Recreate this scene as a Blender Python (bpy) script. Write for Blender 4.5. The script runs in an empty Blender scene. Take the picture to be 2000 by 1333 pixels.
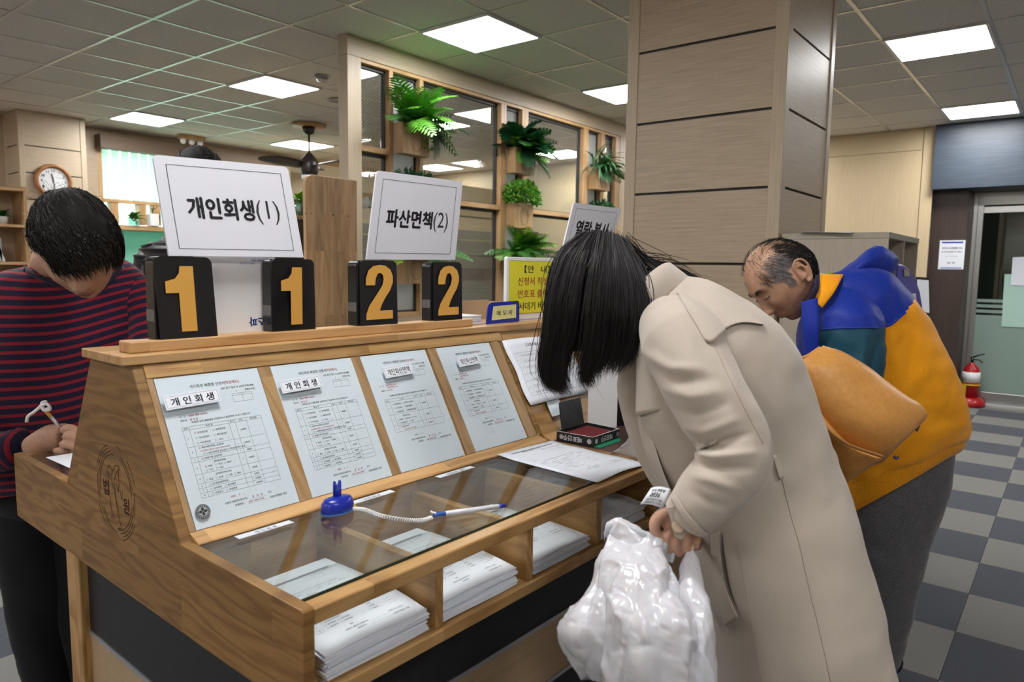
import bpy, math, random
import numpy as np
from mathutils import Matrix, Vector, noise as mnoise
random.seed(7); RNG = np.random.default_rng(7)
C = bpy.context.scene.collection
SC = bpy.context.scene
pi = math.pi

# ------------------------------------------------------------------ camera, world, exposure
# world: x along the partition and the counter, y across it, z up; the camera stands at x = y = 0
FPX, PIT, ROL, YAW = 1388.3, .1040, .01372, .6710        # focal length in px (2000 px wide), pitch, roll, yaw
HC = 1.50
def _basis(y): return np.array([[math.sin(y), math.cos(y), 0], [-math.cos(y), math.sin(y), 0], [0, 0, 1.]])
BW = _basis(YAW)
_fw = np.array([0, math.cos(PIT), -math.sin(PIT)]); _up = np.array([0, math.sin(PIT), math.cos(PIT)]); _rt = np.array([1, 0, 0.])
FW = BW @ _fw
RT = BW @ (_rt * math.cos(ROL) + _up * math.sin(ROL))
UP = BW @ (-_rt * math.sin(ROL) + _up * math.cos(ROL))
EYE = np.array([0, 0, HC])
cam = bpy.data.cameras.new('camera'); cam.lens = FPX * 36 / 2000; cam.sensor_width = 36; cam.clip_start = .02
cam_o = bpy.data.objects.new('camera', cam); C.objects.link(cam_o)
cam_o.matrix_world = Matrix([[RT[0], UP[0], -FW[0], EYE[0]], [RT[1], UP[1], -FW[1], EYE[1]], [RT[2], UP[2], -FW[2], EYE[2]], [0, 0, 0, 1]])
cam.dof.use_dof = True; cam.dof.focus_distance = 1.9; cam.dof.aperture_fstop = 5.6
SC.camera = cam_o
SC.view_settings.view_transform = 'Standard'; SC.view_settings.look = 'None'
SC.view_settings.gamma = 1.0; SC.view_settings.use_curve_mapping = False
SC.view_settings.exposure = 0.0
try:
    SC.cycles.max_bounces = 10; SC.cycles.transparent_max_bounces = 24; SC.cycles.use_denoising = True
    SC.cycles.caustics_reflective = False; SC.cycles.caustics_refractive = False
    SC.cycles.sample_clamp_indirect = 6
except Exception: pass
W = bpy.data.worlds.new('daylight'); SC.world = W; W.use_nodes = True
_bg = W.node_tree.nodes['Background']; _bg.inputs[0].default_value = (.80, 1.0, .93, 1); _bg.inputs[1].default_value = 3.6
LAMP = 36.0                                                   # radiance of the ceiling light panels

# ------------------------------------------------------------------ points from the photograph's frame
def ray(px, py):
    return FW * FPX + RT * (px - 1000) - UP * (py - 666.5)
def at(px, py, d):                                           # point seen at a pixel, d metres along the optical axis
    r = ray(px, py); return EYE + r * (d / FPX)
def onz(px, py, z): r = ray(px, py); return EYE + r * ((z - HC) / r[2])
def ony(px, py, y): r = ray(px, py); return EYE + r * (y / r[1])
def onx(px, py, x): r = ray(px, py); return EYE + r * (x / r[0])
def proj(P):
    P = np.asarray(P, float) - EYE; w = P @ FW
    return np.stack([1000 + FPX * (P @ RT) / w, 666.5 - FPX * (P @ UP) / w, w], -1)
CA = -.0214                                                   # the counter stands turned a little against the room
CR = np.array([[math.cos(CA), -math.sin(CA), 0], [math.sin(CA), math.cos(CA), 0], [0, 0, 1]])
def ctr(u, v, z): return CR @ np.array([u, v, z], float)     # counter coordinates to world
def c_on(px, py, axis, val):                                 # pixel to counter coordinates on a plane u / v / z = val
    r = CR.T @ ray(px, py); e = EYE; i = 'uvz'.index(axis)
    return e + r * ((val - e[i]) / r[i])

# ------------------------------------------------------------------ mesh helpers
def nz(v): v = np.asarray(v, float); return v / (np.linalg.norm(v) + 1e-12)
def cat_rom(P, n):
    P = np.asarray(P, float); m = len(P)
    if m < 3: return np.array([P[0] + (P[-1] - P[0]) * t for t in np.linspace(0, 1, n)])
    Q = np.vstack([2 * P[0] - P[1], P, 2 * P[-1] - P[-2]]); out = []
    for t in np.linspace(0, m - 1 - 1e-9, n):
        i = int(t); f = t - i; a, b, c, d = Q[i:i + 4]
        out.append(.5 * ((2 * b) + (c - a) * f + (2 * a - 5 * b + 4 * c - d) * f * f + (3 * b - a - 3 * c + d) * f ** 3))
    return np.array(out)
class G:
    def __init__(s): s.v = []; s.f = []
    def add(s, V, F):
        n = len(s.v); s.v += [tuple(map(float, p)) for p in V]; s.f += [tuple(i + n for i in q) for q in F]; return s
    def box(s, x0, x1, y0, y1, z0, z1, M=None):
        V = [(x0, y0, z0), (x1, y0, z0), (x1, y1, z0), (x0, y1, z0), (x0, y0, z1), (x1, y0, z1), (x1, y1, z1), (x0, y1, z1)]
        if M is not None: V = [M @ Vector(p) for p in V]
        return s.add(V, [(3, 2, 1, 0), (4, 5, 6, 7), (0, 1, 5, 4), (1, 2, 6, 5), (2, 3, 7, 6), (3, 0, 4, 7)])
    def prism(s, A, d):                                      # polygon A (3D points) extruded by vector d
        A = [np.asarray(p, float) for p in A]; n = len(A); d = np.asarray(d, float)
        F = [tuple(range(n))[::-1], tuple(range(n, 2 * n))] + [(i, (i + 1) % n, (i + 1) % n + n, i + n) for i in range(n)]
        return s.add(A + [p + d for p in A], F)
    def loft(s, rings, cap=True, close=True):
        n = len(rings[0]); V = [p for r in rings for p in r]; F = []
        for i in range(len(rings) - 1):
            for j in range(n if close else n - 1):
                k = (j + 1) % n; F.append((i * n + j, i * n + k, (i + 1) * n + k, (i + 1) * n + j))
        if cap and close:
            F.append(tuple(range(n))[::-1]); F.append(tuple((len(rings) - 1) * n + j for j in range(n)))
        return s.add(V, F)
    def tube(s, P, r, n=8, cap=True, flat=1.0, up=None):
        P = np.asarray(P, float); m = len(P); r = np.broadcast_to(np.asarray(r, float), (m,)); rings = []; pu = None
        for i in range(m):
            t = P[min(i + 1, m - 1)] - P[max(i - 1, 0)]; t = t / (np.linalg.norm(t) + 1e-12)
            if pu is None:
                h = np.array(up if up is not None else ((0, 0, 1) if abs(t[2]) < .9 else (1, 0, 0)), float)
            else: h = pu
            u = h - t * (h @ t); u /= (np.linalg.norm(u) + 1e-12); pu = u; w = np.cross(t, u)
            rings.append([P[i] + r[i] * (math.cos(a) * u * flat + math.sin(a) * w) for a in np.arange(n) * 2 * pi / n])
        return s.loft(rings, cap)
    def lathe(s, c, prof, n=24, ax=(0, 0, 1)):
        c = np.asarray(c, float); ax = np.asarray(ax, float); ax /= np.linalg.norm(ax)
        h = np.array((1, 0, 0) if abs(ax[0]) < .9 else (0, 1, 0), float); u = h - ax * (h @ ax); u /= np.linalg.norm(u); w = np.cross(ax, u)
        return s.loft([[c + ax * z + r * (math.cos(a) * u + math.sin(a) * w) for a in np.arange(n) * 2 * pi / n] for r, z in prof])
    def disc(s, c, r, nrm, n=28, t=.001): return s.lathe(c, [(r, 0), (r, t)], n, nrm)
    def grid(s, Pf, nu, nv):                                 # Pf(i/nu, j/nv) -> point
        V = [Pf(i / nu, j / nv) for j in range(nv + 1) for i in range(nu + 1)]
        F = [(j * (nu + 1) + i, j * (nu + 1) + i + 1, (j + 1) * (nu + 1) + i + 1, (j + 1) * (nu + 1) + i) for j in range(nv) for i in range(nu)]
        return s.add(V, F)
    def sheet(s, Pf, nu, nv, t):                             # thin solid sheet: top surface Pf, thickness vector t
        top = [np.asarray(Pf(i / nu, j / nv), float) for j in range(nv + 1) for i in range(nu + 1)]; n = len(top); t = np.asarray(t, float)
        F = []; idx = lambda i, j: j * (nu + 1) + i
        for j in range(nv):
            for i in range(nu):
                q = (idx(i, j), idx(i + 1, j), idx(i + 1, j + 1), idx(i, j + 1)); F.append(q); F.append(tuple(k + n for k in q[::-1]))
        b = [idx(i, 0) for i in range(nu + 1)] + [idx(nu, j) for j in range(1, nv + 1)] + [idx(i, nv) for i in range(nu - 1, -1, -1)] + [idx(0, j) for j in range(nv - 1, 0, -1)]
        for a, c in zip(b, b[1:] + b[:1]): F.append((c, a, a + n, c + n))
        return s.add(top + [p - t for p in top], F)
def mesh(name, g, mat, smooth=False):
    me = bpy.data.meshes.new(name); me.from_pydata(g.v, [], g.f)
    for m in (mat if isinstance(mat, (list, tuple)) else [mat]): me.materials.append(m)
    if smooth: me.polygons.foreach_set('use_smooth', [True] * len(me.polygons))
    me.update(); return me
def bevel(o, w, seg=2):
    m = o.modifiers.new('bevel', 'BEVEL'); m.width = w; m.segments = seg; m.limit_method = 'ANGLE'; m.angle_limit = .6; return o
MW = {}                                                       # world matrix of each object (kept by hand)
def thing(name, label, cat, loc=(0, 0, 0), rz=0, group=None, rot=None):
    o = bpy.data.objects.new(name, None); C.objects.link(o); o.empty_display_size = .05
    M = Matrix.Translation(Vector([float(a) for a in loc])) @ (rot.to_4x4() if rot is not None else Matrix.Rotation(rz, 4, 'Z'))
    o.matrix_basis = M; MW[o.name] = M; o['label'] = label; o['category'] = cat
    if group: o['group'] = group
    return o
def part(parent, name, g, mat, smooth=False, bev=0, label=None, kind=None, world=False):
    """one mesh part under its parent; world=True when g is given in world coordinates"""
    if world:
        Mi = MW[parent.name].inverted(); A = np.array(Mi); V = np.array(g.v) @ A[:3, :3].T + A[:3, 3]
        g2 = G(); g2.v = [tuple(p) for p in V]; g2.f = g.f; g = g2
    o = bpy.data.objects.new(name, mesh(name, g, mat, smooth)); C.objects.link(o); o.parent = parent
    MW[o.name] = MW[parent.name].copy()
    if bev: bevel(o, bev)
    if label: o['label'] = label
    if kind: o['kind'] = kind
    return o
def solo(name, g, mat, label, cat, smooth=False, bev=0, group=None, kind=None, at0=None):
    """a thing that is one mesh; its origin moves to at0 (default: middle of its foot)"""
    V = np.array(g.v); c = np.array(at0, float) if at0 is not None else np.array([V[:, 0].mean(), V[:, 1].mean(), V[:, 2].min()])
    g2 = G(); g2.v = [tuple(p) for p in V - c]; g2.f = g.f
    o = bpy.data.objects.new(name, mesh(name, g2, mat, smooth)); C.objects.link(o); o.location = c; MW[o.name] = Matrix.Translation(Vector(c))
    if label: o['label'] = label
    if cat: o['category'] = cat
    if group: o['group'] = group
    if kind: o['kind'] = kind
    if bev: bevel(o, bev)
    return o
def struct(name, g, mat, parent=None, bev=0, smooth=False):
    o = bpy.data.objects.new(name, mesh(name, g, mat, smooth)); C.objects.link(o); MW[o.name] = Matrix.Identity(4)
    if parent: o.parent = parent
    else: o['kind'] = 'structure'
    if bev: bevel(o, bev)
    return o
def dup(root, loc, rz=None, label=None, group=None):
    r = root.copy(); C.objects.link(r); r.location = [float(a) for a in loc]
    if rz is not None: r.rotation_euler = (0, 0, rz)
    if label: r['label'] = label
    if group: r['group'] = group
    MW[r.name] = Matrix.Translation(r.location) @ Matrix.Rotation(rz or 0, 4, 'Z')
    for ch in list(root.children):
        c = ch.copy(); C.objects.link(c); c.parent = r
        for gch in list(ch.children):
            d = gch.copy(); C.objects.link(d); d.parent = c
    return r

# ------------------------------------------------------------------ lettering
_tc = {}
def glyphs(s, bold=0.0):
    k = (s, bold)
    if k not in _tc:
        cu = bpy.data.curves.new('lettering', 'FONT'); cu.body = s; cu.size = 1.0; cu.resolution_u = 2
        o = bpy.data.objects.new('lettering', cu); me = o.to_mesh()
        V = np.array([v.co[:2] for v in me.vertices]).reshape(-1, 2); F = [tuple(p.vertices) for p in me.polygons]
        if bold and len(V):                                      # heavier strokes: the outline laid down again, slightly shifted
            n0 = len(V); sh = [(-1, 0), (1, 0), (0, .8), (0, -.8), (0, 0)] if bold > .015 else [(-1, 0), (1, 0)]
            V = np.vstack([V + np.array(d) * bold for d in sh]); F = [tuple(i + n0 * k for i in f) for k in range(len(sh)) for f in F]
        o.to_mesh_clear(); bpy.data.objects.remove(o); bpy.data.curves.remove(cu); _tc[k] = (V, F)
    return _tc[k]
class Print:
    """flat print on a plane: origin O, right R, up U (unit vectors), units of metres, lifted along N"""
    def __init__(s, O, R, U, lift=.0003):
        s.O, s.R, s.U = [np.asarray(a, float) for a in (O, R, U)]; s.N = np.cross(s.R, s.U); s.lift = lift; s.g = {}
    def P(s, x, y, k=1.0): return s.O + s.R * x + s.U * y + s.N * s.lift * k
    def _g(s, c): return s.g.setdefault(c, G())
    def text(s, t, x, y, h, c='black', bold=.0, align='l', w=None):
        V, F = glyphs(t, bold)
        if len(V) == 0: return
        mn, mx = V.min(0), V.max(0); sx = sy = h
        if w: sx = w / (mx[0] - mn[0])
        ox = {'l': -mn[0], 'c': -(mn[0] + mx[0]) / 2, 'r': -mx[0]}[align]
        s._g(c).add([s.P(x + (a + ox) * sx, y + b * sy) for a, b in V], F)
    def line(s, x0, y0, x1, y1, t=.0003, c='black'):
        d = np.array([x1 - x0, y1 - y0]); n = np.array([-d[1], d[0]]); n = n / (np.linalg.norm(n) + 1e-9) * t / 2
        s._g(c).add([s.P(x0 - n[0], y0 - n[1]), s.P(x1 - n[0], y1 - n[1]), s.P(x1 + n[0], y1 + n[1]), s.P(x0 + n[0], y0 + n[1])], [(0, 1, 2, 3)])
    def rect(s, x0, y0, x1, y1, t=.0003, c='black'):
        for a in ((x0, y0, x1, y0), (x1, y0, x1, y1), (x1, y1, x0, y1), (x0, y1, x0, y0)): s.line(*a, t, c)
    def fill(s, x0, y0, x1, y1, c, k=.6):
        s._g(c).add([s.P(x0, y0, k), s.P(x1, y0, k), s.P(x1, y1, k), s.P(x0, y1, k)], [(0, 1, 2, 3)])
    def arc(s, cx, cy, r, a0, a1, t, c='black', n=20):
        A = np.linspace(a0, a1, n)
        for a, b in zip(A, A[1:]): s.line(cx + r * math.cos(a), cy + r * math.sin(a), cx + r * math.cos(b), cy + r * math.sin(b), t, c)
    def poly(s, pts, t, c='black'):
        for a, b in zip(pts, pts[1:]): s.line(*a, *b, t, c)
    def emit(s, parent, mats, names=None, world=True):
        for c, g in s.g.items(): part(parent, (names or {}).get(c, 'printed_text'), g, mats[c], world=world)

# ------------------------------------------------------------------ materials
def mat(name, base=(.8, .8, .8), rough=.5, metal=0., spec=.5, **kw):
    m = bpy.data.materials.new(name); m.use_nodes = True; b = m.node_tree.nodes['Principled BSDF']
    b.inputs['Base Color'].default_value = (*base, 1); b.inputs['Roughness'].default_value = rough
    b.inputs['Metallic'].default_value = metal; b.inputs['Specular IOR Level'].default_value = spec
    for k, v in kw.items(): b.inputs[k.replace('_', ' ')].default_value = v
    return m
class N:
    def __init__(s, m): s.m = m; s.t = m.node_tree; s.b = s.t.nodes['Principled BSDF']
    def n(s, typ, **kw):
        nd = s.t.nodes.new(typ)
        for k, v in kw.items():
            if hasattr(nd, k): setattr(nd, k, v)
            else: nd.inputs[k].default_value = v
        return nd
    def l(s, a, b): s.t.links.new(a, b)
    def math(s, op, a, b=None, c=None):
        nd = s.n('ShaderNodeMath', operation=op)
        for i, x in enumerate((a, b, c)):
            if x is None: continue
            if isinstance(x, (int, float)): nd.inputs[i].default_value = x
            else: s.l(x, nd.inputs[i])
        return nd.outputs[0]
    def ramp(s, fac, stops, interp='LINEAR'):
        nd = s.n('ShaderNodeValToRGB'); cr = nd.color_ramp; cr.interpolation = interp
        while len(cr.elements) > 1: cr.elements.remove(cr.elements[-1])
        cr.elements[0].position = stops[0][0]; cr.elements[0].color = (*stops[0][1], 1)
        for p, c in stops[1:]: e = cr.elements.new(p); e.color = (*c, 1)
        s.l(fac, nd.inputs[0]); return nd.outputs[0]
    def mix(s, fac, a, b, mode='MIX'):
        nd = s.n('ShaderNodeMix', data_type='RGBA', blend_type=mode)
        for k, x in ((0, fac), (6, a), (7, b)):
            if isinstance(x, (int, float)): nd.inputs[k].default_value = x
            elif isinstance(x, tuple): nd.inputs[k].default_value = (*x, 1)
            else: s.l(x, nd.inputs[k])
        return nd.outputs[2]
    def coord(s, scale=(1, 1, 1), rot=(0, 0, 0), out='Object'):
        tc = s.n('ShaderNodeTexCoord'); mp = s.n('ShaderNodeMapping'); mp.inputs['Scale'].default_value = scale; mp.inputs['Rotation'].default_value = rot
        s.l(tc.outputs[out], mp.inputs[0]); return mp.outputs[0]
    def noise(s, vec, scale, detail=4, rough=.55, dist=0., out=0):
        nd = s.n('ShaderNodeTexNoise'); nd.inputs['Scale'].default_value = scale; nd.inputs['Detail'].default_value = detail
        nd.inputs['Roughness'].default_value = rough; nd.inputs['Distortion'].default_value = dist
        if vec is not None: s.l(vec, nd.inputs['Vector'])
        return nd.outputs[out]
    def bump(s, h, strength=.2, dist=.002):
        nd = s.n('ShaderNodeBump'); nd.inputs['Strength'].default_value = strength; nd.inputs['Distance'].default_value = dist
        s.l(h, nd.inputs['Height']); s.l(nd.outputs[0], s.b.inputs['Normal'])
    def col(s, c): s.l(c, s.b.inputs['Base Color'])

def wood(name, grain='x', c0=(.27, .133, .042), c1=(.45, .257, .092), c2=(.55, .34, .14), stave=(.42, .075), rough=.42, var=.22, rings=1.0, sw=(1., .37)):
    """oak-like edge-glued wood; grain along one object axis, staves of given length and width"""
    m = mat(name, c1, rough); n = N(m)
    tc = n.n('ShaderNodeTexCoord'); sp = n.n('ShaderNodeSeparateXYZ'); n.l(tc.outputs['Object'], sp.inputs[0])
    ax = 'xyz'.index(grain); o = [i for i in range(3) if i != ax]
    g = sp.outputs[ax]; a = n.math('ADD', n.math('MULTIPLY', sp.outputs[o[0]], sw[0]), n.math('MULTIPLY', sp.outputs[o[1]], sw[1]))
    cx = n.n('ShaderNodeCombineXYZ'); n.l(g, cx.inputs[0]); n.l(a, cx.inputs[1])
    br = n.n('ShaderNodeTexBrick'); br.offset = .37; br.offset_frequency = 2; n.l(cx.outputs[0], br.inputs['Vector'])
    for k, v in (('Scale', 1.), ('Mortar Size', 0.), ('Brick Width', stave[0]), ('Row Height', stave[1]), ('Bias', 0.)): br.inputs[k].default_value = v
    br.inputs['Color1'].default_value = (0, 0, 0, 1); br.inputs['Color2'].default_value = (1, 1, 1, 1)
    r = n.math('MULTIPLY', br.outputs['Color'], 1.0)
    row = n.math('MULTIPLY', n.math('FLOOR', n.math('DIVIDE', a, stave[1])), 3.17)
    off = n.math('ADD', n.math('MULTIPLY', r, 17.3), row)
    # rings: distorted bands across the grain
    v1 = n.n('ShaderNodeCombineXYZ'); n.l(n.math('ADD', n.math('MULTIPLY', g, 1.5), off), v1.inputs[0]); n.l(n.math('MULTIPLY', a, 12.), v1.inputs[1]); n.l(off, v1.inputs[2])
    d = n.noise(v1.outputs[0], 1.0, 3, .5)
    ph = n.math('MULTIPLY', d, 46. * rings)
    ring = n.math('MULTIPLY_ADD', n.math('SINE', ph), .5, .5)
    v2 = n.n('ShaderNodeCombineXYZ'); n.l(n.math('MULTIPLY', g, 14.), v2.inputs[0]); n.l(n.math('MULTIPLY', a, 420.), v2.inputs[1]); n.l(n.math('MULTIPLY', sp.outputs[o[1]], 420.), v2.inputs[2])
    fine = n.noise(v2.outputs[0], 1.0, 3, .6)
    k = n.math('ADD', n.math('MULTIPLY', ring, .44), n.math('MULTIPLY', fine, .68))
    col = n.ramp(k, [(.18, c0), (.55, c1), (.95, c2)])
    tint = n.ramp(r, [(0, (1 - var, 1 - var * 1.05, 1 - var * 1.1)), (.5, (.9, .9, .9)), (1, (1.08, 1.06, 1.02))])
    n.col(n.mix(1.0, col, tint, 'MULTIPLY'))
    n.bump(k, .18, .0006)
    return m
def laminate(name, c=(.50, .41, .30), grain='x', k=.10, rough=.45, sc=160):
    m = mat(name, c, rough); n = N(m); s = [sc, sc, sc]; s['xyz'.index(grain)] = 4.
    f = n.noise(n.coord(tuple(s)), 1.0, 4, .6)
    lo = tuple(x * (1 - k * 1.6) for x in c); hi = tuple(min(1, x * (1 + k)) for x in c)
    n.col(n.ramp(f, [(.3, lo), (.7, hi)])); n.bump(f, .06, .0005); return m
def speckle(name, c, c2, scale, rough=.8, bump=.3, dist=.002, lo=.42, hi=.6, detail=5):
    m = mat(name, c, rough); n = N(m); f = n.noise(n.coord(), scale, detail, .65)
    n.col(n.ramp(f, [(lo, c2), (hi, c)])); n.bump(f, bump, dist); return m
def cloth(name, c, weave=900., wr=14., rough=.85, bump=.35, k=.06, sheen=.15, wscale=(1, 1, 1), wd=.004):
    m = mat(name, c, rough, spec=.2, Sheen_Weight=sheen); n = N(m)
    f = n.noise(n.coord(), weave, 2, .5); w = n.noise(n.coord(wscale), wr, 3, .5, .6)
    n.col(n.ramp(f, [(.3, tuple(x * (1 - k * 2) for x in c)), (.7, tuple(min(1, x * (1 + k)) for x in c))]))
    b1 = n.n('ShaderNodeBump'); b1.inputs['Strength'].default_value = bump; b1.inputs['Distance'].default_value = wd; n.l(w, b1.inputs['Height'])
    b2 = n.n('ShaderNodeBump'); b2.inputs['Strength'].default_value = .15; b2.inputs['Distance'].default_value = .0006; n.l(f, b2.inputs['Height'])
    n.l(b1.outputs[0], b2.inputs['Normal']); n.l(b2.outputs[0], n.b.inputs['Normal']); return m
def glass(name, tint=(.96, .985, .975), extra=0., rough=0.0, wires=False):
    """clear sheet glass: light goes straight through, each face reflects by Fresnel"""
    m = bpy.data.materials.new(name); m.use_nodes = True; n = N.__new__(N); n.m = m; n.t = m.node_tree; n.t.nodes.clear()
    out = n.n('ShaderNodeOutputMaterial'); tr = n.n('ShaderNodeBsdfTransparent'); tr.inputs[0].default_value = (*tint, 1)
    gl = n.n('ShaderNodeBsdfGlossy'); gl.inputs['Roughness'].default_value = rough
    geo = n.n('ShaderNodeNewGeometry'); fr = n.n('ShaderNodeFresnel')
    n.l(n.math('MULTIPLY_ADD', geo.outputs['Backfacing'], 1 / 1.5 - 1.5, 1.5), fr.inputs['IOR'])
    mx = n.n('ShaderNodeMixShader'); n.l(n.math('ADD', fr.outputs[0], extra), mx.inputs[0]); n.l(tr.outputs[0], mx.inputs[1]); n.l(gl.outputs[0], mx.inputs[2])
    last = mx.outputs[0]
    if wires:                                                # thin wire net cast into the pane
        tc = n.n('ShaderNodeTexCoord'); sp = n.n('ShaderNodeSeparateXYZ'); n.l(tc.outputs['Object'], sp.inputs[0])
        a = n.math('ADD', sp.outputs[0], sp.outputs[2]); b = n.math('SUBTRACT', sp.outputs[0], sp.outputs[2]); hs = []
        for q in (a, b):
            f = n.math('FRACT', n.math('MULTIPLY', q, 1 / .024)); hs.append(n.math('LESS_THAN', f, .07))
        w = n.math('MAXIMUM', *hs); df = n.n('ShaderNodeBsdfDiffuse'); df.inputs[0].default_value = (.30, .29, .27, 1)
        m2 = n.n('ShaderNodeMixShader'); n.l(n.math('MULTIPLY', w, .8), m2.inputs[0]); n.l(last, m2.inputs[1]); n.l(df.outputs[0], m2.inputs[2]); last = m2.outputs[0]
    n.l(last, out.inputs[0]); return m
def frosted(name, c=(.75, .88, .82), fac=.6):
    m = bpy.data.materials.new(name); m.use_nodes = True; n = N.__new__(N); n.m = m; n.t = m.node_tree; n.t.nodes.clear()
    out = n.n('ShaderNodeOutputMaterial'); tr = n.n('ShaderNodeBsdfTranslucent'); tr.inputs[0].default_value = (*c, 1)
    df = n.n('ShaderNodeBsdfDiffuse'); df.inputs[0].default_value = (*c, 1)
    mx = n.n('ShaderNodeMixShader'); mx.inputs[0].default_value = fac; n.l(tr.outputs[0], mx.inputs[1]); n.l(df.outputs[0], mx.inputs[2]); n.l(mx.outputs[0], out.inputs[0]); return m
def emit(name, c, s):
    m = bpy.data.materials.new(name); m.use_nodes = True; t = m.node_tree; t.nodes.clear()
    o = t.nodes.new('ShaderNodeOutputMaterial'); e = t.nodes.new('ShaderNodeEmission'); e.inputs[0].default_value = (*c, 1); e.inputs[1].default_value = s
    t.links.new(e.outputs[0], o.inputs[0]); return m

OAK_X, OAK_Y, OAK_Z = (wood('oak_' + a, a) for a in 'xyz')
OAK_END_DIM = wood('oak_end_panel', 'y', stave=(.46, .085), sw=(.0, 1.), c0=(.145, .066, .016), c1=(.245, .127, .034), c2=(.32, .18, .056), rings=1.35)  # same oak, darkened in its colour for the dim light on the end panels
OAK_LIGHT = wood('oak_light', 'x', c0=(.40, .22, .085), c1=(.56, .33, .14), c2=(.64, .40, .19), stave=(.6, .2), var=.2)
OAK_BOARD = wood('oak_screen', 'z', c0=(.33, .19, .085), c1=(.47, .29, .145), c2=(.55, .36, .19), stave=(.6, .06), var=.25, rings=.6, sw=(1., 0.))
DARKWOOD = wood('dark_worktop', 'x', c0=(.035, .018, .012), c1=(.065, .036, .025), c2=(.09, .05, .035), stave=(5, 5), var=.05, rough=.35)
BIRCH_X, BIRCH_Y, BIRCH_Z = (laminate('birch_' + a, (.50, .405, .29), a) for a in 'xyz')
BIRCH_D = laminate('birch_panel_face', (.46, .365, .26), 'y', .12)
CREAM_Z = laminate('cream_panel', (.54, .43, .27), 'z', .07); CREAM_X = laminate('cream_panel_cross', (.54, .43, .27), 'x', .07)
TAN = laminate('tan_base_panel', (.40, .285, .17), 'x', .08)
PINE = wood('pine_frame', 'z', c0=(.40, .23, .10), c1=(.52, .32, .155), c2=(.60, .40, .21), stave=(3, .3), var=.12, rings=.6)
PINE_X = wood('pine_frame_cross', 'x', c0=(.40, .23, .10), c1=(.52, .32, .155), c2=(.60, .40, .21), stave=(3, .3), var=.12, rings=.6)
BLACK = mat('black_groove', (.012, .011, .012), .5); BLACKPANEL = speckle('black_base_panel', (.012, .013, .018), (.008, .008, .011), 60, .45, .05)
SILVER = mat('silver_strip', (.55, .55, .58), .35, .8)
TBAR = mat('ceiling_grid_bar', (.70, .70, .68), .32, .75)
TILE = speckle('ceiling_tile', (.70, .685, .655), (.52, .505, .475), 90, .9, .5, .003, .36, .46, 3)
PAPER = mat('white_paper', (.76, .795, .87), .6, spec=.3); PAPER_B = mat('print_paper_bluish', (.75, .845, .92), .6, spec=.3)
INK = mat('black_ink', (.025, .025, .03), .7); RED = mat('red_ink', (.55, .05, .06), .7); BLUE_INK = mat('blue_ink', (.01, .05, .35), .6); GREY_INK = mat('grey_ink', (.25, .25, .28), .7)
GLASS = glass('clear_glass'); GLASS_W = glass('wired_glass', (.90, .92, .90), .02, wires=True); ACRYLIC = glass('clear_acrylic', (.99, .995, .995))
GLASS_EDGE = mat('green_glass_edge', (.01, .035, .03), .2)
BLACK_PL = mat('glossy_black_plastic', (.010, .010, .011), .22); GOLD = mat('orange_yellow_print', (.72, .38, .075), .45)
WHITE_PL = mat('white_plastic', (.80, .80, .82), .35); BOARD_W = mat('white_sign_board', (.72, .73, .80), .5)
BLUE_PL = mat('blue_plastic', (.010, .025, .34), .25); YELLOW = mat('yellow_paper', (.78, .72, .03), .5)
STEEL = mat('brushed_steel', (.55, .55, .54), .3, 1.); DARKBROWN = laminate('dark_brown_panel', (.045, .028, .022), 'z', .2, .4)
BLUEGREY = laminate('blue_grey_panel', (.040, .056, .080), 'y', .22, .45, 90)
LIGHT = emit('light_panel', (1., .985, .97), LAMP)
INKS = {'black': INK, 'red': RED, 'blue': BLUE_INK, 'gold': GOLD, 'grey': GREY_INK, 'white': WHITE_PL}
INKN = {'red': 'red_text', 'blue': 'blue_text', 'gold': 'numeral', 'grey': 'grey_text'}

# ------------------------------------------------------------------ the room
ZC = 3.08
CAR_L = cloth('carpet_light', (.195, .195, .186), 420, 30, .95, .1, .22, .1); CAR_D = cloth('carpet_dark', (.066, .072, .092), 420, 30, .95, .1, .22, .1)
g = G().box(-3.2, 12.2, -4.2, 9.8, -.08, -.006); floor = struct('floor', g, CAR_D)
TX, TY, FX0, FY0 = .4575, .465, 3.857, .297
cells = []
for i in range(-14, 20):
    for j in range(-9, 21):
        cx, cy = FX0 + (i + .5) * TX, FY0 + (j + .5) * TY
        if not (-3.1 < cx < 10.2 and -4.0 < cy < 9.5): continue
        p = proj((cx, cy, 0)); vis = p[2] > .3 and -120 < p[0] < 2120 and 300 < p[1] < 1560
        cells.append((vis, -p[2], i, j, cx, cy))
cells.sort(reverse=True)
tl = [mesh('carpet_tile', G().box(-TX / 2 + .001, TX / 2 - .001, -TY / 2 + .001, TY / 2 - .001, -.006, 0), m) for m in (CAR_L, CAR_D)]
rest = G()
for n_, (vis, d, i, j, cx, cy) in enumerate(cells):
    k = (i + j) % 2
    if n_ < 290 and vis:
        o = bpy.data.objects.new('carpet_tile', tl[k]); C.objects.link(o); o.location = (cx, cy, 0); o.parent = floor
    elif k == 0: rest.box(cx - TX / 2 + .001, cx + TX / 2 - .001, cy - TY / 2 + .001, cy + TY / 2 - .001, -.006, 0)
o = struct('carpet_field', rest, CAR_L, floor); o['kind'] = 'stuff'

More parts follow.
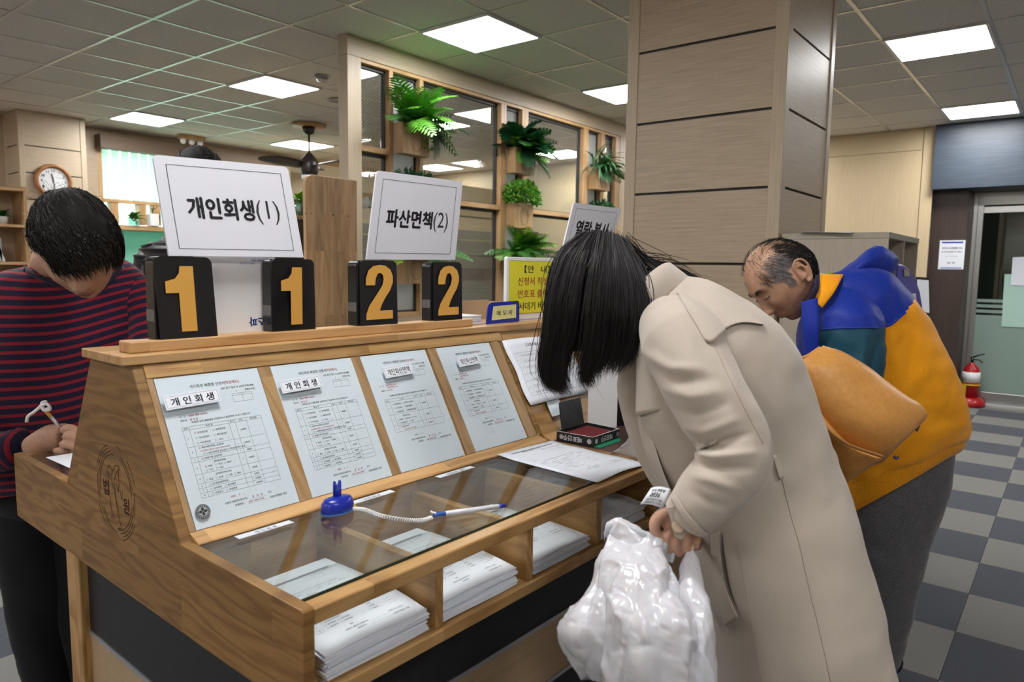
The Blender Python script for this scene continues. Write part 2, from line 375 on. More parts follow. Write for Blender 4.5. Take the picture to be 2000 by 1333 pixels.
# ceiling: tiles laid in a metal grid
g = G().box(-3.2, 12.2, -4.2, 9.8, ZC + .02, ZC + .12); ceiling = struct('ceiling', g, TILE)
LX = [1.58 * a for a in (-2.03, -1.65, -1.27, -.89, -.51, -.13, .33, .70, 1.08, 1.4627, 1.847, 2.2255, 2.59, 3.05, 3.4875, 3.88, 4.254, 4.655, 5.10, 5.50, 5.9)]
LY = [1.58 * (.36 + .388 * n) for n in range(-8, 16)]
LITX = (2.2255, 3.4875, 5.10, .33, -1.65); LITY = (0, 4, 8, 12, -4)  # leftmost column is out of view, added to brighten end panel and column
cells = []; lamps = []
for i in range(len(LX) - 1):
    for j in range(len(LY) - 1):
        x0, x1, y0, y1 = LX[i], LX[i + 1], LY[j], LY[j + 1]; cx, cy = (x0 + x1) / 2, (y0 + y1) / 2
        p = proj((cx, cy, ZC)); vis = p[2] > .3 and -80 < p[0] < 2080 and -60 < p[1] < 420
        lit = any(abs(x0 / 1.58 - a) < .02 for a in LITX) and (j - 8) in LITY
        if lit and vis and x0 / 1.58 < 1.5: lit = False
        if lit and j - 8 in (-4, 0) and 2 < x0 / 1.58 < 2.5: lit = False
        if lit: lamps.append((x0, x1, y0, y1, vis)); continue
        cells.append((vis, -p[2], x0, x1, y0, y1))
cells.sort(reverse=True); rest = G(); tiles = {}
for n_, (vis, d, x0, x1, y0, y1) in enumerate(cells):
    w, h = round((x1 - x0) / 2 - .008, 3), round((y1 - y0) / 2 - .008, 3)
    if n_ < 292 and vis:
        if (w, h) not in tiles: tiles[(w, h)] = mesh('ceiling_tile', G().box(-w, w, -h, h, 0, .014), TILE)
        o = bpy.data.objects.new('ceiling_tile', tiles[(w, h)]); C.objects.link(o); o.location = ((x0 + x1) / 2, (y0 + y1) / 2, ZC + .003); o.parent = ceiling
    else: rest.box(x0 + .008, x1 - .008, y0 + .008, y1 - .008, ZC + .003, ZC + .017)
o = struct('ceiling_tile_field', rest, TILE, ceiling); o['kind'] = 'stuff'
for x in LX:
    g = G().box(x - .012, x + .012, -4.2, 9.8, ZC - .001, ZC + .002).box(x - .003, x + .003, -4.2, 9.8, ZC + .002, ZC + .02); struct('grid_bar', g, TBAR, ceiling)
for y in LY:
    g = G().box(-3.2, 12.2, y - .012, y + .012, ZC - .0012, ZC + .0018).box(-3.2, 12.2, y - .003, y + .003, ZC + .002, ZC + .02); struct('grid_bar', g, TBAR, ceiling)
LFRAME = mat('lamp_frame', (.80, .80, .80), .4)
LAB = {}
def lamp_label(x, y):
    p = proj((x, y, ZC)); px, py = p[0], p[1]
    if 800 < px < 1080 and py < 110: return 'large square ceiling light panel above the partition beam, nearest in the middle'
    if 430 < px < 650 and py < 200: return 'square ceiling light panel left of the partition post, beside the smoke detector'
    if 200 < px < 380: return 'square ceiling light panel furthest left, near the window wall'
    if 1190 < px < 1400: return 'square ceiling light panel behind the column, not seen'
    if 1100 < px < 1300: return 'square ceiling light panel half hidden by the left edge of the column'
    if px > 1700 and py < 140: return 'square ceiling light panel at the top right, right of the column'
    if px > 1800: return 'square ceiling light panel in front of the blue-grey fascia over the door'
    if 480 < px < 660: return 'square ceiling light panel behind the ceiling fan rod'
    return None
nl = 0
lamps.sort(key=lambda q: proj(((q[0] + q[1]) / 2, (q[2] + q[3]) / 2, ZC))[0])
for x0, x1, y0, y1, vis in lamps:
    cx, cy = (x0 + x1) / 2, (y0 + y1) / 2; lb = lamp_label(cx, cy) if vis else None
    if vis and not lb: pp = proj((cx, cy, ZC)); nl += 1; lb = 'ceiling light panel seen only through the partition panes, ' + ['first', 'second', 'third', 'fourth', 'fifth', 'sixth'][nl - 1] + ' from the end post'
    o = thing('ceiling_light', lb or 'square ceiling light panel added out of view in the unseen part of the room', 'ceiling light', (cx, cy, ZC - .012), group='recessed square ceiling lights')
    w, h = (x1 - x0) / 2, (y1 - y0) / 2
    g = G()
    for a in ((-w, w, -h, -h + .02), (-w, w, h - .02, h), (-w, -w + .02, -h + .02, h - .02), (w - .02, w, -h + .02, h - .02)): g.box(*a, 0, .02)
    part(o, 'frame', g, LFRAME); part(o, 'diffuser', G().box(-w + .02, w - .02, -h + .02, h - .02, .002, .012), LIGHT)

# far wall on the right, fascia, door recess
XW = 9.07
g = G().box(XW, XW + .12, 1.36, 9.6, 0, ZC); wall_right = struct('wall_right', g, CREAM_Z)
g = G().box(XW - .012, XW, 1.46, 3.9, 2.845, ZC); struct('upper_panel', g, CREAM_X, wall_right)
g = G().box(XW - .012, XW, 1.46, 3.9, 0.1, 2.832); struct('main_panel', g, CREAM_Z, wall_right)
g = G().box(XW - .02, XW, 1.335, 1.452, 0, ZC); struct('edge_strip', g, CREAM_Z, wall_right, bev=.003)
fas = G().box(XW - .10, XW + .5, -4.0, 1.335, 2.40, ZC); struct('trim_1', fas, BLUEGREY)
XD = 9.62
g = G().box(XW + .12, XD + .06, 1.0, 1.36, 0, 2.40); struct('wall_door_side', g, DARKBROWN, bev=.004)
g = G().box(XD + 2.2, XD + 2.3, -4.0, 4.0, 0, ZC).box(XD, XD + 2.3, 2.6, 2.7, 0, ZC); struct('wall_beyond_door', g, mat('far_corridor', (.20, .22, .19), .8))
# glass door: frame, rails, glass, frosted film
door = struct('door_1', G().box(XD, XD + .05, .955, 1.0, 0, 2.40).box(XD, XD + .05, -1.2, .955, 2.26, 2.40), STEEL, bev=.003)
struct('bottom_rail', G().box(XD - .005, XD + .055, -1.2, .955, .03, .155), STEEL, door, .003)
struct('threshold', G().box(XD - .12, XD + .1, -1.2, 1.0, 0, .03), mat('sill_stone', (.42, .42, .40), .5), door, .003)
struct('head_rail', G().box(XD - .03, XD, -1.2, .90, 2.17, 2.24), STEEL, door, .003)
struct('stile', G().box(XD - .01, XD + .05, .90, .955, .155, 2.26), STEEL, door, .003)
struct('door_glass', G().box(XD + .02, XD + .03, -1.2, .90, .155, 2.26), glass('door_glass', (.72, .80, .76), .02), door)
FROST = frosted('frosted_film', (.33, .44, .39), .75)
struct('frosted_film', G().box(XD + .012, XD + .0195, -1.2, .90, .155, 1.03), FROST, door)
for z in (1.055, 1.115, 1.175): struct('film_stripe', G().box(XD + .012, XD + .0195, -1.2, .90, z, z + .035), FROST, door)

# outer walls
WALLP = mat('painted_wall', (.55, .50, .43), .8)
struct('wall_near', G().box(-3.2, 12.2, -4.2, -4.1, 0, ZC), WALLP)
struct('wall_left', G().box(-3.2, -3.1, -4.1, 9.6, 0, ZC), WALLP)
struct('wall_end', G().box(12.1, 12.2, -4.1, 9.6, 0, ZC), WALLP)
# back wall with the window: wall pieces round the opening
YB = 9.30
WX0, WX1, WZ0, WZ1 = 3.69, 6.15, .95, 2.98
BACKP = laminate('back_wall_panel', (.47, .36, .245), 'x', .08)
g = G().box(-3.2, WX0, YB, YB + .12, 0, ZC).box(WX1, 12.2, YB, YB + .12, 0, ZC).box(WX0, WX1, YB, YB + .12, WZ1, ZC).box(WX0, WX1, YB, YB + .12, 0, WZ0)
wall_back = struct('wall_back', g, BACKP)
win = struct('window_1', G().box(WX0, WX0 + .05, YB + .0, YB + .1, WZ0, WZ1).box(WX1 - .05, WX1, YB, YB + .1, WZ0, WZ1).box(WX0, WX1, YB, YB + .1, WZ0, WZ0 + .05), PINE)
struct('valance', G().box(WX0 - .02, WX1 + .1, YB - .16, YB - .001, 2.84, 3.00), mat('brown_valance', (.16, .11, .075), .6), win, .004)
struct('window_rail', G().box(WX0, WX1, YB - .03, YB + .1, 2.215, 2.255), PINE_X, win, .003)
for x in (3.86, 4.19, 4.37, 4.95, 5.5): struct('mullion', G().box(x - .045, x + .045, YB - .02, YB + .1, 1.96, 2.215), PINE, win, .003)
struct('window_sill', G().box(WX0, WX1, YB - .14, YB + .1, 1.885, 1.945), PINE_X, win, .004)
for x0, x1, z0, z1 in ((WX0, WX1, 2.255, WZ1), (WX0, WX1, 1.945, 2.215)): struct('window_pane', G().box(x0, x1, YB + .085, YB + .091, z0, z1), glass('window_glass', (.93, 1, .97)), win)
struct('lower_pane', G().box(WX0, WX1, YB + .085, YB + .091, WZ0, 1.885), frosted('green_film', (.30, .55, .45), .55), win)
BLIND = frosted('blind_fabric', (.80, .90, .84), .35)
x = WX0 + .06
while x < WX1 - .05:
    a = .10; struct('blind_slat', G().add([(x, YB + .045, 2.26), (x + a, YB + .065, 2.26), (x + a, YB + .065, 2.85), (x, YB + .045, 2.85), (x, YB + .047, 2.26), (x + a, YB + .067, 2.26), (x + a, YB + .067, 2.85), (x, YB + .047, 2.85)],
        [(0, 1, 2, 3), (7, 6, 5, 4), (0, 4, 5, 1), (1, 5, 6, 2), (2, 6, 7, 3), (3, 7, 4, 0)]), BLIND, win); x += .115

# panelled column beside the window, with the wall clock
def clad_column(name, x0, x1, y0, y1, zs, gap=.014, post=.07, cat=None):
    core = struct(name, G().box(x0 + .02, x1 - .02, y0 + .02, y1 - .02, 0, ZC), BLACK)
    for px in (x0, x1 - post):
        for py in (y0, y1 - post): struct('corner_post', G().box(px, px + post, py, py + post, 0, ZC), BIRCH_Z, core, .003)
    zs = [0] + list(zs) + [ZC]
    for a, b in zip(zs, zs[1:]):
        a2, b2 = a + (gap / 2 if a > 0 else 0), b - (gap / 2 if b < ZC else 0)
        struct('cladding_panel', G().box(x0 + .006, x0 + .02, y0 + post, y1 - post, a2, b2), BIRCH_D, core)
        struct('cladding_panel', G().box(x0 + post, x1 - post, y0 + .006, y0 + .02, a2, b2), BIRCH_X, core)
    return core
clad_column('trim_2', 2.745, 3.40, 8.85, 9.299, [.17, .455, .74, 1.02, 1.305, 1.585, 1.87, 2.15, 2.432, 2.716], .012, .055)
# the big column
CX0, CY1, CY0, CX1 = 3.40, 1.947, 1.118, 4.163
gz = [float(onx(1246, y, CX0)[2]) for y in (105, 244, 380)]; st = (gz[0] - gz[2]) / 2
clad_column('trim_3', CX0, CX1, CY0, CY1, sorted([gz[2] + st * k for k in range(-6, 3) if .05 < gz[2] + st * k < ZC - .05]), .013, .062)

# glazed partition
YP = 4.06
part_ = struct('wall_partition', G().box(3.247, 9.07, YP, YP + .12, 0, 1.10).box(7.05, 9.07, YP, YP + .12, 1.10, ZC), BIRCH_X)
struct('header', G().box(3.247, 7.05, YP, YP + .10, 2.945, ZC), BIRCH_X, part_, .003)
struct('end_post', G().box(3.247, 3.369, YP, YP + .10, 1.10, 2.945), BIRCH_Z, part_, .003)
struct('end_post', G().box(6.985, 7.05, YP, YP + .10, 1.10, 2.945), BIRCH_Z, part_, .003)
MUL = [(3.632, 3.671), (3.943, 3.982), (4.925, 5.0), (5.226, 5.32), (6.254, 6.345), (6.591, 6.67), (6.889, 6.985)]
for a, b in MUL: struct('mullion', G().box(a, b, YP + .004, YP + .09, 1.14, 2.92), PINE, part_, .003)
struct('top_rail', G().box(3.369, 6.985, YP + .006, YP + .09, 2.918, 2.943), PINE_X, part_, .002)
struct('bottom_rail', G().box(3.369, 6.985, YP + .002, YP + .09, 1.10, 1.14), PINE_X, part_, .002)
BAYS = [(3.369, 3.632, 0), (3.671, 3.943, 1), (3.982, 4.925, 0), (5.0, 5.226, 1), (5.32, 6.254, 0), (6.345, 6.591, 1), (6.67, 6.889, 0)]
DKF = mat('dark_window_gasket', (.03, .03, .035), .5)
WHITEFILM = frosted('white_film_pane', (.62, .64, .62), .5)
for a, b, nar in BAYS:
    zr = 2.33 if a < 3.5 else 2.02
    rows = [(1.14, 2.918)] if nar else [(1.14, zr - .02), (zr + .02, 2.918)]
    if not nar: struct('cross_rail', G().box(a, b, YP + .003, YP + .09, zr - .021, zr + .021), PINE_X, part_, .002)
    for z0, z1 in rows:
        gk = G()
        for q in ((a, a + .012, z0, z1), (b - .012, b, z0, z1), (a, b, z0, z0 + .012), (a, b, z1 - .022, z1)): gk.box(q[0], q[1], YP + .05, YP + .085, q[2], q[3])
        struct('gasket', gk, DKF, part_)
        struct('pane', G().box(a + .01, b - .01, YP + .066, YP + .072, z0 + .01, z1 - .01), WHITEFILM if nar else GLASS_W, part_)
# rear room seen through the partition: panelled wall with grooves
rear_d = struct('trim_4', G().box(5.2, 8.98, 7.585, 7.6, 0, 1.90), laminate('rear_dado', (.20, .18, .145), 'x', .1))
rear = struct('wall_rear_room', G().box(5.2, 9.07, 7.6, 7.7, 0, 2.75).box(8.98, 9.07, 4.2, 7.6, 0, 2.75), CREAM_X)
for z in (.9, 1.45, 1.66, 2.27): struct('dark_groove', G().box(5.2, 8.98, 7.582, 7.6, z, z + .012), BLACK, rear)
struct('dark_band', G().box(5.2, 8.98, 7.59, 7.6, 1.92, 2.06), mat('grey_band', (.22, .2, .17), .6), rear)
struct('dark_band', G().box(5.2, 8.98, 7.58, 7.6, 1.28, 1.45), mat('brown_band', (.13, .09, .075), .6), rear)

# ------------------------------------------------------------------ the oak writing counter (counter coordinates u, v, z)
K = thing('writing_counter', 'double-sided oak writing counter with sloped notice rack, glass top and paper cubbies', 'counter', (0, 0, 0), CA)
U0, U1 = .555, 1.607; V0, V1 = .840, 2.108; VM = 1.474; ZT, ZB = 1.009, .845
def kp(name, g, m, bev=0, **kw): return part(K, name, g, m, bev=bev, **kw)
SL = [(1.206, ZT), (1.379, 1.308)]                            # sloped rack, front
SLB = [(1.742, ZT), (1.569, 1.308)]
def endpanel(u):
    A = [(u, V0, ZB), (u, V0, ZT - .004), (u, V0 + .004, ZT), (u, 1.206, ZT), (u, 1.379, 1.308), (u, 1.569, 1.308), (u, 1.742, ZT), (u, V1, ZT), (u, V1, ZB)]
    return G().prism(A[::-1], (.020, 0, 0))
kp('end_panel', endpanel(U0), OAK_END_DIM, .0015)
kp('end_panel', endpanel(U1 - .02), OAK_END_DIM, .0015)
iu0, iu1 = U0 + .02, U1 - .02
kp('front_rail', G().box(iu0, iu1, V0 + .001, V0 + .033, .979, 1.0045), OAK_X, .003)
kp('bottom_board', G().box(iu0, iu1, V0 + .002, V1 - .002, ZB, .868), OAK_X, .002)
kp('rear_rail', G().box(iu0, iu1, V1 - .033, V1 - .001, .979, 1.0045), OAK_X, .003)
for i, (a, b) in enumerate([(.829, .848), (1.084, 1.104), (1.340, 1.360)]): kp('divider', G().box(a, b, V0 + .012, 1.2, .868, .979), OAK_Y, .0015)
for a, b in [(.829, .848), (1.084, 1.104), (1.340, 1.360)]: kp('divider', G().box(a, b, 1.73, V1 - .012, .868, .979), OAK_Y, .0015)
kp('cubby_back', G().box(iu0, iu1, 1.20, 1.215, .868, 1.0), OAK_X)
kp('cubby_back', G().box(iu0, iu1, 1.73, 1.745, .868, 1.0), OAK_X)
# glass tops on small ledges
def slab(u0, u1, v0, v1, z0, z1): return G().box(u0, u1, v0, v1, z0, z1)
kp('glass_top', slab(iu0, iu1, V0 + .034, 1.19, 1.0025, 1.0085), GLASS)
kp('glass_edge', G().box(iu0, iu1, V0 + .0332, V0 + .0339, 1.0026, 1.0084), GLASS_EDGE, label='dark green polished glass edge')
kp('glass_top', slab(iu0, iu1, 1.76, V1 - .034, 1.0025, 1.0085), GLASS)
# sloped rack: board, strips between the papers, ledge, cover sheet
sd = np.array([0, SL[1][0] - SL[0][0], SL[1][1] - SL[0][1]]); SLEN = np.linalg.norm(sd); sd /= SLEN; sn = np.cross([1, 0, 0], sd); 
def S(u, s, h=0): return np.array([u, SL[0][0], SL[0][1]]) + sd * s + sn * h
if (sn @ np.array([0, -1, 1])) < 0: sn = -sn
def slope_box(u0, u1, s0, s1, h0, h1):
    return G().prism([S(u0, s0, h0), S(u1, s0, h0), S(u1, s1, h0), S(u0, s1, h0)], sn * (h1 - h0))
kp('rack_board', slope_box(iu0, iu1, 0, SLEN, -.02, -.0035), OAK_X)
for a, b in [(iu0, .5865), (.802, .8315), (1.044, 1.0705), (1.2925, 1.3235), (1.544, 1.578)]:
    kp('rack_strip', slope_box(a, b, .0155, .316, -.0035, .0), wood('rack_strip_oak', 'z', stave=(2, .2), c0=(.36, .20, .085), c1=(.48, .29, .135), c2=(.56, .36, .18), var=.15) if a < .6 else bpy.data.materials['rack_strip_oak'], .0005)
kp('rack_top_strip', slope_box(iu0, 1.60, .3155, SLEN - .002, -.0035, .002), OAK_X, .0008)
LEDGE = lambda u: [(u, 1.2135, 1.0222), (u, 1.1815, 1.0118), (u, 1.1800, 1.0088), (u, 1.207, 1.0088), (u, 1.2155, 1.0205)]
kp('rack_ledge', G().prism(LEDGE(iu0), (iu1 - iu0, 0, 0)), OAK_LIGHT, .0006)
kp('cover_sheet', slope_box(iu0 + .001, 1.585, .016, .325, .0012, .0032), ACRYLIC, label='clear acrylic sheet over the sample forms')
kp('rear_rack_board', G().prism([(iu0, 1.742, ZT), (iu0, 1.569, 1.308), (iu0, 1.552, 1.300), (iu0, 1.725, ZT)], (iu1 - iu0, 0, 0)), OAK_X)
kp('cap_board', G().box(.537, 2.62, 1.372, 1.566, 1.3085, 1.3265), OAK_LIGHT, .002)
kp('sign_plinth', G().box(.563, 1.512, 1.402, 1.452, 1.3265, 1.349), OAK_LIGHT, .003)
# base: legs, black panel, strips, tan panel
for u, v in ((U0 + .004, 1.71), (U1 - .05, 1.71)): kp('leg', G().box(u, u + .045, v, v + .075, 0, ZB), OAK_Z, .003)
bu0, bu1, bv0, bv1 = U0 + .022, 2.56, .955, 1.765
kp('black_panel', G().box(bu0, bu1, bv0, 1.72, .668, ZB), BLACKPANEL)
kp('silver_strip', G().box(bu0 - .003, bu1, bv0 - .003, 1.722, .658, .668), SILVER)
kp('tan_panel', G().box(bu0, bu1, bv0, 1.72, .515, .658), TAN)
kp('silver_strip', G().box(bu0 - .003, bu1, bv0 - .003, 1.722, .505, .515), SILVER)
kp('black_plinth', G().box(bu0, bu1, bv0, 1.72, .0, .505), BLACKPANEL)
# second bay on the right: dark worktop, slope without glass
kp('dark_worktop', G().box(1.609, 2.62, V0 + .006, 1.195, .985, 1.0035), DARKWOOD, .0015)
kp('rack_board', slope_box(1.6075, 2.62, 0, SLEN, -.02, -.0035), OAK_X)
kp('rack_ledge', G().prism([(u_, v_, z_ - .004) for u_, v_, z_ in LEDGE(1.609)], (1.0, 0, 0)), OAK_LIGHT, .0006)
kp('lower_shelf', G().box(1.609, 2.62, V0 + .03, 1.195, .80, .82), DARKWOOD)
kp('end_panel', G().box(2.60, 2.62, V0 + .006, V1, ZB - .03, .985), OAK_END_DIM)
kp('rear_worktop', G().box(1.609, 2.62, 1.745, V1, .985, 1.0035), DARKWOOD)

# carved round court emblem on the end panel (counter plane u = U0)
ENG = mat('carved_dark_line', (.075, .035, .014), .8)
ec = c_on(226, 962, 'u', U0); top = c_on(212.5, 866, 'u', U0); print('emblem', ec, top)

# ------------------------------------------------------------------ things on the counter (geometry in counter coordinates)
def cw(g):
    h = G(); h.v = [tuple(p) for p in (np.array(g.v) @ CR.T)]; h.f = g.f; return h
def cthing(name, label, cat, loc, group=None): return thing(name, label, cat, ctr(*loc), CA, group)
def cpart(p, name, g, m, **kw): return part(p, name, cw(g), m, world=True, **kw)
def csolo(name, g, m, label, cat, **kw): return solo(name, cw(g), m, label, cat, **kw)
class CPrint(Print):
    def emit(s, parent, extra=None):
        for c, g in s.g.items(): cpart(parent, INKN.get(c, 'printed_text'), g, (extra or INKS)[c])

def form(pr, kind, red=True):
    """an application form, A4 portrait, millimetres from the top left corner"""
    k = .001; H = .297
    T = lambda t, x, y, h, c='black', a='l', b=.010: pr.text(t, x * k, H - y * k, h * k, c, b, a)
    Ln = lambda x0, y0, x1, y1, t=.36: pr.line(x0 * k, H - y0 * k, x1 * k, H - y1 * k, t * k)
    R_ = 'red' if red else 'black'
    bk = kind == 'bk'
    T(('개인파산 제증명 신청서' if bk else '개인회생 제증명 신청서'), 60, 27, 7.5); 
    if red: T('(작성예시)', 131, 27, 7.5, 'red')
    T('(3번 창구 접수 후 6번창구에 제출', 192, 38, 5.2, a='r'); T('[              집행문신청]', 192, 46, 4.6, a='r')
    for a in ((140, 50, 182, 50), (140, 54, 182, 54), (140, 68, 182, 68), (140, 50, 140, 68), (161, 50, 161, 68), (182, 50, 182, 68)): Ln(*a)
    T('사   건', 25, 84, 4.6); T('채무자', 25, 92 if not bk else 97, 4.6)
    if red:
        T('2020 ' + ('하단 1234' if bk else '개회 123456'), 43, 84, 5, 'red')
        if bk: T('2020 하면 1234', 47, 90, 5, 'red')
        T('홍 길 동', 43, 92 if not bk else 97, 5, 'red')
    y0 = 104 if not bk else 118
    T('아래와 같이 제증명을 신청하오니 발급하여 주시기 바랍니다.', 45, y0 - 6, 4.9)
    xs = [24, 37, 116, 129, 153, 186]
    rows = [6, 34, 21, 9, 24, 18, 9, 9, 9] if not bk else [7, 33, 28, 16]
    y = y0; ys = [y]
    for r in rows: y += r; ys.append(y)
    for yy in ys: Ln(xs[0], yy, xs[-1], yy)
    for i, x in enumerate(xs): Ln(x, ys[0], x, ys[-1])
    for t, x in (('순번', 30.5), ('제 증 명', 76), ('통수', 122.5), ('금액', 141), ('접수번호', 169)): T(t, x, ys[1] - 1.6, 4.2, a='c')
    for i in range(1, len(rows)): T(str(i), 30.5, (ys[i] + ys[i + 1]) / 2 + 1.5, 4.4, a='c')
    def box(x, y, on): 
        pr.rect(x * k, H - y * k, (x + 3.2) * k, H - (y - 3.2) * k, .00026, R_ if on else 'black')
        if on: pr.poly([((x + .6) * k, H - (y - 1.8) * k), ((x + 1.4) * k, H - (y - .7) * k), ((x + 3) * k, H - (y - 3) * k)], .0004, R_)
    def opts(i, lines):
        n = len(lines); h = (ys[i + 1] - ys[i]) / (n + .3)
        for j, ln in enumerate(lines):
            yy = ys[i] + h * (j + .95)
            for x, t, on in ln:
                if t[0] == '[': T(t, x, yy, 4.4); continue
                if t[0] == '*': T(t[1:], x, yy, 3.6, R_); continue
                box(x, yy, on and red); T(t, x + 6, yy, 4.5)
    if not bk:
        opts(1, [[(44, '인가결정문', 1), (80, '면책결정문', 0)], [(44, '개시결정문', 0), (80, '폐지결정문', 0)], [(44, '기각결정문', 0), (80, '기타(        )', 0)]])
        opts(2, [[(44, '채권자표(목록) 등(정)본', 1)], [(46, '* 인가결정후 폐지된 사건의 채권자표정본', 0)], [(50, '→채무자에게 발급불가, 가족등법원이 송달', 0)]])
        opts(3, [[(44, '변제수행 납입증명', 1)]])
        opts(4, [[(66, '[확정증명원]', 0)], [(46, '면책', 1), (66, '인가', 0), (84, '폐지', 0)], [(46, '기각', 0), (66, '기타', 0)]])
        opts(5, [[(62, '[집행문부여신청]', 0)], [(41, '최초', 0), (60, '승계', 0), (79, '수통', 0), (97, '재도', 0)]])
        opts(6, [[(44, '(승계)송달증명원', 0)]]); opts(7, [[(44, '금지명령', 0), (72, '중지명령', 0)]]); opts(8, [[(44, '보정권고', 0), (72, '보정명령', 0)]])
        fees = ['1,000원', '1,000원', '500원', '500원', '500원', '500원', '1,000원', '1,000원']; ones = (1, 2, 3, 4)
    else:
        opts(1, [[(44, '면책결정문', 1), (76, '파산선고결정문', 0)], [(44, '기각결정문', 0), (76, '폐지결정문', 0)], [(44, '종결결정문', 0), (76, '면책불허가결정', 0)]])
        opts(2, [[(62, '[확정증명원]', 0)], [(44, '면책', 1), (62, '파산선고', 0), (88, '기각', 0)], [(44, '면책불허가', 0), (76, '기타', 0)]])
        opts(3, [[(44, '채권자목록', 1)], [(50, '* 가족등기사건인은 발급불가', 0)]])
        fees = ['1,000원', '500원', '1,000원']; ones = (1, 2, 3)
    for i, fee in enumerate(fees): T(fee, 141, (ys[i + 1] + ys[i + 2]) / 2 + 1.6, 4.6, a='c')
    if red:
        for i in ones: T('1', 122.5, (ys[i] + ys[i + 1]) / 2 + 1.5, 4.6, 'red', 'c')
    y = ys[-1] + (12 if not bk else 17)
    if red: T('2020 .   7 .   1 .', 92, y, 5, 'red', 'c')
    else: T('202   .     .     .', 92, y, 5, 'black', 'c')
    T('신청인 (채권자/채무자)', 62, y + 10, 4.8); T('(인)' if red else '(서명 또는 날인)', 152, y + 9, 4.8); T('전화번호 :', 80, y + 18, 4.8)
    if red: T('홍   길   동', 118, y + 10, 5, 'red'); T('010-1234-1234', 108, y + 18, 5.2, 'red')
    Ln(112, y + 12, 150, y + 12, .22); Ln(105, y + 20, 150, y + 20, .22); T('서울회생법원 귀중', 152, y + 20, 5)

def sheet_on_slope(label, u0, kind):
    t = cthing('form_sheet', label, 'form', S(u0 + .1065, .02, -.003), group='sample application forms under the acrylic sheet')
    cpart(t, 'sheet', slope_box(u0, u0 + .213, .0166, .3136, -.0033, -.0006), PAPER_B)
    pr = CPrint(S(u0 + .0015, .0166, -.0004), (1, 0, 0), sd, .0002); form(pr, kind); pr.emit(t); return t
sheet_on_slope('sample form with a round dark badge at its corner, leftmost on the sloped rack', .588, 'rh')
sheet_on_slope('sample form under the second spaced-letter name tag, behind the blue pen stand', .8315, 'rh')
sheet_on_slope('sample form with short table, third from the left on the sloped rack', 1.0715, 'bk')
sheet_on_slope('sample form with short table, rightmost under the acrylic sheet', 1.325, 'bk')
# round seal on the first sheet
bd = c_on(382, 998, 'v', 1.222); sc_ = S(bd[0], .058, 0)
t = cthing('round_badge', 'round dark printed badge at the lower left of the leftmost form', 'badge', sc_)
cpart(t, 'disc', G().disc(S(.6065, .046, .0033), .0135, sn, 32, .0012), mat('badge_grey', (.42, .45, .47), .4))
pr = CPrint(S(.6065, .046, .0046), (1, 0, 0), sd, .0002)
for r, w in ((.0128, .0011), (.0086, .0006)): pr.arc(0, 0, r, 0, 2 * pi, w, n=33)
for a in range(18):
    an = a * pi / 9; pr.line(.0092 * math.cos(an), .0092 * math.sin(an), .0118 * math.cos(an), .0118 * math.sin(an), .0022)
for a in range(4):
    an = a * pi / 2; q_ = [(.0012 * math.cos(an + .78), .0012 * math.sin(an + .78)), (.0054 * math.cos(an + .62), .0054 * math.sin(an + .62)), (.0080 * math.cos(an + .1), .0080 * math.sin(an + .1)), (.0080 * math.cos(an - .1), .0080 * math.sin(an - .1)), (.0054 * math.cos(an - .62), .0054 * math.sin(an - .62)), (.0012 * math.cos(an - .78), .0012 * math.sin(an - .78))]
    pr._g('black').add([pr.P(*p) for p in q_], [(0, 1, 2, 3, 4, 5)])
pr.emit(t)
# name tags standing a little off the cover sheet
def tag(px, txt, label, w, h, bold, rot=0):
    n_ = sn; p0 = S(0, 0, .010); r = CR.T @ ray(*px); q = EYE + r * (((p0 - EYE) @ n_) / (r @ n_))
    ca, sa = math.cos(rot), math.sin(rot); R = np.array([1, 0, 0]) * ca + sd * sa; U = -np.array([1, 0, 0]) * sa + sd * ca
    t = cthing('name_tag', label, 'tag', q, 'bold name tags on the sample forms')
    g = G().prism([q - R * w / 2 - U * h / 2, q + R * w / 2 - U * h / 2, q + R * w / 2 + U * h / 2, q - R * w / 2 + U * h / 2], n_ * .0012)
    cpart(t, 'card', g, PAPER); cpart(t, 'foam_pad', G().prism([q - R * w * .3 - U * h * .3 - n_ * .0065, q + R * w * .3 - U * h * .3 - n_ * .0065, q + R * w * .3 + U * h * .3 - n_ * .0065, q - R * w * .3 + U * h * .3 - n_ * .0065], n_ * .0065), WHITE_PL)
    pr = CPrint(q + n_ * .0013, R, U, .0002); pr.rect(-w / 2 + .003, -h / 2 + .003, w / 2 - .003, h / 2 - .003, .0004)
    pr.text(txt, 0, -h * .26, h * .62, 'black', bold, 'c', w=w * .78); pr.emit(t)
tag((376, 780), '개 인 회 생', 'white tag with spaced bold letters on the leftmost form', .108, .0285, .028, .03)
tag((588, 751), '개 인 회 생', 'white tag with spaced bold letters on the second form from the left', .101, .0285, .028, .03)
tag((778, 724.5), '개인파산면책', 'white tag with condensed bold letters on the third form from the left', .094, .0285, .016, .04)
tag((915, 704.5), '개인파산면책', 'white tag with condensed bold letters on the rightmost form', .089, .0285, .016, .04)

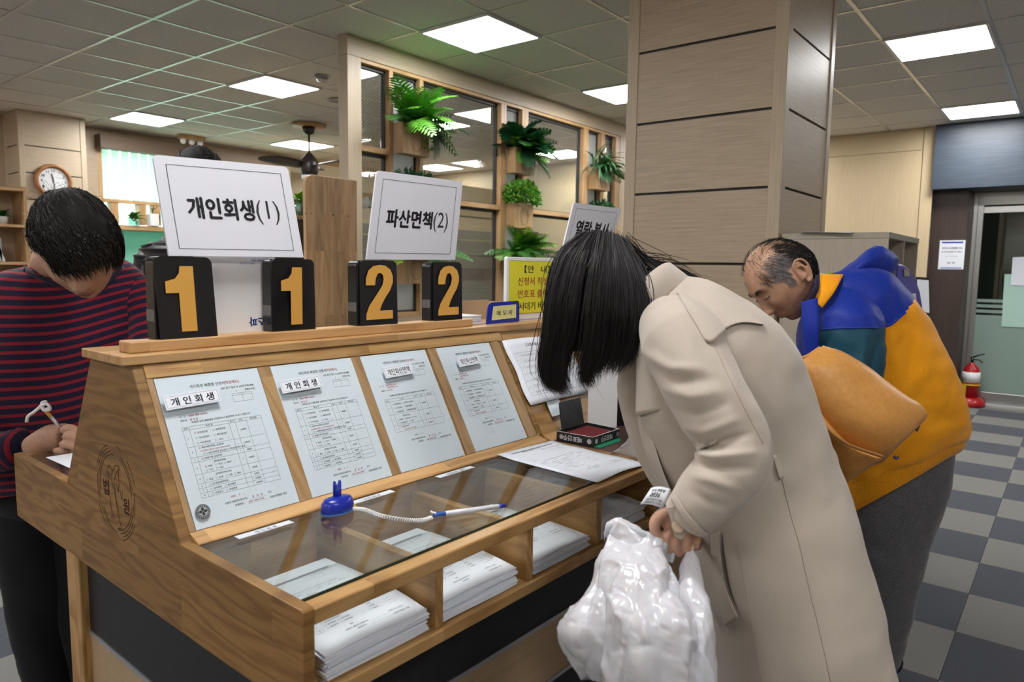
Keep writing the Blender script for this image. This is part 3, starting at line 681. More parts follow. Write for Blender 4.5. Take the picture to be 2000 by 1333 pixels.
# notice lying on the bare slope of the second bay
t = cthing('notice_sheet', 'white landscape sheet with a numbered list on the bare wooden slope beside the hair', 'notice', S(1.745, .1, 0))
def bow(i, j): return S(1.594 + .312 * i - .004 * math.sin(j * 9), .102 + .211 * j, .002 + .010 * math.sin(i * 3.2 + .6) ** 2 * (1 - j * .3) + .006 * (1 - j) ** 4)
g = G(); g.sheet(lambda i, j: bow(i, j), 14, 10, sn * .0006); cpart(t, 'sheet', g, PAPER, smooth=True)
class BowPrint(CPrint):
    def P(s, x, y, k=1.0): return np.asarray(bow(x / .297, y / .21)) + sn * .0006
pr = BowPrint((0, 0, 0), (1, 0, 0), sd)
pr.text('【 신청서 발급 목록 안내 】', .148, .182, .011, 'black', .02, 'c')
for i in range(24):
    a, b = .022 + i * .0105, .022 + (i + 1) * .0105
    for y in (.026, .164): pr.line(a, y, b, y, .0008, 'grey')
    for y in (.049, .072, .095, .118, .141): pr.line(a, y, b, y, .0004, 'grey')
for i in range(7):
    for x in (.022, .274): pr.line(x, .026 + i * .0197, x, .026 + (i + 1) * .0197, .0008, 'grey')
    pr.line(.04, .026 + i * .0197, .04, .026 + (i + 1) * .0197, .0004, 'grey')
for i, s_ in enumerate(('법인회생제증명원', '개인회생 제증명', '인가결정', '채권자표 등본', '부인권 소송', '파산 면책제증명', '개인회생제증명원')):
    y = .031 + i * (.138 / 7) + .001 if i < 7 else 0
    pr.text(str(7 - i), .031, y, .0085, 'grey', 0, 'c'); pr.text(s_, .046, y, .0085, 'grey')
pr.emit(t)

# signs on the plinth
def signboard(P4, name, label, txt, sub, tsize, ty):
    BL, BR, TR, TL = [np.array(p, float) for p in P4]; c = sum([BL, BR, TR, TL]) / 4
    t = cthing('sign_board', label, 'sign', ((BL + BR) / 2), 'white window signs on the counter')
    Nn = np.cross(BR - BL, TL - BL); Nn /= np.linalg.norm(Nn)
    def bl(x, y): return BL * (1 - x) * (1 - y) + BR * x * (1 - y) + TR * x * y + TL * (1 - x) * y
    r = .035; pts = []
    for cx, cy, a0 in ((1 - r, 1 - r * 1.4, 0), (r, 1 - r * 1.4, pi / 2)):
        for a in np.linspace(a0, a0 + pi / 2, 6): pts.append(bl(cx + r * math.cos(a), cy + r * 1.4 * math.sin(a)))
    pts += [bl(0, 0), bl(1, 0)]
    cpart(t, 'board', G().prism([p - Nn * .005 for p in pts], Nn * .005), BOARD_W)
    w = np.linalg.norm(BR - BL)
    class BP(CPrint):
        def P(s, x, y, k=1.): return bl(x, y) + Nn * .0004
    pr = BP(BL, (1, 0, 0), (0, 0, 1))
    for a in ((.075, .075, .925, .075), (.925, .075, .925, .915), (.925, .915, .075, .915), (.075, .915, .075, .075)): pr.line(*a, .0045)
    V, F = glyphs(txt, .04); mn, mx = V.min(0), V.max(0)
    x0, x1, y0, y1 = ty
    pr._g('black').add([pr.P(x0 + (a - mn[0]) / (mx[0] - mn[0]) * (x1 - x0), y0 + (b - mn[1]) / (mx[1] - mn[1]) * (y1 - y0)) for a, b in V], F)
    if sub:
        V, F = glyphs(sub, 0); mn, mx = V.min(0), V.max(0); x2 = x1 + .012; x3 = .86
        pr._g('black').add([pr.P(x2 + (a - mn[0]) / (mx[0] - mn[0]) * (x3 - x2), y0 - .03 + (b - mn[1]) / (mx[1] - mn[1]) * (y1 - y0 + .03)) for a, b in V], F)
    pr.emit(t); return t
PL = 1.349
b0 = lambda px, v: c_on(px[0], px[1], 'v', v)
signboard([b0((330, 500), 1.425), b0((593, 503), 1.425), b0((562, 326), 1.45), b0((298, 302), 1.45)], 's', 'white sign board for counter one, leftmost, standing on the black number one boxes', '개인회생', '(1)', .05, (.17, .66, .38, .61))
signboard([b0((716, 507), 1.445), b0((889, 508), 1.445), b0((904, 355), 1.435), b0((736, 333), 1.435)], 's', 'white sign board for counter two, standing on the black number two boxes', '파산면책', '(2)', .05, (.15, .67, .37, .59))
signboard([b0((1092, 515), 1.445), b0((1180, 520), 1.445), b0((1215, 408), 1.435), b0((1121, 396), 1.435)], 's', 'grey-white sign board half hidden behind the long-haired head', '열람·복사', None, .05, (.15, .85, .44, .73))
def numbox(u0, u1, z1, dig, label, lean=0., z0=PL, vf=1.408, skew=0.):
    t = cthing('number_box', label, 'number box', ((u0 + u1) / 2, vf + .02, z0), 'black counter number boxes')
    r = .014; A = []
    for cx, cz, a0 in ((u1 - r, z1 - r, 0), (u0 + r, z1 - r, pi / 2)):
        for a in np.linspace(a0, a0 + pi / 2, 6): A.append((cx + r * math.cos(a), vf + .004, cz + r * math.sin(a)))
    A += [(u0, vf + .004, z0), (u1, vf + .004, z0)]
    cpart(t, 'box', G().prism(A, (0, .036, 0)), BLACK_PL, bev=.002)
    F0 = [(a + lean * (c - z0), vf + (.004 if c > z1 - .03 else 0) + skew * (z1 - c), c + .003) for a, b, c in A]
    cpart(t, 'number_card', G().prism([(a + .006, b - .003, c - .003) for a, b, c in F0], (0, .0016, 0)), mat('card_black', (.013, .012, .014), .25) if 'card_black' not in bpy.data.materials else bpy.data.materials['card_black'])
    pr = CPrint(np.array([(u0 + u1) / 2 + .006 + lean * (z1 - z0) * .5, vf - .0036 + skew * (z1 - z0) * .5, z0]), (1, 0, 0), (lean, -skew, 1), .0004)
    H = z1 - z0; w = u1 - u0
    if dig == '1':
        pr._g('gold').add([pr.P(x * w, y * H) for x, y in ((-.10, .085), (.17, .085), (.17, .885), (-.06, .885), (-.08, .80), (-.15, .735), (-.32, .70), (-.32, .56), (-.10, .56))][::1], [(0, 1, 2, 3, 4, 5, 6, 7, 8)])
    elif dig == '2':
        out = [(-.34, .09), (.34, .09), (.34, .225), (-.0, .225), (.06, .33), (.16, .44), (.27, .54), (.34, .66), (.34, .76), (.28, .86), (.14, .925), (0, .935), (-.16, .915), (-.28, .85), (-.345, .73), (-.35, .62), (-.12, .62), (-.10, .73), (-.05, .80), (.02, .81), (.08, .78), (.10, .71), (.07, .62), (-.02, .53), (-.14, .42), (-.27, .30), (-.34, .18)]
        pr._g('gold').add([pr.P(x * w * 1.05, y * H) for x, y in out], [tuple(range(len(out)))])
    pr.emit(t)
    g = G().box(u0 - .0006, u0 + .001, vf + .006, vf + .039, z0 + (z1 - z0) * .22, z0 + (z1 - z0) * .36)
    cpart(t, 'tape', g, mat('clear_tape', (.12, .12, .13), .25) if 'clear_tape' not in bpy.data.materials else bpy.data.materials['clear_tape'])
numbox(.616, .733, 1.511, '1', 'black box with orange numeral one at the left end of the plinth', -.045)
numbox(.868, .978, 1.511, '1', 'black box with orange numeral one in front of the wooden screen', -.035, skew=.06)
numbox(1.102, 1.222, 1.511, '2', 'black box with orange numeral two, second pair, left one')
numbox(1.352, 1.464, 1.511, '2', 'black box with orange numeral two at the right end of the plinth')
for u, s_ in ((1.965, 'left'), (2.19, 'right')): numbox(u, u + .11, 1.51, '', s_ + ' black box hidden behind the long-haired head, under the third sign', z0=1.3265)
# white carton between the two number-one boxes, print upside down
t = cthing('white_carton', 'white carton standing between the two number one boxes, blue print upside down', 'box', (.80, 1.46, PL), None)
cpart(t, 'carton', G().box(.738, .905, 1.4525, 1.50, 1.3265, 1.515), WHITE_PL, bev=.002)
pr = CPrint((.865, 1.4522, PL + .012), (-1, 0, 0), (0, 0, -1), .0004); pr.text('스파', -.012, -.018, .022, 'blue', .03); pr.text('서비스 안내', -.01, -.148, .006, 'blue', 0.01); pr.text('품질보증 소비자 상담', .012, -.140, .004, 'blue', 0); pr.emit(t)
# yellow notice in its white stand
t = cthing('notice_stand', 'white stand holding a yellow notice with red and dark lettering', 'notice', (1.85, 1.46, 1.3265))
yu0, yu1, yz0, yz1, yv = 1.70, 2.01, 1.3265, 1.531, 1.436
A = []
for cx, cz, a0 in ((yu1 - .008, yz1 - .008, 0), (yu0 + .008, yz1 - .008, pi / 2)):
    for a in np.linspace(a0, a0 + pi / 2, 5): A.append((cx + .008 * math.cos(a), yv, cz + .008 * math.sin(a)))
A += [(yu0, yv, yz0), (yu1, yv, yz0)]
cpart(t, 'frame', G().prism(A, (0, .012, 0)), WHITE_PL, bev=.002); cpart(t, 'foot', G().box(yu0, yu1, yv, yv + .07, yz0, yz0 + .006), WHITE_PL)
cpart(t, 'yellow_sheet', G().box(yu0 + .012, yu1 - .012, yv - .0012, yv, yz0 + .024, yz1 - .011), YELLOW)
pr = CPrint((yu0 + .155, yv - .0015, yz0), (1, 0, 0), (0, 0, 1), .0003)
pr.text('【안   내】', 0, .157, .026, 'black', .012, 'c', w=.135); 
for s_, y, c in (('신청서 작성 후', .117, 'red'), ('번호표 출력 후', .077, 'red'), ('순서대기 바랍니다', .037, 'black')): pr.text(s_, 0, y, .029, c, .012, 'c', w=.20 if c == 'red' else .25)
pr.rect(-.1425, .025, .1425, .193, .0008); pr.emit(t)
# memo tray
t = cthing('memo_tray', 'cardboard memo tray with a blue front plate and yellow label', 'tray', (1.6, 1.46, 1.3265))
CARDB = mat('cardboard', (.46, .31, .18), .8)
cpart(t, 'tray', G().box(1.545, 1.742, 1.548, 1.552, 1.3265, 1.392).box(1.47, 1.742, 1.43, 1.552, 1.3265, 1.329).box(1.47, 1.545, 1.548, 1.552, 1.3265, 1.385).box(1.738, 1.742, 1.425, 1.552, 1.3265, 1.388), CARDB)
A = [(1.588, 1.418, 1.3265), (1.744, 1.418, 1.329), (1.744, 1.418, 1.386), (1.738, 1.418, 1.394), (1.612, 1.418, 1.392), (1.60, 1.418, 1.386), (1.595, 1.418, 1.375)]
cpart(t, 'front_plate', G().prism(A, (0, .003, 0)), BLUE_PL)
cpart(t, 'label_card', G().prism([(1.612, 1.4172, 1.338), (1.727, 1.4172, 1.341), (1.727, 1.4172, 1.383), (1.619, 1.4172, 1.380)], (0, .0008, 0)), mat('pale_yellow_card', (.72, .70, .32), .6))
pr = CPrint((1.67, 1.4168, 1.352), (1, 0, 0), (.02, 0, 1), .0002); pr.text('메 모 지', 0, 0, .018, 'black', .006, 'c', w=.072); pr.emit(t)
for k in range(6):
    a = .02 * math.sin(k * 2.1); w = .125; M = Matrix.Translation((1.525 + .004 * math.sin(k * 3), 1.489, 1.331 + k * .0042)) @ Matrix.Rotation(a, 4, 'Z')
    csolo('memo_paper', G().box(-w / 2, w / 2, -.05, .05, -.0018, .0018, M), PAPER, 'white memo slips piled loosely in the cardboard tray', 'paper', group='memo slips in the tray')
# small labels stuck on the glass
for i, (a, b, tx, lb) in enumerate(((.636, .748, '개 인 회 생', 'narrow white label on the glass nearest the left end panel'), (.882, 1.0, '개 인 회 생', 'narrow white label on the glass right of the blue pen stand'), (1.137, 1.256, '개인파산 · 면책', 'narrow white label on the glass near the loose form'))):
    t = cthing('glass_label', lb, 'label', ((a + b) / 2, 1.163, 1.0085), 'narrow labels on the glass top')
    cpart(t, 'strip', G().box(a, b, 1.154, 1.172, 1.0086, 1.0092), PAPER); pr = CPrint(((a + b) / 2, 1.1575, 1.0093), (1, 0, 0), (0, 1, 0), .0003); pr.text(tx, 0, 0, .010, 'black', .015, 'c'); pr.rect(-.054, -.002, .054, .013, .0004, 'grey'); pr.emit(t)
# stacks of blank forms in the cubbies
def stack(u0, label, n, seed, topz=.905):
    rs = random.Random(seed); w, L, v0 = .21, .290, .862
    t = cthing('form_stack', label, 'paper stack', (u0 + w / 2, v0 + L / 2, .868), 'stacks of blank forms in the cubbies')
    def zf(v, k): return .868 + (topz - .868) * k * (1 + .35 * min(1, v * 1.2) + .12 * math.sin(v * 5)) 
    g = G(); nl = 15
    for i in range(nl):
        k0, k1 = i / nl, (i + .93) / nl; dx, dv = rs.uniform(-.003, .003), rs.uniform(-.004, .004) - .004 * math.sin(i * .7)
        fl = .010 * (1 - i / nl) * 0 + .0012 * math.sin(i * 1.3)
        g.sheet(lambda a, b: (u0 + dx + w * a, v0 + dv + L * b, zf(b, k1) + fl * math.sin(a * 5 + i) * (1 - b)), 6, 6, (0, 0, (topz - .868) * (k1 - k0) * .98))
    cpart(t, 'sheets', g, PAPER, kind='stuff')
    def top(a, b): return np.array([u0 + w * a, v0 + L * b - .002, zf(b, 1.0) + .0012 + .003 * math.sin(a * 4.2) * (1 - b) ** 2 - .012 * max(0, b - .9) / .1 * (b > .9)])
    g = G(); g.sheet(top, 8, 12, (0, 0, .0006)); cpart(t, 'top_sheet', g, PAPER, smooth=True)
    class TP(CPrint):
        def P(s, x, y, k=1.): return top(x / .21, y / .297) + np.array([0, 0, .0004])
    pr = TP((0, 0, 0), (1, 0, 0), (0, 1, 0)); form(pr, 'rh' if n < 2 else 'bk', False)
    pr.fill(.03, .255, .185, .262, 'grey'); pr.emit(t)
stack(.607, 'tallest stack of blank forms, in the leftmost cubby', 0, 1, .908)
stack(.852, 'stack of blank forms in the second cubby from the left', 1, 2, .903)
stack(1.110, 'stack of blank forms in the third cubby from the left', 2, 3, .893)
stack(1.366, 'stack of blank forms in the shaded rightmost cubby, above the white bag', 3, 4, .905)
# loose form on the glass
t = cthing('loose_form', 'loose white form lying across the right end of the glass top', 'form', (1.47, 1.01, 1.009))
def lf(a, b):
    P_ = np.array([1.352, .862]) * (1 - a) * (1 - b) + np.array([1.569, .852]) * a * (1 - b) + np.array([1.588, 1.163]) * a * b + np.array([1.370, 1.180]) * (1 - a) * b
    return np.array([P_[0], P_[1], 1.0102 + .006 * math.sin(a * 3.1) ** 2 * (1 - b) * .8 + .004 * (b > .85) * (b - .85) / .15 + .004 * math.sin(b * 7) ** 2 * (a > .5) * (a - .5)])
g = G(); g.sheet(lf, 12, 12, (0, 0, .0006)); cpart(t, 'sheet', g, PAPER, smooth=True)
class LP(CPrint):
    def P(s, x, y, k=1.): return lf(x / .21, y / .297) + np.array([0, 0, .0004])
pr = LP((0, 0, 0), (1, 0, 0), (0, 1, 0)); form(pr, 'bk', False); pr.fill(.03, .276, .185, .281, 'grey'); pr.emit(t)
# pen stand with coiled cord and pen
t = cthing('pen_stand', 'blue plastic pen stand on the glass with white coiled cord', 'pen stand', (.842, 1.145, 1.0085))
bc = np.array([.842, 1.146, 1.0085])
cpart(t, 'base', G().loft([[bc + (rx * math.cos(a), ry * math.sin(a), z) for a in np.arange(28) * 2 * pi / 28] for rx, ry, z in ((.036, .023, 0), (.0365, .0235, .010), (.035, .022, .020), (.030, .017, .0275), (.018, .010, .030))]), BLUE_PL, smooth=True)
cpart(t, 'pad', G().loft([[bc + (rx * math.cos(a), ry * math.sin(a), z) for a in np.arange(28) * 2 * pi / 28] for rx, ry, z in ((.037, .024, .0001), (.037, .024, .0022))]), mat('blue_foam', (.05, .22, .55), .7))
g = G()
for s_ in (-1, 1): g.tube([bc + (s_ * .0048 + .004, .006, .026), bc + (s_ * .0055 + .004, .006, .050), bc + (s_ * .0065 + .004, .006, .060)], [.0042, .004, .0026], 10)
g.tube([bc + (.004, .006, .022), bc + (.004, .006, .052)], .0062, 12)
cpart(t, 'socket', g, BLUE_PL, smooth=True)
px_ = [(690, 994), (712, 1004), (745, 1014), (790, 1020), (825, 1019), (843, 1012)]
cp = cat_rom([c_on(a, b, 'z', 1.0125 + (.010 if i == 0 else 0)) for i, (a, b) in enumerate(px_)], 60); cp[:, 2] = np.linspace(1.022, 1.0128, 60)
nn = 46 * 9; tt = np.linspace(0, 1, nn); base = np.array([[np.interp(x, np.linspace(0, 1, 60), cp[:, k]) for k in range(3)] for x in tt])
d = np.gradient(base, axis=0); d /= np.linalg.norm(d, axis=1)[:, None]; sx = np.cross(d, [0, 0, 1]); sx /= np.linalg.norm(sx, axis=1)[:, None]; sy = np.cross(sx, d); an = tt * 2 * pi * 46
cpart(t, 'coiled_cord', G().tube(base + .0035 * (np.cos(an)[:, None] * sx + np.sin(an)[:, None] * sy), .0012, 5), WHITE_PL, smooth=True)
pa, pb = c_on(846, 1007, 'z', 1.0135), c_on(990, 987.5, 'z', 1.0135); dd = pb - pa
P_ = lambda k: pa + dd * k
t2 = cthing('ballpoint_pen', 'white and blue ballpoint pen lying on the glass at the end of the coiled cord', 'pen', P_(.5) - (0, 0, .005))
cpart(t2, 'barrel', G().tube([P_(.16), P_(.3), P_(.885)], [.0048, .005, .005], 14), mat('pearl_barrel', (.72, .74, .80), .25), smooth=True)
cpart(t2, 'end_cap', G().tube([P_(.0), P_(.02), P_(.16)], [.003, .0044, .0046], 14), mat('mid_blue_plastic', (.02, .10, .42), .35), smooth=True, label='mid blue end cap')
cpart(t2, 'tip', G().tube([P_(.885), P_(.93), P_(.99), P_(1.0)], [.0052, .0046, .0016, .0006], 14), BLUE_PL, smooth=True, label='dark blue tip')
cpart(t2, 'clip', G().tube([P_(.02) + (0, .004, .003), P_(-.02) + (.003, .006, .006), P_(-.035) + (.006, .003, .004), P_(.0) + (.004, -.003, .004)], .0022, 8), WHITE_PL, smooth=True)
gc = c_on(686, 991, 'z', 1.012)
t = cthing('binder_clip', 'tiny gold clip beside the blue pen stand', 'clip', gc - (0, 0, .0035)); BR = mat('brass_clip', (.62, .40, .05), .3, .8)
cpart(t, 'body', G().prism([gc + (-.010, -.004, -.0035), gc + (.008, -.010, -.0035), gc + (.008, -.004, .004), gc + (-.010, .002, .004)], (.002, .006, 0)), BR); cpart(t, 'wire_handle', G().tube([gc + (-.008, .002, .004), gc + (-.012, .006, .011), gc + (-.005, .006, .010)], .0007, 6), STEEL)

# ink-pad box, card, tall box, paper roll on the dark worktop
t = cthing('ink_pad_box', 'black carton holding an open red ink pad, lettering upside down', 'ink pad', (1.70, 1.13, 1.0035))
a0, b0_, c0_, d0_ = [np.array([*p, 1.0036]) for p in ((1.627, 1.178), (1.634, 1.058), (1.776, 1.060), (1.786, 1.180))]
BLK = mat('black_carton', (.014, .014, .015), .45); up3 = np.array([0, 0, .0285])
g = G()
for p, q in ((a0, b0_), (b0_, c0_), (c0_, d0_), (d0_, a0)):
    nrm = np.cross(q - p, up3); nrm = nrm / np.linalg.norm(nrm) * .0016; g.prism([p, q, q + up3, p + up3], -nrm)
g.prism([a0, b0_, c0_, d0_], (0, 0, .002)); cpart(t, 'carton', g, BLK)
g = G()
for p, q in ((a0, b0_), (b0_, c0_), (c0_, d0_)):
    nrm = np.cross(q - p, up3); nrm = nrm / np.linalg.norm(nrm) * .0018; g.prism([p + up3, q + up3, q + up3 + (0, 0, .0008), p + up3 + (0, 0, .0008)], -nrm)
cpart(t, 'torn_edge', g, WHITE_PL)
ctr_ = (a0 + b0_ + c0_ + d0_) / 4
ins = lambda k, z: [ctr_ + (p - ctr_) * k + (0, 0, z) for p in (a0, b0_, c0_, d0_)]
cpart(t, 'pad_tray', G().prism(ins(.95, .003), (0, 0, .020)), BLACK_PL)
REDP = speckle('red_ink_pad', (.20, .012, .022), (.09, .004, .008), 220, .9, 1.0, .004); g = G()
Q = ins(.78, .0233); g.grid(lambda i, j: Q[1] * (1 - i) * (1 - j) + Q[2] * i * (1 - j) + Q[3] * i * j + Q[0] * (1 - i) * j + np.array([0, 0, .0035 * math.sin(pi * i) * math.sin(pi * j) + .0009 * math.sin(i * 40 + j * 31)]), 24, 24)
cpart(t, 'ink_pad', g, REDP, smooth=True)
lidA, lidB, lidC, lidD = c_on(1100, 840, 'v', 1.165), c_on(1142, 829, 'v', 1.165), c_on(1134, 776, 'v', 1.195), c_on(1094, 786, 'v', 1.195)
nv = np.cross(lidB - lidA, lidD - lidA); nv /= np.linalg.norm(nv)
cpart(t, 'lid', G().prism([lidA, lidB, lidC, lidD], -nv * .007), BLACK_PL, bev=.0015)
for O_, R_, tx, w in ((b0_ + (a0 - b0_) * .30 + up3 * .80, (a0 - b0_), '매표인주', .062), (c0_ + (b0_ - c0_) * .28 + up3 * .80, (b0_ - c0_), '매표인주', .066)):
    R_ = R_ / np.linalg.norm(R_); pr = CPrint(O_, R_, (0, 0, -1), .0006); pr.text(tx, 0, .002, .017, 'white', .03, 'l', w=None); pr.emit(t)
for p, q, k in ((b0_, a0, .86), (b0_, c0_, .12), (b0_, c0_, .93), (b0_, a0, .10)):
    d_ = (q - p) / np.linalg.norm(q - p); pr = CPrint(p + (q - p) * k + up3 * .52, d_ if (p is b0_ and q is c0_) else -d_, (0, 0, 1), .0006); pr.arc(0, 0, .0058, 0, 2 * pi, .0018, 'white', 21); pr.arc(0, 0, .0025, 0, 2 * pi, .0022, 'white', 13); pr.emit(t)
csolo('green_card', G().prism([c_on(x, y, 'z', 1.0042) for x, y in ((1150, 872), (1172, 876), (1214, 862), (1200, 848))], (0, 0, .0012)), mat('green_card', (.01, .20, .10), .4), 'green card lying half under the black ink pad carton', 'card')
csolo('white_card', slope_box(1.672, 1.735, .055, .17, .006, .008), PAPER_B, 'pale card leaning on the slope behind the open ink pad lid', 'card')
A_, B_, C_ = c_on(1147, 838, 'z', 1.0036), c_on(1203, 834, 'z', 1.0036), c_on(1240, 829, 'z', 1.0036)
t = cthing('tall_box', 'tall box with white front and black side, behind the paper roll', 'box', (A_ + C_) / 2)
D_ = A_ + C_ - B_; D_ = B_ + (C_ - B_) + (A_ - B_)
cpart(t, 'black_body', G().prism([A_ + (A_ - B_) * 0 + (C_ - B_) * .04, B_ + (C_ - B_) * .04, C_, D_], (0, 0, .215)), BLACK_PL, bev=.002)
cpart(t, 'white_front', G().prism([A_, B_, B_ + (C_ - B_) * .04, A_ + (C_ - B_) * .04], (0, 0, .216)), WHITE_PL)
rc = c_on(1264, 872, 'z', 1.0036); print('roll', rc)
t = cthing('paper_roll', 'white paper roll with brown core and a torn sheet hanging off', 'paper roll', rc)
g = G(); n_ = 30
ringf = lambda r, z: [rc + (r * math.cos(a), r * math.sin(a), z) for a in np.arange(n_) * 2 * pi / n_]
g.loft([ringf(.021, .001), ringf(.050, 0), ringf(.051, .05), ringf(.050, .118), ringf(.047, .120), ringf(.021, .118), ringf(.021, .06), ringf(.0005, .06)], cap=False)
cpart(t, 'roll', g, mat('soft_paper', (.80, .80, .80), .9), smooth=True)
cpart(t, 'core', G().loft([ringf(.0205, .061), ringf(.0205, .117), ringf(.0185, .117), ringf(.0185, .061)], cap=False), CARDB, smooth=True)
def sf(i, j):
    T0, T1 = c_on(1240, 822, 'v', rc[1] - .05), c_on(1300, 826, 'v', rc[1] - .05); Bm0, Bm1 = c_on(1187, 889, 'z', 1.005), c_on(1300, 897, 'z', 1.005)
    tp = T0 * (1 - i) + T1 * i; bt = Bm0 * (1 - i) + Bm1 * i; tp = np.array([tp[0], tp[1], 1.0036 + .085]); k = j ** 1.15
    return bt * (1 - k) + tp * k + np.array([.003 * math.sin(j * 25) * (i < .1), -.012 * math.sin(pi * j), .002 * math.sin(i * 9)])
g = G(); g.sheet(sf, 12, 14, (0, -.0006, .0002)); cpart(t, 'torn_sheet', g, bpy.data.materials['soft_paper'], smooth=True)
csolo('teal_box', G().box(1.64, 1.83, .885, 1.10, .8201, .955), mat('teal_plastic', (.004, .16, .24), .4), 'teal box on the shelf under the dark worktop', 'box', bev=.004)
# rear side: form being filled in
t = cthing('form_being_filled', 'white form under the writing hand on the far side of the counter', 'form', (.70, 1.93, 1.009))
cpart(t, 'sheet', G().prism([(.602, 1.80, 1.0092), (.80, 1.80, 1.0092), (.80, 1.99, 1.0092), (.595, 2.005, 1.0092)][::1], (0, 0, .0006)), PAPER)
pr = CPrint((.80, 2.0, 1.0099), (-1, 0, 0), (0, -1, 0), .0002)
for i in range(5): pr.line(.02, .02 + i * .02, .17, .02 + i * .02, .0004); pr.text('신청인 채무자', .03, .024 + i * .02, .006)
pr.emit(t)
# carved emblem: arcs, scales and letters cut into the end panel
Oe = np.array([U0 - .0003, ec[1], ec[2]]); em = CPrint(Oe, (0, -1, 0), (0, 0, 1), .0001); RE = abs(top[2] - ec[2])
for r, w, segs in ((1.0, .0022, ((.35, .9), (1.9, 2.75), (3.6, 4.05), (5.0, 5.75), (1.2, 1.45))), (.93, .0022, ((-.35, .2), (2.9, 3.5), (1.9, 2.7), (5.05, 5.75))), (.86, .0022, ((.25, 1.2), (1.75, 3.5), (3.7, 4.7), (4.9, 6.2))), (.79, .0025, ((.1, 1.25), (1.6, 3.3), (3.75, 4.3), (4.75, 6.1)))):
    for a, b in segs: em.arc(0, 0, RE * r, a, b, w, n=14)
def ep(pts, w=.0022): em.poly([(x * RE, y * RE) for x, y in pts], w)
ep([(-.28, .30), (-.36, .42), (-.30, .52), (-.18, .50), (-.12, .40), (-.20, .30)]); ep([(-.12, .42), (.05, .58), (.22, .60), (.24, .52), (.10, .44), (-.05, .24)]); ep([(.18, .58), (.20, .16)])
ep([(.08, .22), (.14, .02), (.20, .22)]); ep([(.22, .10), (.30, -.10), (.36, .10)]); ep([(-.46, .30), (-.44, .12), (-.34, .05), (-.30, .28), (-.42, .36)]); ep([(-.34, .05), (-.28, -.30), (-.22, -.62), (-.30, -.60)])
ep([(-.20, .28), (-.02, -.10), (.08, -.46), (.22, -.72), (.06, -.76)]); ep([(-.05, .24), (.02, -.18), (.14, -.40)]); ep([(-.18, -.45), (-.12, -.62)])
for tx, x, y in (('법', -.62, -.12), ('원', .36, -.32)): em.text(tx, x * RE, y * RE, RE * .36, 'black', .03)
for c, g in em.g.items(): cpart(K, 'carved_emblem', g, ENG, label='dark carved round court emblem')

# ------------------------------------------------------------------ things round the room
GRN = [mat('leaf_bright', (.09, .30, .025), .45), mat('leaf_mid', (.035, .17, .025), .45), mat('leaf_dark', (.012, .085, .03), .4), mat('leaf_grey', (.10, .19, .10), .5), mat('leaf_lime', (.22, .42, .03), .45)]
for m_ in GRN: m_.node_tree.nodes['Principled BSDF'].inputs['Subsurface Weight'].default_value = .0
def leaf_geo(kind, L=.2, seed=0):
    """one leaf or frond growing along +x, drooping, base at the origin"""
    rs = random.Random(seed); g = G()
    curve = lambda t: np.array([L * (t - .10 * t * t), 0, L * (.38 * t - .75 * t * t)])
    if kind == 'fern':
        n = 15
        g.tube([curve(t) for t in np.linspace(0, 1, 7)], np.linspace(.0022, .0006, 7) * L / .2, 3)
        for i in range(2, n + 1):
            t = i / (n + .5); w = L * .27 * math.sin(pi * (t * .86 + .10)) ** .8; p = curve(t); d = nz(curve(t + .02) - p)
            for s_ in (-1, 1):
                tip = p + np.array([d[0] * w * .55, s_ * w, d[2] * w * .5 - w * .18]); mid = (p + tip) / 2; wd = d * L * .026
                g.add([p - wd * .6, mid - wd * 1.15, tip, mid + wd * 1.15, p + wd * .6], [(0, 1, 2, 3, 4)])
    elif kind == 'broad':
        n = 6; V = []; 
        for i in range(n + 1):
            t = i / n; w = L * .23 * math.sin(pi * min(1, t * .93 + .05)) ** .75; p = curve(t)
            V += [p + (0, -w, w * .25), p, p + (0, w, w * .25)]
        g.add(V, [(3 * i + j, 3 * i + 3 + j, 3 * i + 4 + j, 3 * i + 1 + j) for i in range(n) for j in (0, 1)])
    elif kind == 'split':                                    # deeply cut leaf
        n = 8
        for i in range(n):
            t = .15 + .82 * i / n; p = curve(t); w = L * .42 * math.sin(pi * (t * .8 + .15)); q = curve(t + .085); r_ = curve(min(1, t + .10))
            for s_ in (-1, 1): g.add([p, p + (w * .18, s_ * w * .55, -w * .05), p + (w * .55, s_ * w, -w * .25), q + (w * .40, s_ * w * .62, -w * .08), r_], [(0, 1, 2, 3, 4)])
    elif kind == 'spike':
        V = []; n = 7
        for i in range(n + 1):
            t = i / n; w = L * .045 * (1 - t) ** .6 + .0004; p = np.array([L * (t - .2 * t * t), .0, L * (.55 * t - .95 * t * t)]); V += [p + (0, -w, w * .4), p, p + (0, w, w * .4)]
        g.add(V, [(3 * i + j, 3 * i + 3 + j, 3 * i + 4 + j, 3 * i + 1 + j) for i in range(n) for j in (0, 1)])
    return g
LEAFM = {}
def leafmesh(kind, k, m):
    key = (kind, k, m.name)
    if key not in LEAFM: LEAFM[key] = mesh('leaf', leaf_geo(kind, 1.0, k), m, True)
    return LEAFM[key]
def add_leaf(root, kind, m, loc, az, el, L, roll=0., name='leaf', tw=1):
    o = bpy.data.objects.new(name, leafmesh(kind, 0, m)); C.objects.link(o); o.parent = root
    o.matrix_basis = Matrix.Translation(loc) @ Matrix.Rotation(az, 4, 'Z') @ Matrix.Rotation(-el, 4, 'Y') @ Matrix.Rotation(roll, 4, 'X') @ Matrix.Scale(L, 4); return o
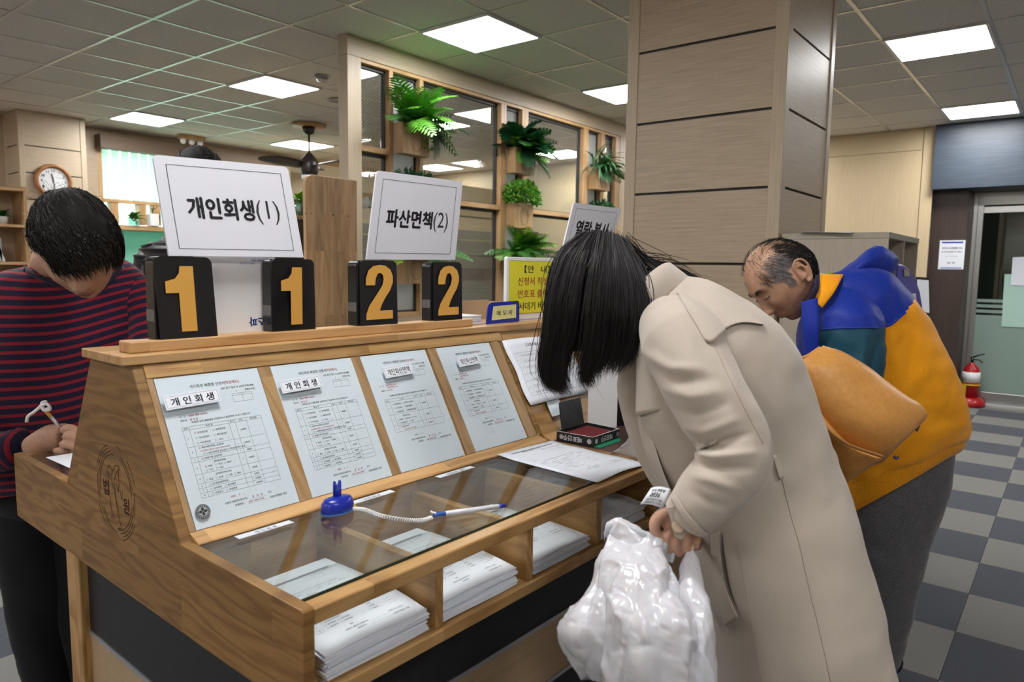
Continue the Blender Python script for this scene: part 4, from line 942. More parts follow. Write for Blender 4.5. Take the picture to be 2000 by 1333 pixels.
def bush(n, rx, ry, rz, lf, seed, c=(0, 0, 0)):
    rs = random.Random(seed); g = G()
    for i in range(n):
        u, v = rs.uniform(0, 2 * pi), rs.uniform(-.35, 1); r = rs.uniform(.55, 1) ** .5; q = math.sqrt(max(0, 1 - v * v))
        p = np.array(c) + np.array([rx * r * q * math.cos(u), ry * r * q * math.sin(u), rz * r * v]); d = nz(np.array([math.cos(u) * q, math.sin(u) * q, v]) + np.array([rs.gauss(0, .5) for _ in range(3)])); s_ = nz(np.cross(d, [rs.gauss(0, 1) for _ in range(3)])); L = lf * rs.uniform(.6, 1.3)
        g.add([p, p + d * L * .5 + s_ * L * .28, p + d * L, p + d * L * .5 - s_ * L * .28], [(0, 1, 2, 3)])
    return g
PLW = wood('planter_wood', 'z', c0=(.38, .22, .10), c1=(.50, .31, .155), c2=(.57, .38, .2), stave=(.6, .2), var=.12, rings=.5)
RINGM = mat('carved_ring', (.20, .11, .05), .7)
def planter(x0, zt, kind, label, seed):
    rs = random.Random(seed); w, h, yf, yb = .268, .222, 3.955, 4.052
    t = thing('wall_planter', label, 'planter', (x0 + w / 2, (yf + yb) / 2, zt - h), group='wooden plant boxes hung on the glazed partition')
    g = G().box(x0, x0 + w, yf, yf + .012, zt - h, zt).box(x0, x0 + .012, yf + .012, yb, zt - h, zt).box(x0 + w - .012, x0 + w, yf + .012, yb, zt - h, zt).box(x0 + .012, x0 + w - .012, yf + .012, yb, zt - h, zt - h + .012).box(x0 + .012, x0 + w - .012, yb - .012, yb, zt - h, zt)
    part(t, 'box', g, PLW, world=True)
    part(t, 'carved_ring', G().tube([(x0 + w * .52 + .058 * math.cos(a), yf - .0005, zt - h * .52 + .075 * math.sin(a)) for a in np.linspace(0, 2 * pi, 33)], .0018, 5), RINGM, True, world=True)
    part(t, 'soil', G().box(x0 + .012, x0 + w - .012, yf + .012, yb - .012, zt - .05, zt - .03), mat('potting_soil', (.03, .02, .014), .9) if 'potting_soil' not in bpy.data.materials else bpy.data.materials['potting_soil'], world=True)
    top = Vector((0, 0, h - .02))
    def fan(kd, ms, n, L0, L1, e0, e1):
        for i in range(n):
            az = rs.uniform(0, 2 * pi); az = az if math.sin(az) < .35 else az + pi
            add_leaf(t, kd, rs.choice(ms), (rs.uniform(-.09, .09), rs.uniform(-.04, .02), h - .02), az, rs.uniform(e0, e1), rs.uniform(L0, L1), rs.uniform(-.5, .5), 'frond' if kd == 'fern' else 'leaf')
    if kind == 'mix':
        fan('fern', [GRN[0], GRN[1], GRN[0]], 34, .26, .44, -.1, 1.35); fan('broad', [GRN[1], GRN[4], GRN[0], GRN[1]], 46, .12, .24, .2, 1.45)
        for i in range(5): add_leaf(t, 'fern', GRN[3], (.06 + .02 * i, -.05, h - .01), -.5 - .2 * i, -.2 - .2 * i, .24, 0, 'frond')
        part(t, 'trailing_stem', merge_(bush(60, .02, .02, .14, .03, seed, (.10, -.075, .10))), GRN[0], kind='stuff')
    elif kind == 'split':
        fan('split', [GRN[2], GRN[2], GRN[1]], 22, .26, .40, .1, 1.2); fan('fern', [GRN[1], GRN[2], GRN[0]], 24, .22, .38, -.4, .8)
        for a_, e_ in ((-2.3, -.7), (-1.7, -.8), (-1.2, -.75), (-.7, -.6)): add_leaf(t, 'spike', GRN[3], (0, -.05, h), a_, e_, .34, 0)
    elif kind == 'spike':
        fan('spike', [GRN[3], GRN[2], GRN[3]], 60, .28, .42, -.1, 1.4); fan('fern', [GRN[1], GRN[2]], 14, .22, .34, -.3, .7)
    elif kind == 'bush':
        part(t, 'foliage', bush(900, .21, .14, .15, .036, seed, (0, -.02, h + .05)), GRN[0], kind='stuff'); part(t, 'foliage', bush(420, .20, .14, .14, .032, seed + 1, (0, -.02, h + .05)), GRN[4], kind='stuff')
        part(t, 'foliage', bush(500, .15, .10, .10, .034, seed + 2, (0, -.02, h + .03)), GRN[1], kind='stuff')
    elif kind == 'ivy':
        fan('broad', [GRN[2], GRN[2], GRN[1]], 60, .11, .19, -.3, 1.4)
        part(t, 'foliage', bush(260, .20, .12, .10, .05, seed, (0, -.02, h + .03)), GRN[2], kind='stuff')
    elif kind == 'feather':
        fan('fern', [GRN[0], GRN[4], GRN[0], GRN[1]], 56, .24, .42, 0, 1.35)
    return t
def merge_(g): return g
PX = (3.664, 4.996, 6.335)
for x0, zt, kd, lb, sd in ((PX[0], 2.545, 'mix', 'wooden plant box with bushy bright ferns, top of the leftmost hanging column', 1), (PX[0], 2.065, 'ivy', 'wooden plant box with dark ivy leaves just above the second white sign', 2), (PX[0], 1.585, 'feather', 'wooden plant box with a carved ring behind the number two boxes', 3),
                          (PX[1], 2.55, 'split', 'wooden plant box with dark split leaves and hanging pale roots, top of the middle column', 4), (PX[1], 2.068, 'bush', 'wooden plant box with compact round bright green bush, middle column', 5), (PX[1], 1.585, 'feather', 'wooden plant box with feathery light green fern behind the yellow notice', 6),
                          (PX[2], 2.53, 'spike', 'wooden plant box with spiky grey-green leaves, top of the rightmost column', 7), (PX[2], 2.05, 'ivy', 'wooden plant box with leafy green plant above the third white sign', 8)): planter(x0, zt, kd, lb, sd)

# wooden screen board of the writing booth, cabinet behind it
YS = 3.5; r = .055; x0, x1, z1 = 2.492, 2.864, 2.012
A = [(x0 + r + r * math.cos(a), YS, z1 - r + r * math.sin(a)) for a in np.linspace(pi, pi / 2, 8)] + [(x1, YS, z1 - .0), (x1, YS, 0), (x0, YS, 0)]
t = thing('booth_screen', 'tall oak screen board with a rounded corner between the first two signs', 'screen', ((x0 + x1) / 2, YS, 0))
part(t, 'board', G().prism(A, (0, .028, 0)), OAK_BOARD, world=True, bev=.003)
for i, x in enumerate((597, 607, 650, 652, 680)): 
    p = ony(x, 417 + (i > 1) * 3 + (i == 4) * 3, YS); part(t, 'screw_hole', G().disc(p, .004, (0, -1, 0), 10, .0008), BLACK, world=True)
q0, q1 = ony(572, 421, 5.4), ony(640, 417, 5.4)
t = thing('low_cabinet', 'dark open cabinet with a pale wooden top behind the oak screen board', 'cabinet', ((q0[0] + q1[0]) / 2, 5.6, 0))
CABD = mat('dark_cabinet', (.05, .032, .022), .6)
part(t, 'top', G().box(q0[0] - .25, q1[0] + .3, 5.4, 5.85, q0[2] - .03, q0[2]), PINE_X, world=True, bev=.003); part(t, 'carcass', G().box(q0[0] - .23, q1[0] + .28, 5.42, 5.84, 0, q0[2] - .03), CABD, world=True)
jc = ony(586, 405, 5.55); jc[2] = q0[2] + .001
t = thing('jar_plant', 'clear glass jar with lime green leaves on the low cabinet beside the oak screen', 'plant', jc)
part(t, 'jar', G().lathe((0, 0, 0), [(.001, 0), (.078, 0), (.082, .02), (.082, .15), (.078, .155), (.074, .15), (.074, .02), (.001, .012)], 24), glass('jar_glass', (.62, .78, .72), .05), True)
part(t, 'water', G().lathe((0, 0, .013), [(.001, 0), (.072, 0), (.072, .09), (.001, .09)], 20), mat('murky_water', (.10, .16, .11), .2), True)
for i in range(7): add_leaf(t, 'broad', GRN[4] if i % 2 else GRN[0], (0, 0, .12), i * .9, .7 + .1 * i, .11 + .02 * (i % 3))
part(t, 'stem', G().tube([(0, 0, .02), (.01, 0, .15), (.02, .0, .26)], .004, 6), GRN[0], True); add_leaf(t, 'broad', GRN[4], (.02, 0, .25), -.6, .5, .10)

# clock and poster on the small column
ck = ony(103, 355, 8.85)
t = thing('wall_clock', 'round wooden wall clock on the panelled column at the left', 'clock', (ck[0], 8.84, ck[2]))
CKW = wood('clock_rim_wood', 'x', c0=(.26, .10, .03), c1=(.36, .16, .055), c2=(.42, .21, .08), stave=(4, 4), var=.05)
part(t, 'rim', G().lathe((0, .005, 0), [(.140, .0), (.185, .0), (.188, .02), (.178, .042), (.160, .048), (.146, .038), (.140, .02)], 48, (0, -1, 0)), CKW, True); part(t, 'dial', G().disc((0, .0, 0), .145, (0, -1, 0), 40, .018), mat('clock_face', (.74, .76, .78), .5))
pr = Print((0, -.0195, 0), (1, 0, 0), (0, 0, 1), .0006)
for h_ in range(1, 13): a = pi / 2 - h_ * pi / 6; pr.text(str(h_), .115 * math.cos(a), .115 * math.sin(a) - .014, .038, 'black', .02, 'c')
pr.emit(t, INKS, world=False)
hm = Print((0, -.021, 0), (1, 0, 0), (0, 0, 1), .0006); hm.line(0, 0, .010, -.105, .008); hm.emit(t, INKS, {'black': 'minute_hand'}, False); hm = Print((0, -.022, 0), (1, 0, 0), (0, 0, 1), .0006); hm.line(0, -.01, -.018, .080, .012); hm.emit(t, INKS, {'black': 'hour_hand'}, False)
q = ony(66, 421, 8.84); solo('blue_poster', G().box(q[0], q[0] + .30, 8.826, 8.842, q[2] - .62, q[2]), mat('poster_blue', (.05, .20, .46), .5), 'blue poster on the panelled column behind the bowed head', 'poster')
# bookcase at the far left with plant, books, bag
b0x, b1x, by0, by1 = 1.75, 2.70, 8.55, 8.92
bz = [float(ony(12, y, by0)[2]) for y in (366, 438, 512)]
t = thing('bookcase', 'open wooden bookcase at the left edge beside the clock column', 'bookcase', ((b0x + b1x) / 2, 8.7, 0))
for z in [bz[0], bz[1], bz[2], bz[2] - .42, bz[2] - .84, .06]: part(t, 'shelf', G().box(b0x + .03, b1x - .03, by0, by1 - .02, z - .028, z), PINE_X, world=True, bev=.002)
for x in (b0x, b1x - .03): part(t, 'side_panel', G().box(x, x + .03, by0, by1, 0, bz[0] + .02), PINE, world=True, bev=.002)
part(t, 'back_panel', G().box(b0x + .03, b1x - .03, by1 - .02, by1, 0, bz[0]), BACKP, world=True)
for i, (px, c_, w_, h_, ln) in enumerate(((-9, (.55, .55, .52), .035, .25, .0), (1, (.30, .31, .33), .03, .24, .0), (8, (.50, .50, .50), .03, .25, .30), (-17, (.62, .60, .55), .04, .22, .0))):
    p = ony(px, 512, by0 + .06); M = Matrix.Translation((p[0], by0 + .05, bz[2])) @ Matrix.Rotation(-ln, 4, 'Y')
    solo('book', G().box(-w_ / 2, w_ / 2, 0, .18, .006, h_, M), mat('book_cover', c_, .6), ['pale upright book second from the left on the lower bookcase shelf', 'dark grey upright book on the lower bookcase shelf', 'light grey book leaning furthest right on the bookcase shelf', 'cream book leftmost on the lower bookcase shelf'][i], 'book', group='books on the bookcase shelf')
p = ony(6, 436, by0 + .1); t = thing('potted_plant', 'small leafy green plant in a pot on the bookcase', 'plant', (p[0], by0 + .12, bz[1] + .001))
part(t, 'pot', G().lathe((0, 0, 0), [(.001, 0), (.045, 0), (.055, .08), (.05, .08), (.045, .06), (.001, .06)], 18), mat('pale_pot', (.5, .5, .46), .5), True)
for i in range(14): add_leaf(t, 'broad', GRN[i % 3], (0, 0, .07), i * 2.4, .3 + .07 * i, .13)
# plants on the window sill
sy, sz = 9.20, 1.946
def sill(px, name, label, fn):
    p = ony(px, 445, sy); t = thing(name, label, 'plant', (p[0], sy, sz), group='plants on the window sill'); fn(t)
def jarp(t):
    part(t, 'jar', G().lathe((0, 0, 0), [(.001, 0), (.06, 0), (.065, .10), (.06, .10), (.055, .01), (.001, .01)], 20), glass('sill_jar_glass', (.7, .85, .8), .05), True)
    for i in range(12): add_leaf(t, 'broad', GRN[i % 2], (0, 0, .05), i * 2.4, .5 + .07 * i, .17)
def cac(t):
    part(t, 'pot', G().box(-.055, .055, -.055, .055, 0, .155), WHITE_PL, bev=.008)
    for i in range(9): add_leaf(t, 'spike', GRN[2], (0, 0, .15), i * .9, 1.1, .17)
def lime(t):
    part(t, 'pot', G().lathe((0, 0, 0), [(.001, 0), (.05, 0), (.06, .09), (.055, .09), (.05, .07), (.001, .07)], 18), mat('green_pot', (.25, .42, .08), .4), True)
    for i in range(14): add_leaf(t, 'broad', GRN[4], (0, 0, .08), i * 2.4, .8 + .05 * i, .14)
sill(262, 'jar_plant', 'leafy plant in a clear jar on the window sill, left of the white pot', jarp); sill(299, 'potted_cactus', 'spiky dark plant in a square white pot on the window sill', cac); sill(327, 'potted_plant', 'lime green plant on the window sill right of the white pot', lime)
# ceiling fan, fixtures
fc = onz(603, 243, ZC); zm = lambda y: float((EYE + ray(603, y) * ((fc[:2] @ FW[:2]) / (ray(603, y)[:2] @ FW[:2])))[2])
t = thing('ceiling_fan', 'dark brown ceiling fan on a round wooden base with a white lamp', 'fan', (fc[0], fc[1], ZC))
DKM = mat('dark_brown_metal', (.028, .020, .018), .35)
k = fc[:3].copy(); k[2] = ZC
part(t, 'wooden_base', G().lathe((0, 0, 0), [(.001, -.001), (.19, -.001), (.19, -.03), (.001, -.03)], 36), PLW, True)
part(t, 'canopy', G().lathe((0, 0, 0), [(.001, -.03), (.075, -.03), (.06, -.10), (.02, -.115), (.001, -.115)], 24), DKM, True); part(t, 'rod', G().tube([(0, 0, -.11), (0, 0, zm(298) - ZC)], .011, 10), DKM, True)
a_ = zm(296) - ZC; part(t, 'motor', G().lathe((0, 0, 0), [(.001, a_), (.03, a_ - .02), (.09, a_ - .09), (.105, a_ - .15), (.10, a_ - .22), (.085, a_ - .27), (.001, a_ - .27)], 28), DKM, True)
part(t, 'lamp_cover', G().lathe((0, 0, 0), [(.001, a_ - .27), (.09, a_ - .27), (.09, a_ - .31), (.001, a_ - .325)], 24), mat('fan_lamp_white', (.8, .8, .78), .4), True)
for az in (.75, 2.85, 4.95):
    M = Matrix.Rotation(az, 4, 'Z') @ Matrix.Translation((0, 0, a_ - .15)) @ Matrix.Rotation(.30, 4, 'X'); g = G()
    def bl(i, j): x = .09 + .48 * i; w = .085 * math.sin(pi * min(1, .25 + .75 * i)) ** .5 + .02; return M @ Vector((x, w * (j - .5) * 2, .03 * math.sin(2 * i)))
    g.sheet(bl, 10, 4, (0, 0, .008)); part(t, 'blade', g, DKM, True)
fx = onz(374, 266, ZC); t = thing('bulb_fixture', 'small wooden ceiling bar with white bulbs above the window', 'lamp', (fx[0], fx[1], ZC))
part(t, 'bar', G().box(-.16, .16, -.05, .05, -.045, -.001), PLW, bev=.003)
for x in (-.11, 0, .11): part(t, 'bulb', G().lathe((x, 0, 0), [(.001, -.045), (.03, -.05), (.035, -.08), (.02, -.105), (.001, -.11)], 14), WHITE_PL, True)
sdp = onz(628, 148, ZC); t = thing('smoke_detector', 'round smoke detector on the ceiling left of the partition post', 'detector', (sdp[0], sdp[1], ZC))
part(t, 'base', G().lathe((0, 0, 0), [(.001, -.001), (.055, -.001), (.055, -.02), (.001, -.02)], 24), mat('grey_plastic', (.35, .35, .34), .5), True); part(t, 'head', G().lathe((0, 0, 0), [(.045, -.02), (.038, -.045), (.015, -.055), (.001, -.055)], 24), STEEL, True)
sdp = onz(660, 195, ZC); solo('ceiling_vent', G().lathe((sdp[0], sdp[1], ZC), [(.001, -.001), (.10, -.001), (.10, -.012), (.07, -.014), (.06, -.008), (.001, -.008)], 28), bpy.data.materials['grey_plastic'], 'round grey ceiling vent half hidden by the partition post', 'vent', True)
# pendant bulbs and red-brown blinds beyond the partition
p0, p1 = ony(690, 376, 5.6), ony(752, 383, 5.6)
t = thing('pendant_lamp', 'pale wooden bar with two white egg-shaped bulbs hanging behind the partition glass', 'lamp', ((p0[0] + p1[0]) / 2, 5.6, ZC))
part(t, 'bar', G().box(p0[0], p1[0], 5.56, 5.64, p0[2] - .045, p0[2] + .01), PINE_X, world=True, bev=.003)
for x in (p0[0] + .05, p1[0] - .05): part(t, 'suspension_rod', G().tube([(x, 5.6, p0[2]), (x, 5.6, ZC - .001)], .006, 6), STEEL, True, world=True)
for px in (712, 731):
    p = ony(px, 393, 5.6); part(t, 'bulb', G().lathe(p, [(.001, -.075), (.035, -.06), (.05, -.01), (.04, .045), (.018, .075), (.001, .078)], 20), WHITE_PL, True, world=True); part(t, 'cord', G().tube([p + (0, 0, .07), (p[0], p[1], p0[2] - .04)], .006, 6), PINE, True, world=True)
RBR = mat('red_brown_blind', (.12, .045, .028), .55)
p0, p1 = ony(576, 331, 9.24), ony(740, 420, 9.24); t = thing('wooden_blind', 'red-brown slatted blind on the back wall behind the ceiling fan', 'blind', ((p0[0] + p1[0]) / 2, 9.2, p1[2]))
z = p1[2]
while z < p0[2] - .02: part(t, 'slat', G().box(p0[0], p1[0] + .6, 9.25, 9.27, z, z + .038), RBR, world=True); z += .045
part(t, 'backing', G().box(p0[0], p1[0] + .6, 9.275, 9.299, p1[2], p0[2]), RBR, world=True)

# shelf unit against the column, ticket machine, notices, extinguisher
GREIGE = laminate('greige_board', (.47, .42, .345), 'z', .05); GREIGE_T = laminate('greige_top', (.42, .39, .32), 'x', .05)
kx0, kx1, ky0, ky1, kz = 3.42, 4.142, .657, 1.108, 1.672
t = thing('shelf_unit', 'tall pale open shelf unit beside the column, behind the balding man', 'shelf', ((kx0 + kx1) / 2, (ky0 + ky1) / 2, 0))
part(t, 'top', G().box(kx0 - .003, kx1 + .003, ky0 - .003, ky1, kz - .027, kz), GREIGE_T, world=True, bev=.002)
for a in (kx0, (kx0 + kx1) / 2 - .01, kx1 - .02): part(t, 'upright', G().box(a, a + .02, ky0, ky1 - .012, 0.02, kz - .027), GREIGE, world=True, bev=.001)
part(t, 'back_panel', G().box(kx0 + .02, kx1 - .02, ky1 - .012, ky1, .02, kz - .027), GREIGE, world=True)
for z in (.03, .36, .69, 1.02, 1.33): 
    for a, b in ((kx0 + .02, (kx0 + kx1) / 2 - .01), ((kx0 + kx1) / 2 + .01, kx1 - .02)): part(t, 'shelf', G().box(a, b, ky0 + .01, ky1 - .012, z - .018, z), GREIGE, world=True)
pa, pb, pc, pd = [onz(x, y, kz + .003) for x, y in ((1553, 456.5), (1650, 462.5), (1668, 456), (1580, 454))]
ky_ = lambda x, y: np.array([x, y, kz + .002])
solo('paper_sheet', G().add([ky_(3.40, 1.02), ky_(3.40, .80), ky_(3.62, .80), ky_(3.62, 1.02), *(p + np.array([0, 0, .006]) for p in (ky_(3.385, 1.02), ky_(3.385, .80) - (0, 0, .012), ky_(3.62, .80), ky_(3.62, 1.02)))], [(3, 2, 1, 0), (4, 5, 6, 7), (0, 1, 5, 4), (1, 2, 6, 5), (2, 3, 7, 6), (3, 0, 4, 7)]), PAPER, 'white papers lying on top of the pale shelf unit', 'paper')
VIO = mat('violet_plastic', (.09, .085, .38), .4)
def kio(x, y, dx=0): return ony(x, y, .62)
ka = at(1785, 580, 3.14)
t = thing('ticket_machine', 'violet queue ticket machine standing in front of the pale shelf unit', 'machine', (ka[0], ka[1], 0))
W_ = lambda x, y, d: at(x, y, d)
fr_ = [W_(1755, 636, 3.04), W_(1802, 632, 3.14), W_(1802, 600, 3.14), W_(1797, 570, 3.14), W_(1788, 545, 3.12), W_(1776, 526, 3.1), W_(1766, 518, 3.08), W_(1755, 516, 3.06)]
part(t, 'front_cover', G().prism(fr_, (.030, .018, 0)), VIO, world=True, bev=.006)
part(t, 'stand', G().prism([W_(1768, 636, 3.16), W_(1790, 634, 3.18), np.array([*W_(1790, 634, 3.18)[:2], 0]), np.array([*W_(1768, 636, 3.16)[:2], 0])], (.03, .015, 0)), mat('dark_stand', (.08, .075, .07), .5), world=True)
part(t, 'label', G().prism([W_(1767, 577, 3.045), W_(1788, 573, 3.09), W_(1789, 587, 3.09), W_(1769, 589, 3.045)], (-.003, -.0015, 0)), WHITE_PL, world=True); part(t, 'chrome_slot', G().prism([W_(1765, 525, 3.07), W_(1774, 527, 3.09), W_(1777, 540, 3.095), W_(1766, 540, 3.075)], (-.003, -.0015, 0)), STEEL, world=True)
na, nb, nc, nd = W_(1789, 541, 5.2), W_(1815, 543, 5.25), W_(1817, 617, 5.25), W_(1789, 612, 5.2)
t = thing('framed_notice', 'black framed notice on a stand behind the violet ticket machine', 'notice', (na[0], na[1], 0))
part(t, 'frame', G().prism([na, nb, nc, nd], (.02, .01, 0)), BLACK_PL, world=True); ii = lambda k, p: (na + nb + nc + nd) / 4 + (p - (na + nb + nc + nd) / 4) * k
part(t, 'sheet', G().prism([ii(.86, p) - FW * .003 for p in (na, nb, nc, nd)], FW * .003), PAPER, world=True); part(t, 'pole', G().tube([(nd + nc) / 2, np.array([*((nd + nc) / 2)[:2], .02])], .012, 8), BLACK_PL, True, world=True); part(t, 'foot', G().lathe(np.array([*((nd + nc) / 2)[:2], 0]), [(.001, .0), (.13, .0), (.13, .015), (.001, .02)], 20), BLACK_PL, True, world=True)
# notice on the dark panel by the door
xs = XW + .118
c0, c1, c2, c3 = [onx(x, y, xs) for x, y in ((1836, 470), (1886, 471), (1881, 528), (1834, 526))]
t = thing('door_notice', 'white notice with blue bands on the dark brown panel by the door', 'notice', (c0 + c2) / 2)
R_ = np.array([0, -1, 0]); wN = abs(c1[1] - c0[1]); hN = abs(c0[2] - c3[2]); O_ = np.array([xs - .003, c0[1], c3[2]])
part(t, 'sheet', G().prism([O_, O_ + R_ * wN, O_ + R_ * wN + (0, 0, hN), O_ + (0, 0, hN)], (.0028, 0, 0)), PAPER, world=True)
pr = Print(O_ - (.0004, 0, 0), R_, (0, 0, 1), .0004); pr.fill(wN * .08, hN * .90, wN * .92, hN * .955, 'blue', 1); pr.fill(wN * .08, hN * .03, wN * .92, hN * .06, 'blue', 1); pr.text('코로나19 감염예방 안내', wN / 2, hN * .70, hN * .085, 'black', .02, 'c', w=wN * .78); pr.text('마스크 착용 후 출입하여 주시기 바랍니다', wN / 2, hN * .58, hN * .06, 'black', .02, 'c', w=wN * .8); pr.text('손소독제 사용', wN / 2, hN * .43, hN * .05, 'grey', 0, 'c', w=wN * .5); pr.text('법 원', wN / 2, hN * .20, hN * .06, 'grey', .02, 'c', w=wN * .3); pr.emit(t, INKS)
# notices on the door glass and things behind it
def doorpaper(px, label, m, off):
    P_ = [onx(x, y, XD + off) for x, y in px]; return solo('door_paper', G().prism(P_, (.002, 0, 0)), m, label, 'paper')
doorpaper(((1978, 503), (2040, 500), (2040, 562), (1974, 557)), 'white paper taped on the door glass at the right edge', PAPER, -.004)
doorpaper(((1962, 536), (2040, 536), (2040, 642), (1956, 638)), 'pale green notice on the door glass below the white paper', mat('pale_green_paper', (.42, .62, .55), .5), .004)
solo('hanging_cloth', G().box(XD + .9, XD + 1.0, .55, .75, 1.55, 2.05), mat('dull_blue_thing', (.20, .26, .27), .7), 'dull blue-grey hanging thing seen through the glass door', 'cloth')
ex = onz(1893, 781, 0.0); ex = np.array([9.49, ex[1] * 9.49 / ex[0], 0])
t = thing('fire_extinguisher', 'red fire extinguisher in a red stand by the glass door', 'extinguisher', ex); REDX = mat('extinguisher_red', (.42, .012, .015), .3)
part(t, 'stand', G().lathe((0, 0, 0), [(.001, 0), (.155, 0), (.155, .05), (.12, .09), (.105, .10), (.001, .10)], 28), REDX, True)
part(t, 'cylinder', G().lathe((0, 0, 0), [(.001, .10), (.085, .10), (.088, .38), (.07, .44), (.03, .475), (.03, .49), (.001, .49)], 28), REDX, True)
part(t, 'label', G().lathe((0, 0, 0), [(.0885, .27), (.0895, .27), (.0895, .39), (.0885, .39)], 28), WHITE_PL, True); part(t, 'valve', G().tube([(0, 0, .49), (0, 0, .55)], .014, 10), BLACK_PL, True)
part(t, 'handle', G().tube([(0, .02, .54), (0, -.05, .58), (0, -.11, .60)], .009, 8).tube([(0, .0, .53), (0, -.06, .53), (0, -.10, .50)], .007, 8), BLACK_PL, True, kind='stuff'); part(t, 'holder_band', G().lathe((0, 0, 0), [(.089, .235), (.096, .235), (.096, .255), (.089, .255)], 28), mat('yellow_band', (.62, .40, .02), .4), True)
part(t, 'yellow_tag', G().box(-.10, -.09, .03, .10, .13, .25), bpy.data.materials['yellow_band'])

# ------------------------------------------------------------------ figures: helpers
from mathutils.bvhtree import BVHTree
def spow(c, p): return np.sign(c) * np.abs(c) ** p
def loft_px(sl, n=48, m=60, pw=2.2, cap=True):
    """closed body from slices ((px,py,d) left, (px,py,d) right, thickness in metres): real width and real depth"""
    A = np.array([at(*s[0]) for s in sl]); B = np.array([at(*s[1]) for s in sl]); T = np.array([[s[2]] for s in sl]); 
    A, B, T = cat_rom(A, m), cat_rom(B, m), cat_rom(np.hstack([T, T]), m)[:, 0]
    rings = []
    an = np.arange(n) * 2 * pi / n; ca, sa = spow(np.cos(an), 2 / pw), spow(np.sin(an), 2 / pw)
    for a, b, t in zip(A, B, T):
        c = (a + b) / 2; h = (b - a) / 2; v = nz(c - EYE); v = nz(v - nz(h) * (v @ nz(h)))
        rings.append([c + h * x + v * t / 2 * y for x, y in zip(ca, sa)])
    g = G(); g.loft(rings, cap); g.shape = (m, n); return g
def limb(P, r, m=60, n=32, flat=1.0, up=None):
    P = cat_rom(P, m); r = np.interp(np.linspace(0, 1, m), np.linspace(0, 1, len(r)), r) if len(r) != m else r
    k = np.ones(m); 
    for i in range(4): k[i] = math.sin((i + 1) / 5 * pi / 2); k[-1 - i] = k[i]
    g = G(); g.tube(P, np.array(r) * k, n, flat=flat, up=up); g.shape = (m, n); return g
def vnorm(V, F):
    Nn = np.zeros_like(V)
    for f in F:
        a = V[list(f)]
        if len(f) > 8: continue
        nn = np.cross(a[1] - a[0], a[2] - a[0]) if len(f) == 3 else np.cross(a[2] - a[0], a[3] - a[1])
        for i in f: Nn[i] += nn
    L = np.linalg.norm(Nn, axis=1); return Nn / (L[:, None] + 1e-12)
def folds(g, lines, noise_amp=0., noise_scale=8., seed=0.):
    """push cloth in and out along crease lines (pixel polylines, width px, height m) and by soft noise"""
    V = np.array(g.v); Nn = vnorm(V, g.f); P = proj(V); front = (Nn * (EYE - V)).sum(1) > 0; d = np.zeros(len(V))
    for pts, w, h in lines:
        best = np.full(len(V), 1e9); fade = np.ones(len(V)); pts = np.array(pts, float); nseg = len(pts) - 1
        for i in range(nseg):
            a, b = pts[i], pts[i + 1]; ab = b - a; t = ((P[:, :2] - a) @ ab) / (ab @ ab); tc = np.clip(t, 0, 1)
            q = np.linalg.norm(P[:, :2] - a - tc[:, None] * ab, axis=1); k = q < best; best[k] = q[k]; fade[k] = np.sin(pi * np.clip((i + tc[k]) / nseg * .9 + .05, 0, 1)) ** .6
        d += np.where(front, h * np.exp(-(best / w) ** 2) * fade, 0)
    if noise_amp:
        for i, p in enumerate(V): d[i] += noise_amp * mnoise.fractal(Vector(p * noise_scale) + Vector((seed, seed * 2, 0)), .8, 2.0, 3)
    V = V + Nn * d[:, None]; g.v = [tuple(p) for p in V]; return g
def merge(*gs):
    o = G()
    for g in gs: o.add(g.v, g.f)
    return o
def remesh(g, vox, smooth=2):
    me = bpy.data.meshes.new('tmp'); me.from_pydata(g.v, [], g.f); me.update()
    o = bpy.data.objects.new('tmp', me); C.objects.link(o)
    m = o.modifiers.new('r', 'REMESH'); m.mode = 'VOXEL'; m.voxel_size = vox; m.use_smooth_shade = True
    if smooth: s = o.modifiers.new('s', 'SMOOTH'); s.factor = .5; s.iterations = smooth
    dg = bpy.context.evaluated_depsgraph_get(); dg.update(); ev = o.evaluated_get(dg); m2 = bpy.data.meshes.new_from_object(ev)
    n = len(m2.vertices); V = np.empty(n * 3); m2.vertices.foreach_get('co', V); V = V.reshape(-1, 3)
    F = [tuple(p.vertices) for p in m2.polygons]
    bpy.data.objects.remove(o); bpy.data.meshes.remove(me); bpy.data.meshes.remove(m2)
    r = G(); r.v = [tuple(p) for p in V]; r.f = F; return r
def bvh(g): return BVHTree.FromPolygons([Vector(p) for p in g.v], [f for f in g.f])
def hit(tree, px, py, off, dflt):
    r = nz(ray(px, py)); loc, nn, i, dist = tree.ray_cast(Vector(EYE), Vector(r))
    if loc is None:
        p = at(px, py, dflt); loc, nn, i, dist = tree.find_nearest(Vector(p))
        q = np.array(loc); return q + nz(np.array(nn) if (np.array(nn) @ (EYE - q)) > 0 else -np.array(nn)) * off
    nn = np.array(nn); nn = nn if nn @ r < 0 else -nn
    return np.array(loc) + nn * off
def drape(tree, fn, nu, nv, off, th, dflt):
    """thin cloth piece laid on a garment: fn(s,t) -> pixel; lands on the surface, lifted by off"""
    g = G(); of = off if callable(off) else (lambda s, t: off); V = [[hit(tree, *fn(i / nu, j / nv), of(i / nu, j / nv), dflt) for i in range(nu + 1)] for j in range(nv + 1)]
    g.sheet(lambda s, t: V[int(round(t * nv))][int(round(s * nu))], nu, nv, (nz(ray(*fn(.5, .5))) * -th)); return g
def seam(tree, pts, r, dflt, off=.0005, n=30): return G().tube([hit(tree, x, y, off, dflt) for x, y in cat_rom(np.array([(*p, 0) for p in pts]), n)[:, :2]], r, 6)
